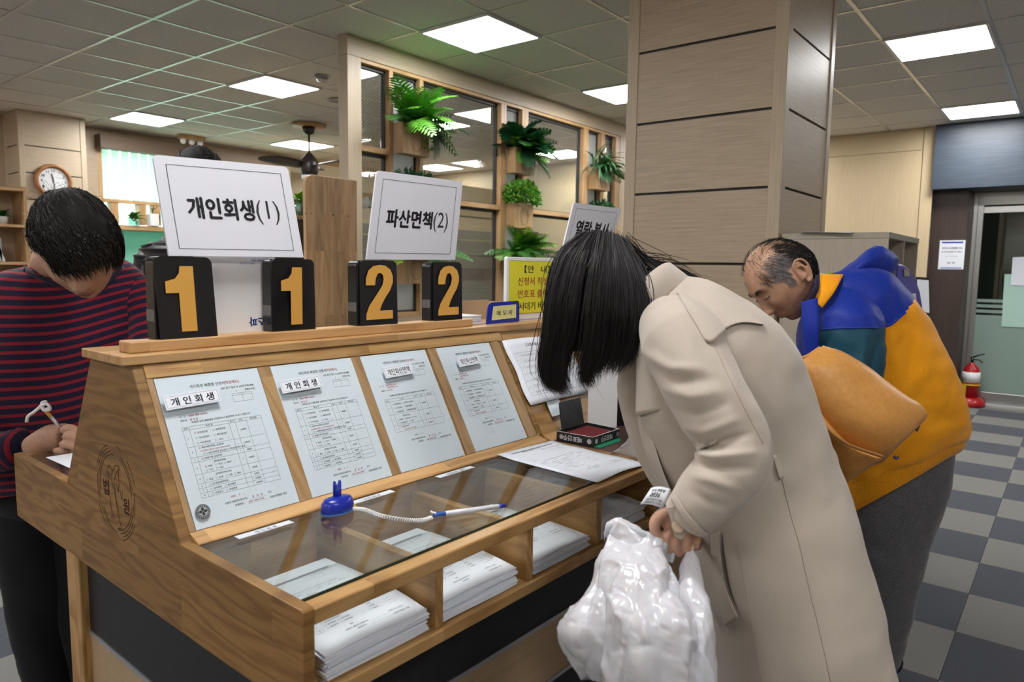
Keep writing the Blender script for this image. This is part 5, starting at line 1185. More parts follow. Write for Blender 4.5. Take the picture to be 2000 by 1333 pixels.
def quadpx(a, b, c, d):
    a, b, c, d = [np.array(p, float) for p in (a, b, c, d)]
    return lambda s, t: (a * (1 - s) + b * s) * (1 - t) + (d * (1 - s) + c * s) * t

# head in its own frame: x sideways, y towards the face, z to the crown; ears at the origin's sides
def head_shape(jaw=1.0, nose=1.0, wide=1.0, lips=1.0, nu=84, nv=132, cheek=1.0):
    V = []; 
    for i in range(nu + 1):
        t = pi * (.012 + .976 * i / nu)
        for j in range(nv):
            b = 2 * pi * j / nv; x, y, z = math.cos(t), math.sin(t) * math.cos(b), math.sin(t) * math.sin(b); V.append((x, y, z))
    V = np.array(V); x, y, z = V.T
    X = .076 * wide * x; Y = np.where(y > 0, .093 * np.abs(y) ** .92, -.100 * np.abs(y) ** .95); Z = np.where(z > 0, .112 * z, .112 * z)
    dn = np.clip(-z, 0, 1)
    X = X * (1 - .30 * dn ** 1.5 * np.where(y > 0, 1, .9) * (2 - jaw))
    Y = np.where(y < 0, Y * (1 - .42 * dn ** 1.0), Y * (1 + .02 * dn)) + .012 * dn ** 2 
    g2 = lambda cx, cz, sx, sz: np.exp(-((np.abs(X) - cx) / sx) ** 2 - ((Z - cz) / sz) ** 2) * (y > 0) * np.clip(y * 2.2, 0, 1)
    D = np.zeros(len(V))
    # nose: bridge to tip, wings
    zt = np.clip((.020 - Z) / .058, 0, 1); prof = np.where((Z < .024) & (Z > -.046), zt ** 1.25, 0) * np.clip((Z + .046) / .011, 0, 1)
    D += .0265 * nose * prof * np.exp(-(X / (.0075 + .0065 * zt)) ** 2) * (y > 0)
    D += .0075 * nose * g2(.0135, -.034, .006, .007)
    D += .0035 * g2(.028, .031, .020, .008) + .0015 * g2(0, .045, .05, .03)
    D -= .0085 * g2(.031, .012, .015, .011); D += .0055 * g2(.031, .009, .0105, .008)
    D -= .003 * g2(.012, .016, .006, .010)
    D += .0045 * cheek * g2(.046, -.022, .020, .018)
    D += .0055 * lips * g2(0, -.0575, .020, .0045) + .0060 * lips * g2(0, -.0675, .017, .005) - .0035 * g2(0, -.0625, .022, .0018) - .003 * g2(0, -.079, .018, .005)
    D += .0065 * g2(0, -.097, .018, .012); D -= .002 * g2(.026, -.045, .006, .014)
    Y = Y + D
    P = np.stack([X, Y, Z], 1); F = []
    for i in range(nu):
        for j in range(nv): k = (j + 1) % nv; F.append((i * nv + j, (i + 1) * nv + j, (i + 1) * nv + k, i * nv + k))
    F.append(tuple(range(nv))); F.append(tuple(nu * nv + j for j in range(nv))[::-1])
    return P, F
def ear_parts(side):
    """rim, lobe and bowl of one ear, head frame"""
    g = G(); c = np.array([side * .077, -.012, -.006]); o = np.array([side * .012, -.010, 0])
    rim = [(0, .012, -.020), (.004, .010, .004), (.008, .004, .026), (.012, -.010, .033), (.015, -.022, .024), (.014, -.024, .004), (.010, -.017, -.016), (.006, -.006, -.030), (.003, .006, -.029)]
    R = [c + np.array([side * a, b, z]) for a, b, z in rim]; R = cat_rom(R, 34); rr = np.interp(np.linspace(0, 1, 34), [0, .2, .5, .75, .9, 1], [.0032, .0036, .0036, .0034, .0055, .003])
    g.tube(R, rr, 8)
    g.tube(cat_rom([c + np.array([side * a, b, z]) for a, b, z in ((.004, .004, .018), (.008, -.010, .016), (.009, -.014, 0), (.006, -.006, -.014), (.002, .006, -.018))], 20), .0034, 8)
    g.loft([[c + np.array([side * (a_ + .003 * math.cos(q * 1)), -.006 + .017 * s * math.cos(q), .002 + .027 * s * math.sin(q)]) for q in np.arange(16) * pi / 8] for s, a_ in ((1, -.010), (1.0, .003), (.75, .0045), (.1, .001))])
    return g
class Head:
    def __init__(s, pos, fwd, up, sc=1.0, **kw):
        s.y = nz(fwd); s.z = nz(np.asarray(up, float) - s.y * (np.asarray(up, float) @ s.y)); s.x = np.cross(s.y, s.z); s.pos = np.asarray(pos, float); s.sc = sc
        s.P, s.F = head_shape(**kw)
    def w(s, p): p = np.asarray(p, float); return s.pos + s.sc * (p[..., 0:1] * s.x + p[..., 1:2] * s.y + p[..., 2:3] * s.z)
    def loc(s, q): q = (np.asarray(q, float) - s.pos) / s.sc; return np.stack([q @ s.x, q @ s.y, q @ s.z], -1)
    def mesh(s, ears=(-1, 1)):
        g = G().add(s.w(s.P), s.F)
        for sd_ in ears: e = ear_parts(sd_); g.add(s.w(np.array(e.v)), e.f)
        return g
    def strip(s, pts, r, n=24, k=8):
        return G().tube(s.w(cat_rom(np.array(pts, float), n)), r, k)
    def surf(s, x, z, lift=.0008):                           # point on the face at sideways x, height z
        P = s.P; m = P[:, 1] > 0; Q = P[m]; i = np.argmin((Q[:, 0] - x) ** 2 + (Q[:, 2] - z) ** 2); return np.array([x, Q[i, 1] + lift, z])
def ribbons(paths, wd, seed=0, taper=.25):
    g = G(); rs = random.Random(seed)
    V = []; F = []
    for P in paths:
        P = np.asarray(P); m = len(P); t = np.gradient(P, axis=0); t /= np.linalg.norm(t, axis=1)[:, None] + 1e-12
        rv = nz([rs.gauss(0, 1) for _ in range(3)]); vw = nz(nz(EYE - P[m // 2]) + .55 * rv); sd_ = np.cross(t, vw); sd_ /= np.linalg.norm(sd_, axis=1)[:, None] + 1e-12
        w = wd * rs.uniform(.6, 1.3) * np.interp(np.linspace(0, 1, m), [0, .1, .6, 1], [.7, 1, .9, taper * .4])
        b = len(V)
        for i in range(m): V.append(P[i] - sd_[i] * w[i] / 2); V.append(P[i] + sd_[i] * w[i] / 2)
        F += [(b + 2 * i, b + 2 * i + 1, b + 2 * i + 3, b + 2 * i + 2) for i in range(m - 1)]
    return g.add(V, F)
def guide_hair(guides, n, m=14, jit=.006, seed=0, clump=40, wave=.006):
    """strands blended between neighbouring guide curves"""
    rs = random.Random(seed); Gd = [cat_rom([at(*p) for p in g], m) for g in guides]; out = []
    for i in range(n):
        k = rs.random() * (len(Gd) - 1); a = int(k); f = k - a
        if clump: f = round(f * clump / len(Gd)) / (clump / len(Gd)) * .6 + f * .4
        P = Gd[a] * (1 - f) + Gd[a + 1] * f; o = np.array([rs.gauss(0, jit) for _ in range(3)]); tt = np.linspace(0, 1, m)[:, None]
        wv = np.array([rs.gauss(0, jit * .6) for _ in range(3)]); L = rs.uniform(.82, 1.0)
        P = P + o * (.25 + .75 * tt) + wv * np.sin(tt * rs.uniform(2, 7) + rs.random() * 6)
        kk = math.floor(k * clump / len(Gd)) if clump else i; rk = random.Random(kk * 7 + seed * 131); P = P + (np.array(RT) * rk.gauss(0, wave) + np.array(FW) * rk.gauss(0, wave)) * np.sin(tt * rk.uniform(3, 8) + rk.random() * 6) * tt + np.array(RT) * rk.gauss(0, wave * .8) * tt ** 3
        if L < 1: P = np.array([[np.interp(x * L, np.linspace(0, 1, m), P[:, c]) for c in range(3)] for x in np.linspace(0, 1, m)])
        out.append(P)
    return out
def skin(name, c, lip=(.42, .17, .14)):
    m = mat(name, c, .48, spec=.4, Subsurface_Weight=.12, Subsurface_Scale=.01); m.node_tree.nodes['Principled BSDF'].inputs['Subsurface Radius'].default_value = (1, .35, .2)
    n = N(m); f = n.noise(n.coord(), 45, 4, .6); n.col(n.ramp(f, [(.35, tuple(x * .88 for x in c)), (.65, tuple(min(1, x * 1.06) for x in c))])); f2 = n.noise(n.coord(), 420, 3, .6); n.bump(f2, .12, .0008); return m
HAIR_BLACK = mat('black_hair', (.0075, .0065, .007), .55, spec=.28); HAIR_DARK = mat('dark_brown_hair', (.010, .0085, .008), .55, spec=.3); HAIR_GREY = mat('grey_hair', (.17, .16, .16), .5, spec=.4); HAIR_BASE = mat('hair_base', (.006, .005, .005), .7, spec=.15)

# ------------------------------------------------------------------ person in the trench coat
SKIN_W = skin('skin_woman', (.50, .29, .20))
fl = at(1560, 1340, 1.42)
W1 = thing('person', 'person in a beige trench coat bending over the counter, long black hair hiding the face', 'person', (fl[0], fl[1], 0))
COAT = cloth('beige_trench', (.455, .395, .335), 700, 9, .82, .3, .04, .25, (1, 1, .6), .005)
wh = Head(at(1172, 585, 1.46), -RT * .62 - UP * .72 + FW * .25, -RT * .30 + UP * .62 + FW * .08, 1.0, wide=.95)
def finger(pts, r): return limb([at(*p) for p in pts], r, 22, 10)
hand = merge(
    limb([at(1368, 1000, 1.225), at(1345, 1022, 1.222), at(1322, 1040, 1.22)], [.026, .027, .024], 26, 16, .62, up=nz(ray(1340, 1020))),
    finger([(1330, 1018, 1.215), (1302, 1002, 1.208), (1280, 1020, 1.203), (1283, 1044, 1.202), (1307, 1057, 1.205)], [.0125, .0118, .0105, .009, .007]), limb([at(1335, 1012, 1.22), at(1312, 1022, 1.216), at(1302, 1038, 1.214)], [.020, .021, .012], 20, 14, .7, up=nz(ray(1320, 1020))),
    finger([(1322, 1034, 1.212), (1303, 1046, 1.204), (1301, 1068, 1.203), (1315, 1082, 1.208)], [.0098, .0092, .0086, .0068]),
    finger([(1332, 1040, 1.210), (1322, 1056, 1.202), (1321, 1075, 1.203), (1332, 1087, 1.21)], [.0098, .0092, .0084, .0066]),
    finger([(1348, 1042, 1.212), (1342, 1058, 1.205), (1342, 1072, 1.206), (1350, 1080, 1.212)], [.0094, .0088, .008, .0064]),
    finger([(1362, 1038, 1.216), (1360, 1054, 1.210), (1361, 1066, 1.212)], [.0085, .0078, .006]))
rhand = merge(limb([at(1400, 1012, 1.36), at(1375, 1035, 1.345), at(1362, 1050, 1.335)], [.026, .028, .022], 24, 14, .6),
    *[finger([(1368 - i * 6, 1046 + i * 3, 1.335 - i * .012), (1362 - i * 5, 1064 + i * 2, 1.32 - i * .012), (1370 - i * 5, 1074, 1.315 - i * .012)], [.0088, .0082, .006]) for i in range(4)], finger([(1372, 1036, 1.345), (1352, 1040, 1.33), (1342, 1050, 1.322)], [.010, .009, .007]))
tors = merge(loft_px([((1268, 600, 1.42), (1325, 560, 1.45), .10), ((1275, 700, 1.40), (1400, 610, 1.42), .26), ((1300, 800, 1.38), (1500, 690, 1.40), .26), ((1350, 960, 1.37), (1590, 900, 1.38), .24), ((1420, 1090, 1.37), (1640, 1060, 1.38), .22), ((1450, 1300, 1.37), (1640, 1290, 1.38), .2), ((1470, 1700, 1.38), (1600, 1700, 1.38), .16)], 32, 50),
    limb([at(1215, 600, 1.46), at(1262, 588, 1.45), at(1310, 610, 1.43)], [.052, .050, .062], 24, 20),
    limb([at(1330, 660, 1.27), at(1385, 770, 1.20), at(1435, 880, 1.18), at(1390, 960, 1.19), at(1350, 1015, 1.22)], [.045, .042, .036, .032, .026], 50, 16))
def to_floor(px, d, z): 
    p = at(px, 1300, d); return np.array([p[0], p[1], z])
legs = merge(*[limb([to_floor(1540, 1.36 + s_ * .09, .75), to_floor(1545, 1.36 + s_ * .09, .45), to_floor(1552, 1.38 + s_ * .09, .09), to_floor(1545, 1.38 + s_ * .09, .045)], [.075, .055, .036, .034], 40, 16) for s_ in (-1, 1)])
part(W1, 'body', remesh(merge(wh.mesh(), tors, hand, rhand, legs), .0032, 1), SKIN_W, True, world=True)
gsh = G()
for s_ in (-1, 1):
    a = to_floor(1552, 1.38 + s_ * .09, .0); dr = nz([-RT[0], -RT[1], 0]) ; gsh.tube(cat_rom([a - dr * .07 + (0, 0, .035), a + (0, 0, .04), a + dr * .10 + (0, 0, .03), a + dr * .165 + (0, 0, .02)], 16), np.interp(np.linspace(0, 1, 16), [0, .15, .6, .9, 1], [.02, .034, .036, .024, .008]), 14)
part(W1, 'shoe', gsh, mat('black_shoes', (.02, .02, .022), .4), True, world=True, kind='stuff')

coat_sl = [((1266, 612, 1.425), (1338, 545, 1.45), .12), ((1253, 660, 1.42), (1398, 573, 1.44), .28), ((1245, 740, 1.405), (1478, 622, 1.425), .345), ((1249, 830, 1.395), (1541, 692, 1.41), .35),
           ((1276, 900, 1.385), (1583, 785, 1.395), .325), ((1308, 970, 1.38), (1614, 880, 1.385), .30), ((1346, 1040, 1.375), (1641, 968, 1.38), .30), ((1371, 1105, 1.37), (1663, 1047, 1.375), .32),
           ((1384, 1195, 1.37), (1690, 1150, 1.37), .345), ((1393, 1275, 1.37), (1709, 1250, 1.37), .365), ((1399, 1345, 1.37), (1724, 1340, 1.37), .385), ((1403, 1440, 1.37), (1742, 1440, 1.37), .40), ((1400, 1560, 1.37), (1756, 1560, 1.37), .41)]
gc_ = loft_px(coat_sl, 120, 190, 2.25)
gc_ = folds(gc_, [
    ([(1500, 640), (1490, 700), (1478, 760)], 16, -0.0135), ([(1540, 720), (1525, 800), (1520, 870)], 14, -0.0081), ([(1470, 700), (1500, 780), (1520, 860)], 10, 0.0068), ([(1585, 800), (1600, 900), (1620, 980)], 18, 0.0081),
    ([(1525, 930), (1545, 1010), (1552, 1060)], 12, -0.0068), ([(1560, 900), (1590, 1050), (1640, 1200)], 26, 0.0108), ([(1520, 960), (1560, 1120), (1600, 1330)], 22, -0.0081), ([(1460, 1080), (1475, 1200), (1490, 1340)], 26, 0.0095), ([(1600, 1060), (1640, 1200), (1672, 1340)], 22, -0.0081), ([(1430, 1100), (1440, 1220), (1450, 1340)], 14, -0.0054),
    ([(1580, 880), (1600, 870), (1640, 900)], 10, -0.0054), ([(1590, 1080), (1620, 1090), (1640, 1075)], 12, -0.0068), ([(1405, 690), (1440, 740), (1462, 800)], 9, -0.0095), ([(1440, 690), (1452, 730), (1440, 770)], 8, 0.0081), ([(1560, 1060), (1590, 1068), (1630, 1050)], 8, -0.0081), ([(1570, 1075), (1600, 1085), (1645, 1075)], 9, 0.0081), ([(1600, 1150), (1625, 1160), (1660, 1150)], 9, -0.0068), ([(1610, 1225), (1640, 1238), (1680, 1228)], 10, -0.0068), ([(1455, 1110), (1470, 1220), (1500, 1345)], 12, -0.0081), ([(1530, 1120), (1545, 1220), (1560, 1345)], 16, 0.0081)], .0055, 6.0, 3)
coat = part(W1, 'trench_coat', gc_, COAT, True, world=True)
tc_ = bvh(gc_)
def sub(parent, name, g, m, smooth=True, **kw):
    o = part(parent, name, g, m, smooth, world=False, **kw)     # parts of a part: same origin as the thing
    return o
def wsub(root, parent, name, g, m, smooth=True, bev=0, **kw):
    o = part(root, name, g, m, smooth, bev=bev, world=True, **kw); o.parent = parent; return o
# near sleeve
sl_path = [at(1305, 625, 1.345), at(1332, 672, 1.265), at(1383, 775, 1.20), at(1432, 862, 1.178), at(1428, 915, 1.165), at(1382, 967, 1.172), at(1335, 1022, 1.19)]
gs_ = limb(sl_path, [.055, .074, .066, .060, .058, .050, .040], 150, 72)
# open cuff: keep the last ring wide
gs_ = folds(gs_, [
    ([(1262, 690), (1310, 720), (1370, 722)], 8, .007), ([(1275, 720), (1330, 745), (1395, 742)], 9, -.006), ([(1300, 760), (1350, 775), (1415, 765)], 9, .006), ([(1310, 800), (1360, 810), (1420, 790)], 9, -.005),
    ([(1330, 835), (1375, 845), (1440, 820)], 10, .006), ([(1335, 868), (1390, 872), (1455, 850)], 9, -.007), ([(1345, 885), (1400, 893), (1470, 885)], 9, .008), ([(1355, 905), (1400, 915), (1470, 915)], 8, -.007),
    ([(1350, 930), (1395, 940), (1440, 955)], 10, .005), ([(1395, 690), (1440, 770), (1475, 830)], 14, .006), ([(1360, 660), (1400, 720), (1425, 780)], 14, -.005), ([(1350, 960), (1390, 985), (1420, 990)], 10, -.004)], .003, 9, 1)
slv = wsub(W1, coat, 'sleeve', gs_, COAT)
ts_ = bvh(gs_)
# far sleeve reaching to the bag
gs2 = folds(limb([at(1268, 690, 1.53), at(1262, 770, 1.55), at(1285, 860, 1.52), at(1330, 950, 1.45), at(1385, 1015, 1.385)], [.06, .062, .056, .05, .04], 80, 40), [], .004, 9, 5)
wsub(W1, coat, 'sleeve', gs2, COAT)
# collar: folded-over strip standing round the neck
def coll(i, j):
    lo = cat_rom([at(1258, 612, 1.37), at(1285, 598, 1.365), at(1318, 566, 1.385), at(1350, 549, 1.43), at(1352, 545, 1.47)], 30); hi = cat_rom([at(1250, 560, 1.395), at(1262, 540, 1.385), at(1290, 518, 1.40), at(1308, 513, 1.44), at(1315, 520, 1.475)], 30)
    a, b = lo[int(round(i * 29))], hi[int(round(i * 29))]; return a * (1 - j) + b * j - nz(ray(1300, 550)) * .012 * math.sin(pi * (1 - j) ** .7)
g = G(); g.sheet(coll, 29, 10, nz(ray(1300, 550)) * -.004); wsub(W1, coat, 'collar', g, COAT)
# storm flap over the back, gun flap over the front
def yoke(s, t):
    top_ = cat_rom(np.array([(1322, 574, 0), (1352, 553, 0), (1400, 577, 0), (1448, 604, 0), (1488, 633, 0)], float), 25)[:, :2]; bot = cat_rom(np.array([(1378, 668, 0), (1390, 672, 0), (1413, 648, 0), (1446, 635, 0), (1489, 638, 0)], float), 25)[:, :2]
    i = s * 24; a = int(min(23, i)); f = i - a
    return (top_[a] * (1 - f) + top_[a + 1] * f) * (1 - t) + (bot[a] * (1 - f) + bot[a + 1] * f) * t
tw_ = bvh(merge(gc_, gs_))
wsub(W1, coat, 'storm_flap', drape(tw_, yoke, 36, 14, lambda s, t: .0015 + .006 * t ** 1.5 * min(1, s * 3), .004, 1.33), COAT)
gflap = quadpx((1243, 640), (1296, 690), (1318, 795), (1241, 812))
g = G(); 
def gf(s, t):
    A_, B_, C_, D_ = at(1244, 650, 1.375), at(1300, 690, 1.262), at(1324, 794, 1.268), at(1241, 813, 1.36); return (A_ * (1 - s) + B_ * s) * (1 - t) + (D_ * (1 - s) + C_ * s) * t - nz(ray(1280, 740)) * .012 * math.sin(pi * s)
g.sheet(gf, 16, 16, nz(ray(1280, 740)) * -.003); wsub(W1, coat, 'gun_flap', g, COAT)
# front edge of the open coat hanging away
def fe(s, t):
    A_, B_, C_, D_ = at(1250, 812, 1.36), at(1268, 806, 1.345), at(1330, 1000, 1.30), at(1304, 985, 1.36); p = (A_ * (1 - s) + B_ * s) * (1 - t) + (D_ * (1 - s) + C_ * s) * t; return p + (-RT) * .010 * math.sin(pi * t)
g = G(); g.sheet(fe, 6, 20, nz(ray(1280, 900)) * -.004); wsub(W1, coat, 'front_edge', g, COAT)
# pocket welt, belt loop, side seam, cuff strap with button
PW = cat_rom(np.array([(1392, 1040, 0), (1395, 1090, 0), (1404, 1150, 0), (1422, 1222, 0)], float), 31)[:, :2]; PE = cat_rom(np.array([(1410, 1036, 0), (1413, 1090, 0), (1424, 1150, 0), (1446, 1203, 0)], float), 31)[:, :2]
wsub(W1, coat, 'pocket_welt', drape(tc_, lambda s, t: PW[int(round(t * 30))] * (1 - s) + PE[int(round(t * 30))] * s, 6, 30, .0065, .0055, 1.24), COAT)
wsub(W1, coat, 'pocket_mouth_shade', drape(tc_, lambda s, t: PE[int(round(t * 30))] + (4.5 * s * math.sin(pi * min(1, t * 1.02)), 0), 3, 30, .0012, .001, 1.24), mat('pocket_shade', (.09, .075, .06), .9))  # dark strip lays the shade of the pocket opening on the coat
SEAM = mat('seam_brown', (.35, .30, .25), .9)
wsub(W1, coat, 'front_seam', seam(tc_, [(1440, 1060), (1452, 1130), (1468, 1220), (1490, 1345)], .0006, 1.24), SEAM)
wsub(W1, coat, 'belt_loop', drape(tc_, quadpx((1505, 890), (1513, 888), (1529, 932), (1520, 936)), 3, 10, .006, .003, 1.25), COAT)
wsub(W1, coat, 'side_seam', seam(tc_, [(1527, 936), (1545, 1010), (1560, 1060), (1580, 1150), (1602, 1240), (1625, 1345)], .0007, 1.25), SEAM)
wsub(W1, coat, 'back_seam', seam(tc_, [(1398, 668), (1440, 730), (1470, 790), (1492, 850), (1500, 880)], .0005, 1.25), SEAM)
wsub(W1, coat, 'sleeve_seam', seam(ts_, [(1392, 668), (1425, 740), (1460, 810), (1490, 868)], .0004, 1.2), SEAM)
wsub(W1, coat, 'cuff_strap', drape(ts_, lambda s, t: (1313 + 62 * t + 10 * s - 8 * math.sin(pi * t), 975 + 78 * t ** 1.1 - 8 * s), 4, 20, .004, .003, 1.18), COAT)
cq = [hit(ts_, x, y, .010, 1.18) for x, y in ((1303, 1000), (1322, 990), (1341, 1046), (1322, 1052))]
tabp = [(1303, 992), (1320, 988), (1340, 1030), (1340, 1048), (1330, 1056), (1318, 1048)]
g = G(); Pq = [at(x, y, 1.155) for x, y in tabp]; g.prism(Pq, nz(ray(1320, 1020)) * .004); wsub(W1, coat, 'cuff_tab', g, COAT, False, .0012)
g = G().lathe(at(1325, 1030, 1.153), [(.0105, 0), (.0108, .0015), (.0085, .003), (.006, .0022), (.001, .0022)], 20, -nz(ray(1325, 1030))); wsub(W1, coat, 'button', g, mat('horn_button', (.36, .27, .18), .35))
g = G().lathe(at(1376, 1187, 1.33), [(.011, 0), (.011, .003), (.008, .004), (.001, .003)], 18, -RT); wsub(W1, coat, 'button', g, bpy.data.materials['horn_button'])
# hair
gh = loft_px([((1152, 460, 1.46), (1198, 460, 1.46), .06), ((1108, 482, 1.46), (1232, 484, 1.46), .15), ((1084, 525, 1.46), (1262, 528, 1.455), .195), ((1074, 575, 1.46), (1276, 578, 1.45), .205), ((1070, 625, 1.465), (1268, 622, 1.445), .195), ((1072, 660, 1.47), (1252, 655, 1.44), .16), ((1080, 690, 1.47), (1225, 680, 1.43), .08)], 48, 60)
hr = part(W1, 'hair', gh, HAIR_BASE, True, world=True)
near = [[(1140, 460, 1.46), (1094, 492, 1.44), (1074, 548, 1.425), (1066, 612, 1.42), (1060, 672, 1.43), (1055, 722, 1.44), (1070, 758, 1.45), (1088, 770, 1.45)],
        [(1150, 457, 1.43), (1110, 500, 1.39), (1090, 570, 1.37), (1083, 640, 1.38), (1076, 700, 1.40), (1082, 745, 1.42), (1108, 772, 1.43)],
        [(1163, 456, 1.41), (1138, 510, 1.362), (1122, 580, 1.348), (1112, 640, 1.362), (1098, 690, 1.39), (1096, 735, 1.41), (1112, 774, 1.42)],
        [(1166, 456, 1.41), (1142, 510, 1.362), (1128, 580, 1.346), (1120, 635, 1.36), (1106, 680, 1.39), (1100, 725, 1.41), (1100, 765, 1.42)]]
near2 = [[(1172, 456, 1.40), (1160, 515, 1.352), (1150, 590, 1.34), (1146, 650, 1.352), (1140, 700, 1.38), (1136, 735, 1.40), (1150, 762, 1.41)],
        [(1182, 456, 1.395), (1178, 520, 1.345), (1172, 590, 1.335), (1167, 650, 1.348), (1158, 700, 1.375), (1150, 735, 1.39), (1160, 755, 1.40)],
        [(1195, 458, 1.40), (1205, 530, 1.348), (1208, 600, 1.336), (1205, 650, 1.35), (1198, 695, 1.37), (1186, 728, 1.39)],
        [(1208, 463, 1.41), (1234, 535, 1.365), (1244, 600, 1.35), (1238, 650, 1.355), (1224, 692, 1.37), (1200, 736, 1.38)],
        [(1222, 472, 1.44), (1258, 532, 1.40), (1274, 578, 1.375), (1270, 622, 1.365), (1258, 665, 1.368), (1236, 704, 1.37)]]
back = [[(1222, 474, 1.46), (1262, 510, 1.44), (1286, 540, 1.42), (1282, 575, 1.40), (1270, 605, 1.38)], [(1220, 474, 1.47), (1265, 510, 1.46), (1300, 524, 1.465), (1340, 540, 1.475), (1392, 568, 1.49)], [(1215, 472, 1.49), (1260, 506, 1.50), (1300, 522, 1.50), (1345, 545, 1.50), (1385, 570, 1.505)]]
far = [[(1150, 458, 1.48), (1102, 500, 1.52), (1080, 560, 1.54), (1068, 640, 1.545), (1060, 700, 1.54), (1078, 765, 1.53)], [(1170, 457, 1.50), (1140, 500, 1.55), (1125, 580, 1.565), (1110, 640, 1.56), (1088, 700, 1.55), (1090, 765, 1.54)], [(1200, 460, 1.50), (1190, 520, 1.555), (1185, 600, 1.57), (1170, 660, 1.56), (1150, 720, 1.55)], [(1215, 470, 1.49), (1240, 530, 1.53), (1240, 600, 1.54), (1225, 660, 1.53), (1190, 700, 1.52)]]
paths = guide_hair(near, 1500, 16, .0045, 1) + guide_hair(near2, 2300, 16, .0045, 2) + guide_hair(back, 800, 12, .0045, 3) + guide_hair(far, 900, 14, .005, 4) + guide_hair(near, 60, 16, .014, 6, 0) + guide_hair(near2, 90, 16, .014, 7, 0) + guide_hair(back, 80, 12, .014, 8, 0)
o = wsub(W1, hr, 'strands', ribbons(paths, .0014, 3), HAIR_BLACK, False, kind='stuff')
# queue ticket in her fingers, plastic bag, shoulder bag
TK = thing('paper_ticket', 'small printed white queue ticket held between the fingers above the white bag', 'ticket', at(1285, 975, 1.20))
def tk(i, j):
    A_, B_, C_, D_ = at(1250, 986, 1.205), at(1294, 994, 1.203), at(1310, 956, 1.21), at(1272, 953, 1.213); return (A_ * (1 - i) + B_ * i) * (1 - j) + (D_ * (1 - i) + C_ * i) * j - nz(ray(1280, 975)) * .006 * math.sin(pi * j) + UP * .003 * math.sin(pi * i)
g = G(); g.sheet(tk, 8, 8, nz(ray(1280, 975)) * -.0004); part(TK, 'slip', g, PAPER, True, world=True)
class KP(Print):
    def P(s, x, y, k=1.): return np.asarray(tk(x, y)) - nz(ray(1280, 975)) * .0006
pr = KP((0, 0, 0), (1, 0, 0), (0, 1, 0))
V0_, F0_ = glyphs('0036', .03)
for s_, y, h, x0, x1 in (('번호·제증명', .72, .16, .14, .8), ('0036', .42, .26, .2, .66), ('대기인수 2명', .24, .10, .15, .85), ('2020.07.01 11:29', .10, .08, .15, .85)):
    Vg, Fg = glyphs(s_, .02); mn, mx = Vg.min(0), Vg.max(0); pr._g('black').add([pr.P(x0 + (a - mn[0]) / (mx[0] - mn[0]) * (x1 - x0), y + (b - mn[1]) / (mx[1] - mn[1]) * h) for a, b in Vg], Fg)
pr.emit(TK, INKS)

BAGP = bpy.data.materials.new('white_plastic_film'); BAGP.use_nodes = True; n = N(BAGP)
for k_, v_ in (('Base Color', (.60, .60, .645, 1)), ('Roughness', .25), ('Specular IOR Level', .5), ('Transmission Weight', .0), ('Subsurface Weight', .15), ('Coat Weight', .3)): n.b.inputs[k_].default_value = v_
vn = n.n('ShaderNodeTexVoronoi', feature='DISTANCE_TO_EDGE'); vn.inputs['Scale'].default_value = 9; nz1 = n.noise(n.coord(), 6, 3, .5, 0, 1); 
mxv = n.n('ShaderNodeMix', data_type='RGBA'); mxv.inputs[0].default_value = .35; n.l(n.coord((1, 1, .45)), mxv.inputs[6]); n.l(nz1, mxv.inputs[7]); n.l(mxv.outputs[2], vn.inputs['Vector'])
n.bump(vn.outputs[0], .22, .012)
bf = at(1240, 1340, 1.22)
BG = thing('plastic_bag', 'crumpled white plastic carrier bag hanging from the hand in front of the trench coat', 'bag', (bf[0], bf[1], at(1240, 1430, 1.2)[2]))
def bagloft(sl, amp, seed, n_=110, m_=150):
    g = loft_px(sl, n_, m_, 2.3)
    V = np.array(g.v); Nn = vnorm(V, g.f)
    for i, p in enumerate(V):
        q = Vector((p[0] * 11, p[1] * 11, p[2] * 3.6)) + Vector((seed, 0, 0)); a = mnoise.noise(q); b = mnoise.noise(q * 2.3 + Vector((3, 1, 7))); c = mnoise.noise(q * 5.1)
        V[i] += Nn[i] * amp * (1.1 * max(0, 1 - 2.6 * abs(a)) ** 2.2 - .55 * max(0, 1 - 3.2 * abs(b)) ** 2 + .28 * max(0, 1 - 3 * abs(c)) ** 2 + .8 * b - .4)
    g.v = [tuple(p) for p in V]; return g
g1 = bagloft([((1186, 1020, 1.215), (1200, 1016, 1.215), .012), ((1178, 1034, 1.21), (1298, 1052, 1.205), .02), ((1180, 1070, 1.2017), (1306, 1090, 1.19), .05), ((1176, 1130, 1.1767), (1322, 1140, 1.1683), .10), ((1172, 1200, 1.1483), (1345, 1210, 1.14), .15), ((1170, 1270, 1.145), (1378, 1280, 1.14), .18), ((1176, 1340, 1.145), (1392, 1345, 1.14), .19), ((1200, 1400, 1.15), (1392, 1410, 1.14), .18), ((1240, 1430, 1.15), (1370, 1440, 1.14), .10)], .010, 2.0)
g1 = folds(g1, [([(1195, 1050), (1240, 1120), (1280, 1180)], 7, .006), ([(1205, 1130), (1230, 1210), (1240, 1300)], 7, .007), ([(1300, 1080), (1330, 1170), (1345, 1250)], 7, .006), ([(1190, 1080), (1195, 1170), (1190, 1260)], 8, -.007), ([(1255, 1180), (1290, 1250), (1300, 1333)], 9, -.005), ([(1180, 1310), (1230, 1280), (1260, 1260)], 7, .006), ([(1290, 1241), (1345, 1243), (1380, 1240)], 5, .004), ([(1288, 1240), (1282, 1300), (1280, 1350)], 5, .004)])
part(BG, 'bag', g1, BAGP, True, world=True)
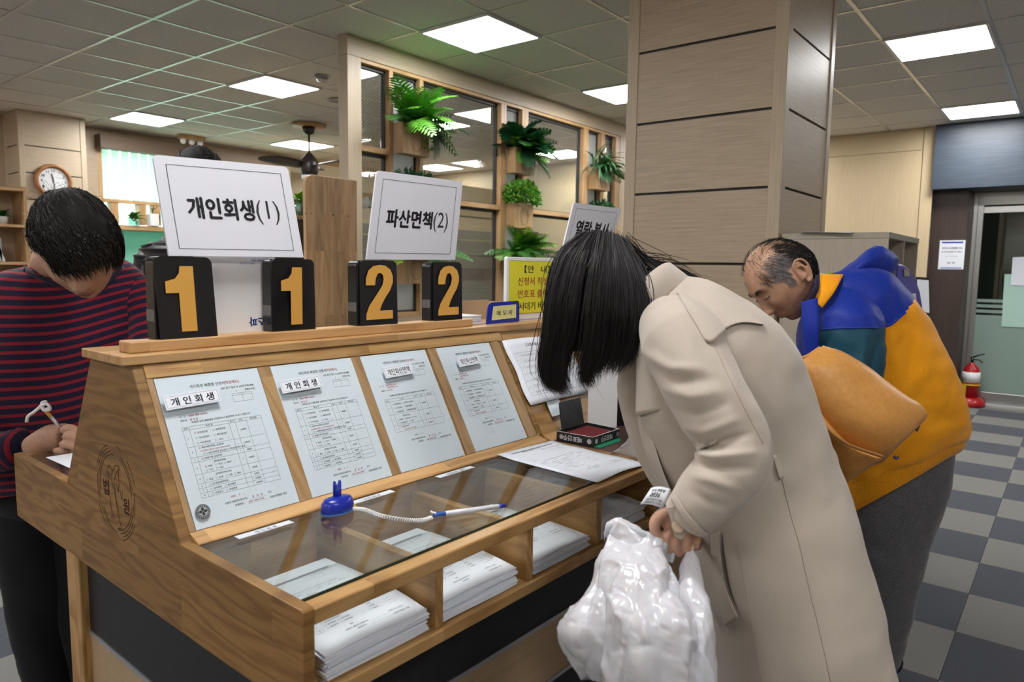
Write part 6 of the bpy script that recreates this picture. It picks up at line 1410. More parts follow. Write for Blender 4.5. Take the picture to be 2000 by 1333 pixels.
g2_ = bagloft([((1178, 1075, 1.23), (1200, 1070, 1.2267), .03), ((1160, 1120, 1.215), (1210, 1120, 1.21), .07), ((1128, 1180, 1.195), (1220, 1180, 1.185), .11), ((1095, 1235, 1.19), (1225, 1240, 1.175), .13), ((1115, 1285, 1.19), (1225, 1290, 1.175), .12), ((1140, 1325, 1.19), (1200, 1325, 1.18), .06)], .009, 7.0, 80, 90)
part(BG, 'bag_corner', g2_, BAGP, True, world=True)
g = G(); rimP = cat_rom([at(1180, 1040, 1.208), at(1186, 1022, 1.206), at(1208, 1019, 1.205), at(1250, 1034, 1.202), at(1296, 1048, 1.20)], 24)
g.sheet(lambda i, j: rimP[int(round(i * 23))] + (-UP) * .016 * j - nz(ray(1240, 1030)) * .003 * math.sin(pi * j), 23, 4, nz(ray(1240, 1030)) * -.001); part(BG, 'bag_rim', g, BAGP, True, world=True)
def hnd(pts):
    P_ = cat_rom([at(*p) for p in pts], 30); g = G(); g.sheet(lambda i, j: P_[int(round(i * 29))] + RT * (.018 * (j - .5)) - nz(ray(1330, 1100)) * .003 * math.sin(j * 9 + i * 4), 29, 5, nz(ray(1330, 1100)) * -.001); return g
part(BG, 'handle', hnd([(1304, 1100, 1.20), (1312, 1078, 1.20), (1326, 1062, 1.205), (1340, 1056, 1.21)]), BAGP, True, world=True)
g3 = bagloft([((1338, 1072, 1.211), (1354, 1070, 1.2117), .012), ((1330, 1110, 1.1883), (1366, 1110, 1.1883), .03), ((1322, 1170, 1.1583), (1380, 1175, 1.1567), .06), ((1318, 1250, 1.135), (1392, 1250, 1.13), .09), ((1316, 1340, 1.13), (1397, 1340, 1.125), .11), ((1320, 1430, 1.13), (1390, 1430, 1.13), .10)], .005, 11.0, 70, 100)
part(BG, 'bag_side', g3, BAGP, True, world=True)

# tan leather shoulder bag carried on the far shoulder
LEA = speckle('tan_leather', (.60, .285, .07), (.52, .235, .055), 95, .42, .10, .002, .35, .65)
Pd = lambda x, y, d: at(x, y, d)
lb = Pd(1660, 950, 1.62)
TB = thing('leather_bag', 'tan leather shoulder bag hanging behind the trench coat', 'handbag', (lb[0], lb[1], at(1640, 955, 1.6)[2]))
# corner loops: mouth edge to bottom edge, near face rounded, far face behind
nearM = [Pd(1548, 712, 1.6), Pd(1575, 696, 1.61), Pd(1602, 680, 1.63)]; 
def bagsurf(s, t, k):
    # s along the mouth-to-base direction, t across the near face, k: 0 near face 1 far face
    A_, B_, Cc, Dd = Pd(1550, 715, 1.57), Pd(1601, 681, 1.62), Pd(1787, 812, 1.7), Pd(1727, 893, 1.62)
    p = (A_ * (1 - t) + B_ * t) * (1 - s) + (Dd * (1 - t) + Cc * t) * s
    return p
cs = [((1549, 716, 1.575), (1602, 680, 1.63), .05), ((1556, 742, 1.575), (1632, 697, 1.635), .10), ((1572, 782, 1.575), (1672, 722, 1.645), .13), ((1594, 822, 1.575), (1712, 755, 1.655), .15), ((1630, 862, 1.575), (1748, 784, 1.66), .16), ((1680, 888, 1.58), (1776, 806, 1.67), .16), ((1716, 896, 1.59), (1794, 826, 1.675), .14), ((1733, 894, 1.6), (1796, 832, 1.675), .10)]
gl1 = folds(loft_px(cs, 72, 80, 2.6), [([(1600, 740), (1640, 770), (1700, 800)], 20, .006), ([(1700, 790), (1740, 830), (1745, 860)], 18, -.006), ([(1640, 800), (1690, 840), (1720, 870)], 16, .004), ([(1660, 740), (1700, 775), (1735, 800)], 14, -.003)], .002, 12, 4)
bagb = part(TB, 'body', gl1, LEA, True, world=True)
cs2 = [((1548, 724, 1.585), (1575, 735, 1.59), .06), ((1562, 770, 1.6), (1600, 800, 1.59), .11), ((1585, 830, 1.61), (1645, 858, 1.59), .15), ((1612, 885, 1.615), (1700, 890, 1.595), .16), ((1632, 930, 1.615), (1722, 897, 1.6), .14), ((1640, 953, 1.615), (1715, 903, 1.605), .08)]
part(TB, 'lower_gusset', folds(loft_px(cs2, 60, 60, 2.6), [], .002, 10, 9), LEA, True, world=True)
tb_ = bvh(gl1)
part(TB, 'piping', G().tube(cat_rom([at(1551, 722, 1.525), at(1572, 772, 1.51), at(1598, 820, 1.5), at(1650, 865, 1.5), at(1725, 893, 1.52)], 40), .0035, 8), mat('leather_piping', (.33, .15, .04), .4), True, world=True)
part(TB, 'edge_trim', G().tube(cat_rom([at(1765, 796, 1.63), at(1786, 808, 1.645), at(1796, 825, 1.65), at(1790, 842, 1.64)], 24), .0028, 8), mat('dark_edge', (.03, .015, .012), .4), True, world=True)
g = G(); mp = cat_rom([at(1549, 716, 1.562), at(1552, 702, 1.565), at(1575, 697, 1.575), at(1601, 680, 1.6)], 24); g.tube(mp, .004, 8); part(TB, 'mouth_edge', g, LEA, True, world=True)
g = G(); P_ = cat_rom([at(1552, 704, 1.60), at(1525, 672, 1.60), at(1480, 630, 1.60), at(1425, 588, 1.585), at(1390, 572, 1.54), at(1368, 596, 1.50)], 40)
g.sheet(lambda i, j: P_[int(round(i * 39))] + nz(RT * .6 + UP * .8) * .022 * (j - .5), 39, 4, nz(ray(1500, 640)) * -.004); part(TB, 'strap', g, LEA, True, world=True)
part(TB, 'mouth_shade', G().prism([at(1552, 708, 1.585), at(1577, 694, 1.59), at(1599, 681, 1.60), at(1603, 690, 1.60), at(1580, 702, 1.585), at(1556, 716, 1.575)], nz(ray(1577, 697)) * .01), mat('bag_mouth_shade', (.03, .018, .012), .8), world=True)  # dark sheet stands in for the shade inside the open bag
part(TB, 'zipper', G().tube(cat_rom([at(1548, 712, 1.558), at(1546, 728, 1.552), at(1555, 706, 1.566)], 12), .0022, 6), BR, True, world=True)
zp = at(1746, 893, 1.635); part(TB, 'zip_pull', G().tube([zp, zp + RT * .006 - UP * .004, zp + RT * .01], .003, 8), mat('purple_pull', (.05, .03, .30), .4), True, world=True)

# ------------------------------------------------------------------ balding man in the colour-block jacket
SKIN_M = skin('skin_man', (.46, .26, .165))
hp = at(1775, 930, 2.27); ff = at(1742, 1318, 2.50)
M1 = thing('person', 'balding grey-haired man in orange, blue and green jacket bending forward, side view', 'person', (ff[0], ff[1], 0))
a48 = math.radians(47)
mh = Head(at(1529, 545, 2.0), -RT * math.cos(a48) - UP * math.sin(a48) - FW * .10, -RT * math.sin(a48) + UP * math.cos(a48), 1.02, wide=1.03, nose=1.0, jaw=1.05, cheek=1.2)
mbody = merge(mh.mesh(),
    limb([at(1545, 560, 2.0), at(1580, 572, 2.02), at(1625, 590, 2.06), at(1680, 630, 2.10)], [.058, .062, .068, .07], 30, 24),
    loft_px([((1590, 615, 2.06), (1640, 555, 2.07), .16), ((1600, 700, 2.08), (1730, 600, 2.10), .28), ((1640, 830, 2.13), (1820, 730, 2.15), .28), ((1680, 930, 2.19), (1840, 850, 2.22), .26), ((1700, 985, 2.23), (1835, 930, 2.26), .26)], 32, 50),
    limb([at(1660, 620, 1.93), at(1655, 720, 1.90), at(1640, 800, 1.88), at(1600, 840, 1.88), at(1560, 860, 1.88)], [.05, .045, .04, .035, .028], 40, 16),
    *[limb([at(1752, 930, 2.21 + s_), at(1742, 1090, 2.30 + s_), at(1727, 1220, 2.375 + s_), at(1718, 1310, 2.44 + s_), np.array([*at(1718, 1316, 2.45 + s_)[:2], .03])], [.075, .06, .045, .033, .03], 50, 16) for s_ in (0, .17)],
    # left hand on the counter edge: palm and fingers
    limb([at(1562, 858, 1.88), at(1540, 872, 1.88), at(1520, 884, 1.885)], [.03, .038, .032], 24, 16, .5),
    *[limb([at(1526, 880 + i * 5, 1.87 + i * .014), at(1506, 890 + i * 5, 1.87 + i * .014), at(1494, 902 + i * 4, 1.875 + i * .014)], [.010, .009, .0065], 18, 10) for i in range(4)], limb([at(1540, 866, 1.86), at(1522, 868, 1.855), at(1510, 878, 1.86)], [.011, .010, .007], 18, 10))
part(M1, 'body', remesh(mbody, .0030, 1), SKIN_M, True, world=True)
BROW = mat('dark_brow', (.03, .022, .018), .7); LIPM = mat('lip_tone_man', (.27, .12, .09), .5)
for sd_ in (-1, 1):
    g = ribbons([mh.w(cat_rom([mh.surf(sd_ * (.014 + .004 * q + u * .0), .026 + .006 * q + u, .002), mh.surf(sd_ * (.020 + .010 * q), .030 + .004 * q + u, .003), mh.surf(sd_ * (.028 + .012 * q), .031 + u, .002)], 6)) for q in np.linspace(0, 1.2, 26) for u in (-.002, 0, .002)], .0011, 5); part(M1, 'eyebrow', g, BROW, world=True, kind='stuff')
    part(M1, 'eyelid_line', mh.strip([mh.surf(sd_ * .020, .006, .001), mh.surf(sd_ * .031, .0035, .0012), mh.surf(sd_ * .043, .006, .0008)], [.0006] + [.0012] * 22 + [.0006], 24, 6), BROW, True, world=True)
part(M1, 'mouth_line', mh.strip([mh.surf(-.024, -.064, .0002), mh.surf(-.010, -.0622, .0006), mh.surf(.010, -.0622, .0006), mh.surf(.024, -.064, .0002)], [.0005] + [.0012] * 22 + [.0005], 24, 6), LIPM, True, world=True)
# thin hair: dark at the back, grey at the side, wisps across the crown
def scalp(h, n, sel, flow, L, wob, seed, lift=.002, m=8, scl=1.0, stop=None):
    rs = random.Random(seed); out = []; P = h.P
    c = np.array([0, -.002, .0])
    while len(out) < n:
        i = rs.randrange(len(P)); p = P[i] + np.array([rs.gauss(0, .0015) for _ in range(3)])
        if not sel(p, rs): continue
        q = p.copy(); path = [q.copy()]; r0 = np.linalg.norm((p - c) / np.array([.076, .098, .112])); ln = L * rs.uniform(.6, 1.15)
        tw = np.array([rs.gauss(0, wob) for _ in range(3)])
        for k in range(m - 1):
            nn = nz((q - c) / np.array([.076, .098, .112]) ** 2); d = nz(flow(q) + tw); d = nz(d - nn * (d @ nn)); q = q + d * ln / (m - 1)
            s_ = np.linalg.norm((q - c) / np.array([.076, .098, .112])); q = c + (q - c) * (r0 + (lift * (1.2 - .5 * k / m) / .095) * min(1, (k + 1) / 3) * scl) / s_
            if stop and stop(q): break
            path.append(q.copy())
        if len(path) < 3: continue
        out.append(h.w(np.array(path)))
    return out
hairline = lambda p: p[2] - (.035 + .0)                      # generic
def sel_back(p, r):
    return p[1] < .0 and p[2] > -.045 + .25 * (abs(p[1]) < .02) * .0 and not (abs(p[0]) < .045 and p[2] > .075 and p[1] > -.06 and r.random() > .25) and not (abs(p[0]) > .05 and -.03 < p[1] < .012 and p[2] < .03)
flow_b = lambda q: np.array([q[0] * 2, -.5 - max(0, q[2]) * 4, -1.0 + 5 * max(0, q[2])])
hb = part(M1, 'hair', ribbons(scalp(mh, 5200, lambda p, r: sel_back(p, r) and p[1] < -.012, flow_b, .022, .25, 1, .0035), .0009, 2), HAIR_DARK, world=True, kind='stuff')
sel_side = lambda p, r: r.random() < np.clip((.060 - p[1]) / .03, .08, 1) * np.clip((.088 - p[2]) / .03, .1, 1) and abs(p[0]) > .040 and -.02 < p[1] < .058 and .014 + abs(p[1] - .02) * .35 < p[2] < .085 and not (p[1] < .014 and p[2] < .032)
wsub(M1, hb, 'grey_temples', ribbons(scalp(mh, 2600, sel_side, lambda q: np.array([q[0] * 1.0, -.35, -1.0]), .018, .3, 2, .0028), .0006, 3), HAIR_GREY, False, kind='stuff')
sb_ = lambda p, r: abs(p[0]) > .055 and .012 < p[1] < .034 and -.012 < p[2] < .03
wsub(M1, hb, 'dark_temple_strands', ribbons(scalp(mh, 700, sel_side, lambda q: np.array([q[0] * 1.0, -.35, -1.0]), .018, .35, 12, .003), .0006, 3), HAIR_DARK, False, kind='stuff')
wsub(M1, hb, 'sideburns', ribbons(scalp(mh, 260, sb_, lambda q: np.array([0, .15, -1.0]), .016, .2, 4, .002), .0010, 3), HAIR_GREY, False, kind='stuff')
sel_top = lambda p, r: p[2] > .078 and p[1] > -.06 and abs(p[0]) < .06
wsub(M1, hb, 'thin_wisps', ribbons(scalp(mh, 260, sel_top, lambda q: np.array([.6, -.7, .1]), .034, .5, 3, .006), .0006, 3), HAIR_DARK, False, kind='stuff')
sel_lock = lambda p, r: abs(p[0]) > .04 and .05 < p[1] < .07 and .04 < p[2] < .085
wsub(M1, hb, 'front_lock', ribbons(scalp(mh, 110, sel_lock, lambda q: np.array([q[0] * 1.5, -.4, -1.0]), .034, .25, 8, .003), .0006, 3), HAIR_DARK, False, kind='stuff')
# jacket
JB = cloth('jacket_blue', (.004, .024, .28), 500, 16, .5, .5, .06, .1, (1, 1, .6), .008); JO = cloth('jacket_orange', (.92, .37, .006), 500, 13, .55, .6, .06, .1, (1, 1, .35), .010); JG = cloth('jacket_teal', (.004, .05, .085), 500, 14, .55, .45, .06, .1, (1, 1, .6), .008)
JR = cloth('jacket_rib', (.84, .33, .005), 300, 40, .8, .2, .12, .1); NAVY = cloth('navy_collar', (.012, .010, .03), 500, 20, .8)
js = [((1570, 612, 2.03), (1612, 542, 2.05), .17), ((1564, 650, 2.04), (1668, 537, 2.07), .32), ((1568, 705, 2.06), (1728, 560, 2.09), .42), ((1582, 765, 2.08), (1776, 618, 2.12), .45), ((1602, 820, 2.10), (1815, 692, 2.14), .45), ((1624, 872, 2.12), (1842, 770, 2.17), .44), ((1640, 915, 2.14), (1856, 830, 2.20), .43), ((1646, 945, 2.155), (1859, 862, 2.22), .41), ((1650, 958, 2.16), (1858, 874, 2.225), .39), ((1657, 966, 2.165), (1848, 882, 2.23), .36)]
gj = loft_px(js, 200, 210, 2.3)
gj = folds(gj, [([(1725, 640), (1718, 720), (1705, 800)], 12, -0.0170), ([(1745, 640), (1760, 740), (1775, 850)], 12, 0.0136), ([(1770, 660), (1800, 760), (1820, 850)], 12, -0.0102), ([(1730, 700), (1745, 800), (1760, 900)], 10, -0.0085), ([(1790, 720), (1815, 800), (1838, 860)], 9, 0.0085), ([(1668, 925), (1690, 955), (1710, 958)], 7, -0.0102), ([(1790, 800), (1800, 860), (1795, 892)], 9, -0.0102), ([(1815, 830), (1826, 850), (1830, 880)], 6, -0.0085), ([(1700, 760), (1720, 830), (1740, 905)], 9, 0.0119), ([(1735, 650), (1738, 740), (1750, 860)], 7, 0.0119), ([(1782, 700), (1800, 780), (1812, 850)], 7, -0.0119), ([(1756, 640), (1768, 720), (1782, 800)], 6, -0.0102), ([(1690, 900), (1720, 930), (1760, 925)], 7, 0.0119), ([(1660, 940), (1690, 942), (1730, 948)], 6, 0.0102), ([(1600, 560), (1640, 600), (1680, 625)], 8, -0.0085), ([(1690, 590), (1700, 615), (1705, 638)], 6, 0.0085)], .008, 7, 11)
jk = part(M1, 'jacket', gj, [JO, JB], True, world=True)
def recolor(o, g, rule):
    Cn = np.array([np.mean([g.v[i] for i in f[:4]], axis=0) for f in g.f]); P = proj(Cn); o.data.polygons.foreach_set('material_index', [int(rule(p)) for p in P]); o.data.update()
def yoke_line(p):
    x, y = p[0], p[1]; yl = np.interp(x, [1500, 1590, 1640, 1716, 1740, 1766, 1800], [645, 640, 642, 641, 634, 612, 570]); return y < yl
recolor(jk, gj, lambda p: yoke_line(p) or p[0] < 1582)
wsub(M1, jk, 'yoke_seam', seam(bvh(gj), [(1716, 641), (1740, 634), (1758, 619), (1768, 611)], .0035, 1.95, .001), JB)
band = [((1648, 956, 2.155), (1852, 872, 2.22), .375), ((1650, 972, 2.165), (1857, 880, 2.235), .38), ((1657, 992, 2.175), (1856, 890, 2.245), .38), ((1662, 1004, 2.18), (1850, 898, 2.25), .37)]
gb = folds(loft_px(band, 90, 30, 2.3), [], .003, 14, 3); wsub(M1, jk, 'waistband', gb, JR)
gsl = folds(limb([at(1648, 590, 1.965), at(1655, 640, 1.915), at(1658, 710, 1.895), at(1646, 780, 1.885), at(1610, 830, 1.885), at(1572, 856, 1.885)], [.075, .092, .088, .076, .062, .048], 180, 110), [([(1590, 735), (1600, 700), (1620, 660)], 8, -0.0104), ([(1690, 660), (1680, 720), (1660, 770)], 10, 0.0078), ([(1720, 650), (1705, 710), (1690, 760)], 9, -0.0078), ([(1600, 780), (1640, 760), (1690, 755)], 9, 0.0078)], .006, 9, 21)
wsub(M1, jk, 'sleeve_seam', seam(bvh(gsl), [(1598, 645), (1640, 642), (1680, 641), (1714, 641)], .0022, 1.86, .0005), JB)
so = wsub(M1, jk, 'sleeve', gsl, [JG, JB]); recolor(so, gsl, lambda p: p[1] < np.interp(p[0], [1560, 1600, 1720], [646, 641, 641]))
wsub(M1, jk, 'sleeve', folds(limb([at(1630, 610, 2.20), at(1610, 700, 2.22), at(1585, 790, 2.15), at(1560, 850, 2.05)], [.07, .08, .06, .048], 50, 40), [], .005, 9, 2), JG)
def hood(s, t):
    return [0, 0]
hg = merge(loft_px([((1612, 592, 2.0), (1628, 548, 2.05), .10), ((1640, 590, 1.99), (1660, 533, 2.06), .17), ((1668, 575, 1.985), (1692, 524, 2.08), .22), ((1702, 578, 2.0), (1722, 545, 2.09), .21), ((1724, 582, 2.03), (1730, 566, 2.09), .14)], 40, 40, 2.2))
wsub(M1, jk, 'hood', folds(hg, [([(1640, 578), (1680, 560), (1725, 572)], 7, -0.0112), ([(1650, 556), (1676, 540), (1690, 528)], 7, 0.0080)], .006, 14, 6), JB)
def scoll(P0, P1, th):
    a = cat_rom([at(*p) for p in P0], 24); b = cat_rom([at(*p) for p in P1], 24); g = G(); g.sheet(lambda i, j: a[int(round(i * 23))] * (1 - j) + b[int(round(i * 23))] * j - nz(ray(1600, 570)) * .006 * math.sin(pi * j), 23, 6, nz(ray(1600, 570)) * -th); return g
wsub(M1, jk, 'orange_lining', scoll([(1588, 588, 1.89), (1600, 560, 1.885), (1602, 536, 1.915)], [(1606, 602, 1.87), (1630, 570, 1.87), (1648, 536, 1.925)], .004), JO)
wsub(M1, jk, 'inner_collar', scoll([(1573, 588, 1.887), (1588, 562, 1.877), (1593, 538, 1.91)], [(1588, 592, 1.877), (1600, 562, 1.871), (1600, 536, 1.907)], .004), NAVY)
wsub(M1, jk, 'stand_collar', scoll([(1565, 590, 1.88), (1566, 640, 1.87), (1572, 700, 1.88)], [(1597, 582, 1.86), (1600, 640, 1.845), (1598, 700, 1.855)], .005), JB)
wsub(M1, jk, 'zip_pull', G().tube([at(1746, 892, 2.0), at(1752, 897, 2.0)], .003, 6), bpy.data.materials['purple_pull'])
# trousers and shoes
TRO = cloth('grey_marl_trousers', (.115, .115, .125), 260, 10, .9, .5, .22, .2, (1, 1, .35), .006)
nleg = [((1652, 925, 2.16), (1850, 880, 2.22), .24), ((1656, 985, 2.19), (1847, 935, 2.24), .25), ((1662, 1050, 2.23), (1830, 1010, 2.27), .24), ((1672, 1110, 2.27), (1803, 1085, 2.31), .21), ((1680, 1170, 2.31), (1784, 1155, 2.35), .185), ((1686, 1225, 2.35), (1770, 1215, 2.39), .165), ((1690, 1275, 2.39), (1757, 1270, 2.42), .14), ((1692, 1308, 2.42), (1745, 1304, 2.45), .12), ((1697, 1324, 2.44), (1738, 1322, 2.46), .095)]
gt = folds(loft_px(nleg, 80, 110, 2.2), [([(1720, 960), (1725, 1060), (1722, 1200)], 8, -0.0105), ([(1765, 920), (1768, 1040), (1750, 1200)], 8, 0.0105), ([(1800, 915), (1798, 1000), (1775, 1120)], 7, -0.0090), ([(1825, 900), (1822, 980), (1800, 1070)], 6, 0.0075), ([(1742, 940), (1744, 1060), (1738, 1240)], 6, -0.0075), ([(1730, 1180), (1728, 1250), (1716, 1300)], 6, 0.0075)], .005, 8, 5)
tr = part(M1, 'trousers', gt, TRO, True, world=True)
wsub(M1, tr, 'trouser_leg', folds(loft_px([((a[0] + 4, a[1], a[2] + .17), (b[0] - 4, b[1], b[2] + .17), t_) for a, b, t_ in nleg], 48, 60, 2.2), [], .004, 8, 9), TRO)
SHO = mat('dark_navy_shoe', (.012, .014, .03), .5)
for s_, nm in ((0, 'shoe'), (.17, 'shoe')):
    a = at(1722, 1330, 2.47 + s_); a[2] = 0; dr = nz([-RT[0] * .9 - FW[0] * .35, -RT[1] * .9 - FW[1] * .35, 0])
    g = G().tube(cat_rom([a - dr * .06 + (0, 0, .045), a - dr * .02 + (0, 0, .06), a + dr * .07 + (0, 0, .045), a + dr * .15 + (0, 0, .032), a + dr * .21 + (0, 0, .024)], 20), np.interp(np.linspace(0, 1, 20), [0, .1, .4, .8, 1], [.022, .045, .047, .038, .012]) * np.interp(np.linspace(0, 1, 20), [0, 1], [1, .9]), 16)
    V = np.array(g.v); V[:, 2] = np.maximum(V[:, 2], .003); g.v = [tuple(p) for p in V]; part(M1, nm, g, SHO, True, world=True)

# ------------------------------------------------------------------ man in the striped shirt, writing
SKIN_S = skin('skin_writer', (.47, .275, .195))
sf_ = at(80, 1330, 2.3)
S1 = thing('person', 'person in a navy shirt with red stripes writing with head bowed behind the counter', 'person', (sf_[0], sf_[1], 0))
sh = Head(at(152, 480, 1.62), RT * .30 - UP * .74 - FW * .60, RT * .13 + UP * .62 - FW * .77, 1.06, wide=.98, nose=.9, lips=1.1)
shead = sh.mesh((1,))
# writing hand: curled fist holding the pen
D_ = 1.86
whand = merge(limb([at(55, 880, 1.90), at(78, 868, D_), at(104, 858, D_), at(128, 858, D_)], [.030, .034, .040, .033], 30, 20, .75, up=nz(ray(100, 860))),
    limb([at(118, 842, D_ - .02), at(140, 838, D_ - .025), at(154, 850, D_ - .02), at(150, 866, D_ - .01)], [.0125, .0115, .0105, .008], 24, 12),
    limb([at(122, 854, D_ - .03), at(144, 854, D_ - .033), at(156, 868, D_ - .02), at(146, 878, D_ - .01)], [.0125, .0115, .0105, .008], 24, 12),
    limb([at(116, 868, D_ - .035), at(138, 870, D_ - .037), at(150, 880, D_ - .025), at(138, 886, D_ - .015)], [.0122, .0112, .010, .008], 24, 12),
    limb([at(104, 880, D_ - .03), at(124, 884, D_ - .032), at(134, 889, D_ - .02), at(124, 892, D_ - .01)], [.0115, .0105, .0095, .0075], 24, 12),
    limb([at(104, 842, D_ + .02), at(126, 836, D_ + .02), at(146, 842, D_ + .01)], [.0135, .012, .009], 24, 12))
sbody = merge(shead,
    limb([at(144, 498, 1.70), at(122, 502, 1.86), at(104, 520, 2.07), at(118, 590, 2.12)], [.050, .052, .058, .06], 30, 24),
    limb([at(30, 590, 2.07), at(80, 565, 2.06), at(135, 560, 2.06), at(200, 560, 2.09), at(250, 580, 2.12)], [.03, .04, .05, .04, .03], 40, 20),
    loft_px([((20, 560, 2.05), (240, 530, 2.08), .12), ((-30, 680, 2.08), (270, 620, 2.1), .16), ((-30, 850, 2.12), (260, 790, 2.12), .16), ((0, 960, 2.16), (230, 930, 2.16), .16)], 32, 50),
    limb([at(-45, 620, 2.06), at(-85, 760, 2.0), at(-75, 880, 1.96), at(0, 885, 1.93), at(58, 876, 1.90)], [.042, .038, .036, .032, .027], 50, 16), whand,
    limb([at(275, 600, 2.1), at(298, 700, 2.05), at(280, 790, 1.95), at(240, 830, 1.90)], [.042, .038, .034, .028], 40, 16), limb([at(240, 828, 1.90), at(222, 842, 1.89), at(205, 852, 1.885)], [.026, .036, .03], 20, 14, .5),
    *[limb([at(210, 850 + i * 3, 1.875 + i * .013), at(192, 860 + i * 3, 1.872 + i * .013), at(180, 868 + i * 3, 1.875 + i * .013)], [.010, .009, .007], 16, 10) for i in range(4)], limb([at(225, 838, 1.87), at(205, 838, 1.86), at(192, 846, 1.862)], [.011, .010, .007], 16, 10),
    *[limb([at(66 + s_ * 95, 980, 2.2 + s_ * .05), at(74 + s_ * 95, 1180, 2.24 + s_ * .05), at(92 + s_ * 95, 1320, 2.27 + s_ * .05), at(118 + s_ * 95, 1480, 2.32 + s_ * .05)], [.06, .05, .042, .034], 40, 16) for s_ in (0, 1)])
part(S1, 'body', remesh(sbody, .0030, 1), SKIN_S, True, world=True)
LIPS = mat('lip_tone', (.33, .13, .11), .45)
part(S1, 'lips', merge(sh.strip([sh.surf(-.021, -.0625, .0), sh.surf(-.008, -.0585, .0012), sh.surf(.008, -.0585, .0012), sh.surf(.021, -.0625, .0)], [.0008] + [.0028] * 22 + [.0008]), sh.strip([sh.surf(-.019, -.0635, .0), sh.surf(0, -.068, .0014), sh.surf(.019, -.0635, .0)], [.0008] + [.0034] * 22 + [.0008])), LIPS, True, world=True, kind='stuff')
for sd_ in (-1, 1): part(S1, 'eyelash_line', sh.strip([sh.surf(sd_ * .019, .005, .001), sh.surf(sd_ * .031, .002, .0014), sh.surf(sd_ * .043, .005, .0008)], [.0006] + [.0013] * 22 + [.0006], 24, 6), BROW, True, world=True)
# hair: full cap brushed out from the whorl
def cap_mesh(h, sel, grow):
    P = h.P; keep = np.array([sel(p) for p in P]); c = np.array([0, -.002, 0]); Q = np.array([c + (p - c) * grow(p) for p in P]); g = G(); g.v = [tuple(p) for p in h.w(Q)]
    idx = {}; F = [f for f in h.F if len(f) <= 4 and all(keep[i] for i in f)]; used = sorted({i for f in F for i in f}); mp_ = {a: b for b, a in enumerate(used)}
    g2 = G(); g2.v = [g.v[i] for i in used]; g2.f = [tuple(mp_[i] for i in f) for f in F]; return g2
def s_region(p):
    x, y, z = p
    if y > .03: return z > (.050 if x > .02 else .040 - (abs(x) > .05) * .018)
    if y > -.03: return z > ((.03 if x > 0 else .006) if abs(x) > .05 else .0) and not (x > .066 and z < .022 and -.032 < y < .014)
    return z > -.075
shr = part(S1, 'hair', cap_mesh(sh, s_region, lambda p: 1.07 + .06 * np.clip(p[2] / .11, 0, 1) + .05 * np.clip(-p[0] / .07, 0, 1) - .02 * np.clip(p[0] / .07, 0, 1)), HAIR_BASE, True, world=True)
wh0 = np.array([.004, -.055, .10])
def flow_s(q):
    d = q - wh0; d = d / (np.linalg.norm(d) + 1e-6); sw = np.array([-d[1], d[0], 0]); return d + .25 * sw + np.array([0, 0, -.3 * (q[2] < .05)])
ear_zone = lambda q: (q[0] > .058 and q[2] < .030 and -.045 < q[1] < .05) or (q[0] > .022 and q[1] > -.02 and q[2] < .048 - (q[0] < .04) * .012)
spaths = scalp(sh, 5200, lambda p, r: s_region(p), flow_s, .060, .12, 5, .012, 9, 1.0, ear_zone)
bang = scalp(sh, 900, lambda p, r: p[1] > .045 and p[2] > .040 and -.062 < p[0] < .03, lambda q: np.array([q[0] * 3 - .25, .25, -1.0]), .056, .16, 6, .012, 9)
fly = scalp(sh, 60, lambda p, r: p[2] > .085, lambda q: flow_s(q), .055, .6, 7, .03, 9)
wsub(S1, shr, 'strands', ribbons(spaths + bang, .0017, 5), HAIR_DARK, False, kind='stuff'); wsub(S1, shr, 'flyaway_strands', ribbons(fly, .0006, 6), HAIR_DARK, False, kind='stuff')
# striped shirt: stripes ride on a length attribute along each tube
STR = cloth('striped_jersey', (.012, .008, .028), 600, 16, .9, .3, .1, .1); n = N(STR)
atr = n.n('ShaderNodeAttribute'); atr.attribute_name = 'stripe'
fr = n.math('FRACT', n.math('DIVIDE', atr.outputs['Fac'], .0262)); edge = n.noise(n.coord(), 260, 2); k_ = n.math('LESS_THAN', n.math('ADD', fr, n.math('MULTIPLY', edge, .05)), .40)
fb = n.noise(n.coord(), 700, 2); n.col(n.mix(k_, n.ramp(fb, [(.3, (.008, .006, .020)), (.7, (.016, .011, .036))]), n.ramp(fb, [(.3, (.15, .008, .018)), (.7, (.24, .014, .028))])))
def stripe(o, g, off=0., par=None, bowf=None):
    m_, n_ = g.shape; V = np.array(g.v)[:m_ * n_].reshape(m_, n_, 3); L = np.concatenate([[0], np.cumsum(np.linalg.norm(np.diff(V.mean(1), axis=0), axis=1))]) if par is None else par
    A = np.repeat(L[:, None], n_, 1) + off
    if bowf is not None: A = A + bowf(V)
    at_ = o.data.attributes.new('stripe', 'FLOAT', 'POINT'); B = np.zeros(len(g.v)); B[:m_ * n_] = A.ravel(); at_.data.foreach_set('value', B.astype(np.float32))
ss_ = [((42, 522, 2.05), (236, 508, 2.07), .13), ((2, 536, 2.05), (256, 520, 2.08), .19), ((-34, 563, 2.06), (274, 536, 2.09), .23), ((-66, 625, 2.07), (290, 575, 2.1), .25), ((-78, 710, 2.09), (299, 645, 2.11), .26), ((-66, 800, 2.11), (297, 728, 2.12), .26), ((-48, 885, 2.13), (284, 815, 2.13), .26), ((-30, 950, 2.15), (266, 890, 2.15), .27), ((-14, 975, 2.16), (255, 935, 2.16), .27)]
g = loft_px(ss_, 100, 110, 2.3); shp = g.shape
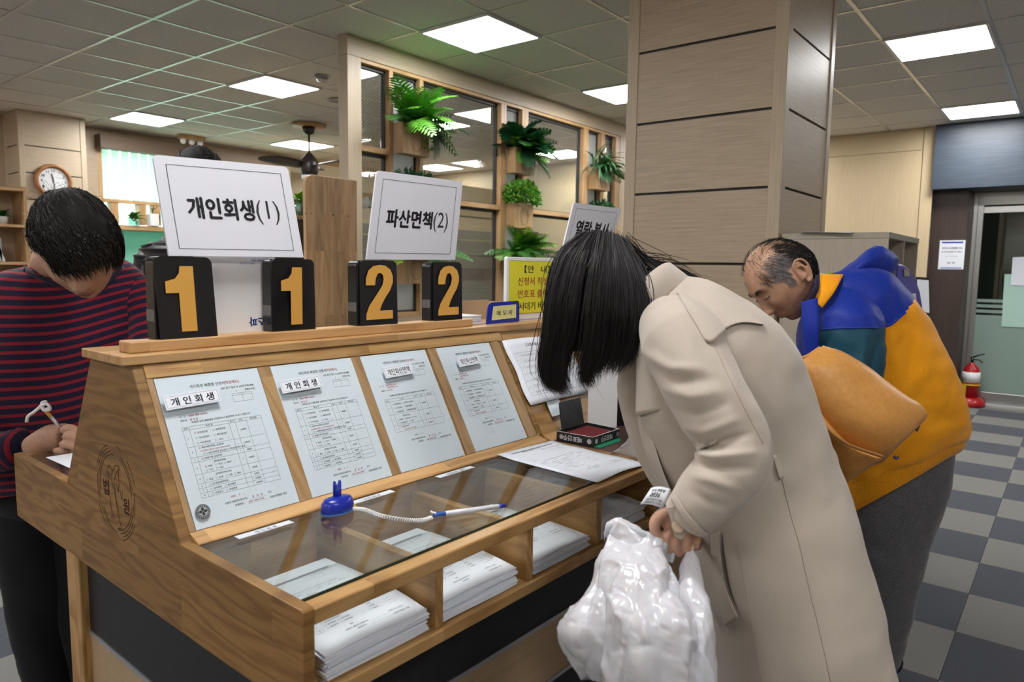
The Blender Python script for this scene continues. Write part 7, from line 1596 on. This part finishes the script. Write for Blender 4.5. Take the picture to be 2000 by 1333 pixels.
g = folds(g, [([(20, 800), (100, 790), (180, 770)], 12, .007), ([(30, 830), (110, 815), (170, 800)], 10, -.006), ([(10, 640), (20, 730), (20, 800)], 9, -.010), ([(268, 560), (272, 640), (275, 700)], 6, -.007), ([(60, 700), (120, 720), (200, 690)], 18, .006), ([(0, 900), (40, 890), (90, 860)], 9, .006)], .006, 6, 31); g.shape = shp
g_shirt = g; shirt = part(S1, 'striped_shirt', g, STR, True, world=True); V = np.array(g.v)
stripe(shirt, g, .0, None, lambda V: .030 * np.exp(-(((proj(V.reshape(-1, 3))[:, 0].reshape(V.shape[:2]) - 120) / 120) ** 2)) * -1)
for pth, rr, sd in (([at(-30, 575, 2.06), at(-62, 650, 2.03), at(-92, 760, 1.98), at(-80, 868, 1.94), at(-20, 885, 1.92), at(55, 872, 1.90)], [.06, .066, .060, .058, .056, .048], 3), ([at(258, 552, 2.1), at(282, 610, 2.09), at(300, 700, 2.05), at(284, 790, 1.96), at(244, 826, 1.91)], [.055, .062, .058, .052, .042], 4)):
    gl = limb(pth, rr, 90, 48); shp = gl.shape; gl = folds(gl, [([(10, 800), (40, 840), (70, 900)], 8, .007), ([(0, 830), (25, 870), (40, 920)], 8, -.006), ([(40, 820), (60, 860), (75, 890)], 6, .004)], .006, 9, sd); gl.shape = shp
    o = wsub(S1, shirt, 'sleeve', gl, STR); stripe(o, gl, .007)
tsh = bvh(g_shirt)
nk = np.array([hit(tsh, x, y, .001, 1.98) for x, y in cat_rom(np.array([(44, 518, 0), (60, 534, 0), (90, 548, 0), (125, 560, 0), (165, 568, 0), (205, 558, 0), (238, 522, 0)], float), 50)[:, :2]])
wsub(S1, shirt, 'neckband', G().tube(nk, .0055, 10), NAVY)
TRD = cloth('dark_trousers', (.006, .007, .010), 400, 8, .85, .3, .1, .1)
gt = folds(loft_px([((-16, 940, 2.17), (220, 900, 2.18), .25), ((-10, 1000, 2.2), (215, 1000, 2.2), .26), ((5, 1060, 2.25), (200, 1060, 2.27), .15)], 60, 40, 2.3), [], .004, 8, 3)
st_ = part(S1, 'trousers', gt, TRD, True, world=True)
for dx, dd in ((0, 0), (95, .05)):
    wsub(S1, st_, 'trouser_leg', folds(loft_px([((-8 + dx, 965, 2.19 + dd), (128 + dx, 965, 2.19 + dd), .2), ((-2 + dx, 1060, 2.205 + dd), (130 + dx, 1060, 2.205 + dd), .21), ((14 + dx, 1150, 2.23 + dd), (130 + dx, 1150, 2.23 + dd), .19), ((28 + dx, 1230, 2.25 + dd), (120 + dx, 1230, 2.25 + dd), .17), ((46 + dx, 1310, 2.27 + dd), (135 + dx, 1310, 2.27 + dd), .16), ((64 + dx, 1400, 2.3 + dd), (148 + dx, 1400, 2.3 + dd), .15), ((80 + dx, 1500, 2.33 + dd), (158 + dx, 1500, 2.33 + dd), .14)], 48, 60, 2.2), [([(60, 1100), (70, 1200), (90, 1330)], 9, .006), ([(110, 1200), (118, 1240), (100, 1290)], 7, -.007)], .004, 8, 4), TRD)
    a = at(108 + dx, 1500, 2.3 + dd); a[2] = 0; dr = nz([RT[0] * .5 - FW[0], RT[1] * .5 - FW[1], 0]); g = G().tube(cat_rom([a - dr * .07 + (0, 0, .045), a + (0, 0, .055), a + dr * .1 + (0, 0, .04), a + dr * .19 + (0, 0, .026)], 18), np.interp(np.linspace(0, 1, 18), [0, .12, .5, .85, 1], [.02, .044, .046, .034, .012]), 14)
    V = np.array(g.v); V[:, 2] = np.maximum(V[:, 2], .003); g.v = [tuple(p) for p in V]; part(S1, 'shoe', g, SHO, True, world=True)
# pen in that hand, with its white cord end
pa, pb = at(84, 797, 1.86), at(158, 882, 1.85); T2 = thing('ballpoint_pen', 'silver pen with white cord knot held in the writing hand', 'pen', pb)
dd = pb - pa
part(T2, 'barrel', G().tube([pa + dd * .22, pa + dd * .5, pa + dd * .97, pa + dd], [.0048, .0048, .0044, .001], 12), mat('silver_barrel', (.42, .40, .44), .3, .6), True, world=True)
part(T2, 'end_cap', G().tube([pa, pa + dd * .10, pa + dd * .22], [.004, .0046, .0048], 12), mat('amber_cap', (.62, .36, .08), .4), True, world=True)
part(T2, 'cord', G().tube(cat_rom([at(96, 798, 1.855), at(86, 800, 1.85), at(82, 788, 1.855), at(90, 786, 1.86), at(78, 796, 1.855), at(66, 806, 1.85), at(55, 814, 1.85), at(52, 825, 1.85)], 60), .0042, 8), WHITE_PL, True, world=True)
part(T2, 'cord_knot', G().tube(cat_rom([at(78, 794, 1.855), at(92, 790, 1.848), at(98, 800, 1.85), at(86, 802, 1.846), at(80, 792, 1.85)], 30), .0038, 8), WHITE_PL, True, world=True)

# ------------------------------------------------------------------ person in the quilted jacket behind the sign
SKIN_Q = SKIN_S
qf = at(390, 500, 2.45)
Q1 = thing('person', 'person in a black quilted jacket, mostly hidden behind the leftmost white sign', 'person', (qf[0], qf[1], 0))
qh = Head(at(385, 361, 2.45), -FW * .5 + RT * .5 - UP * .2, UP, 1.0)
zfl = lambda x, y, d, z: np.array([*at(x, y, d)[:2], z])
qb = merge(qh.mesh(), limb([at(388, 375, 2.46), at(390, 430, 2.48), at(392, 500, 2.49)], [.058, .06, .08], 20, 20), limb([zfl(390, 480, 2.49, 1.50), zfl(392, 600, 2.51, 1.2), zfl(392, 600, 2.51, .85)], [.11, .12, .11], 30, 20), *[limb([zfl(370 + s_ * 28, 600, 2.51, .9), zfl(370 + s_ * 28, 600, 2.51, .45), zfl(370 + s_ * 28, 600, 2.51, .02)], [.08, .06, .04], 24, 14) for s_ in (0, 1)])
part(Q1, 'body', remesh(qb, .005, 1), SKIN_Q, True, world=True)
q_region = lambda p: (p[2] > .045 if p[1] > .03 else p[2] > -.06)
qhr = part(Q1, 'hair', cap_mesh(qh, q_region, lambda p: 1.12 + .06 * np.clip(p[2] / .11, 0, 1)), HAIR_BASE, True, world=True)
wsub(Q1, qhr, 'strands', ribbons(scalp(qh, 1500, lambda p, r: q_region(p), flow_s, .07, .12, 9, .016, 8), .003, 5), HAIR_DARK, False, kind='stuff')
PUF = cloth('black_quilted_nylon', (.010, .010, .012), 300, 12, .42, .3, .05, .05)
def puffer(sl, m_, n_, waves):
    g = loft_px(sl, n_, m_, 2.4); V = np.array(g.v); Nn = vnorm(V, g.f); k = np.repeat(np.arange(m_), n_); d = np.zeros(len(V)); d[:m_ * n_] = .010 * np.abs(np.sin(pi * waves * k / m_)) ** .6; V = V + Nn * d[:, None]; g.v = [tuple(p) for p in V]; return g
pj = part(Q1, 'quilted_jacket', puffer([((325, 462, 2.47), (440, 462, 2.47), .2), ((285, 485, 2.48), (480, 490, 2.48), .32), ((272, 540, 2.49), (500, 540, 2.49), .36), ((275, 640, 2.5), (500, 640, 2.5), .36), ((285, 760, 2.52), (490, 760, 2.52), .36)], 100, 60, 8), PUF, True, world=True)
wsub(Q1, pj, 'sleeve', (lambda g: g)(puffer([((283, 478, 2.43), (322, 470, 2.43), .14), ((266, 520, 2.41), (318, 530, 2.41), .17), ((264, 620, 2.4), (318, 620, 2.4), .16), ((268, 720, 2.4), (314, 720, 2.4), .14)], 60, 40, 5)), PUF)
wsub(Q1, pj, 'sleeve', puffer([((450, 490, 2.45), (490, 495, 2.45), .14), ((455, 560, 2.43), (508, 560, 2.43), .16), ((455, 700, 2.43), (500, 700, 2.43), .14)], 60, 40, 5), PUF)
part(Q1, 'trousers', merge(*[limb([zfl(368 + s_ * 32, 600, 2.51, 1.0), zfl(370 + s_ * 28, 600, 2.51, .5), zfl(370 + s_ * 28, 600, 2.51, .03)], [.11, .085, .07], 30, 20) for s_ in (0, 1)]), TRD, True, world=True, kind='stuff')
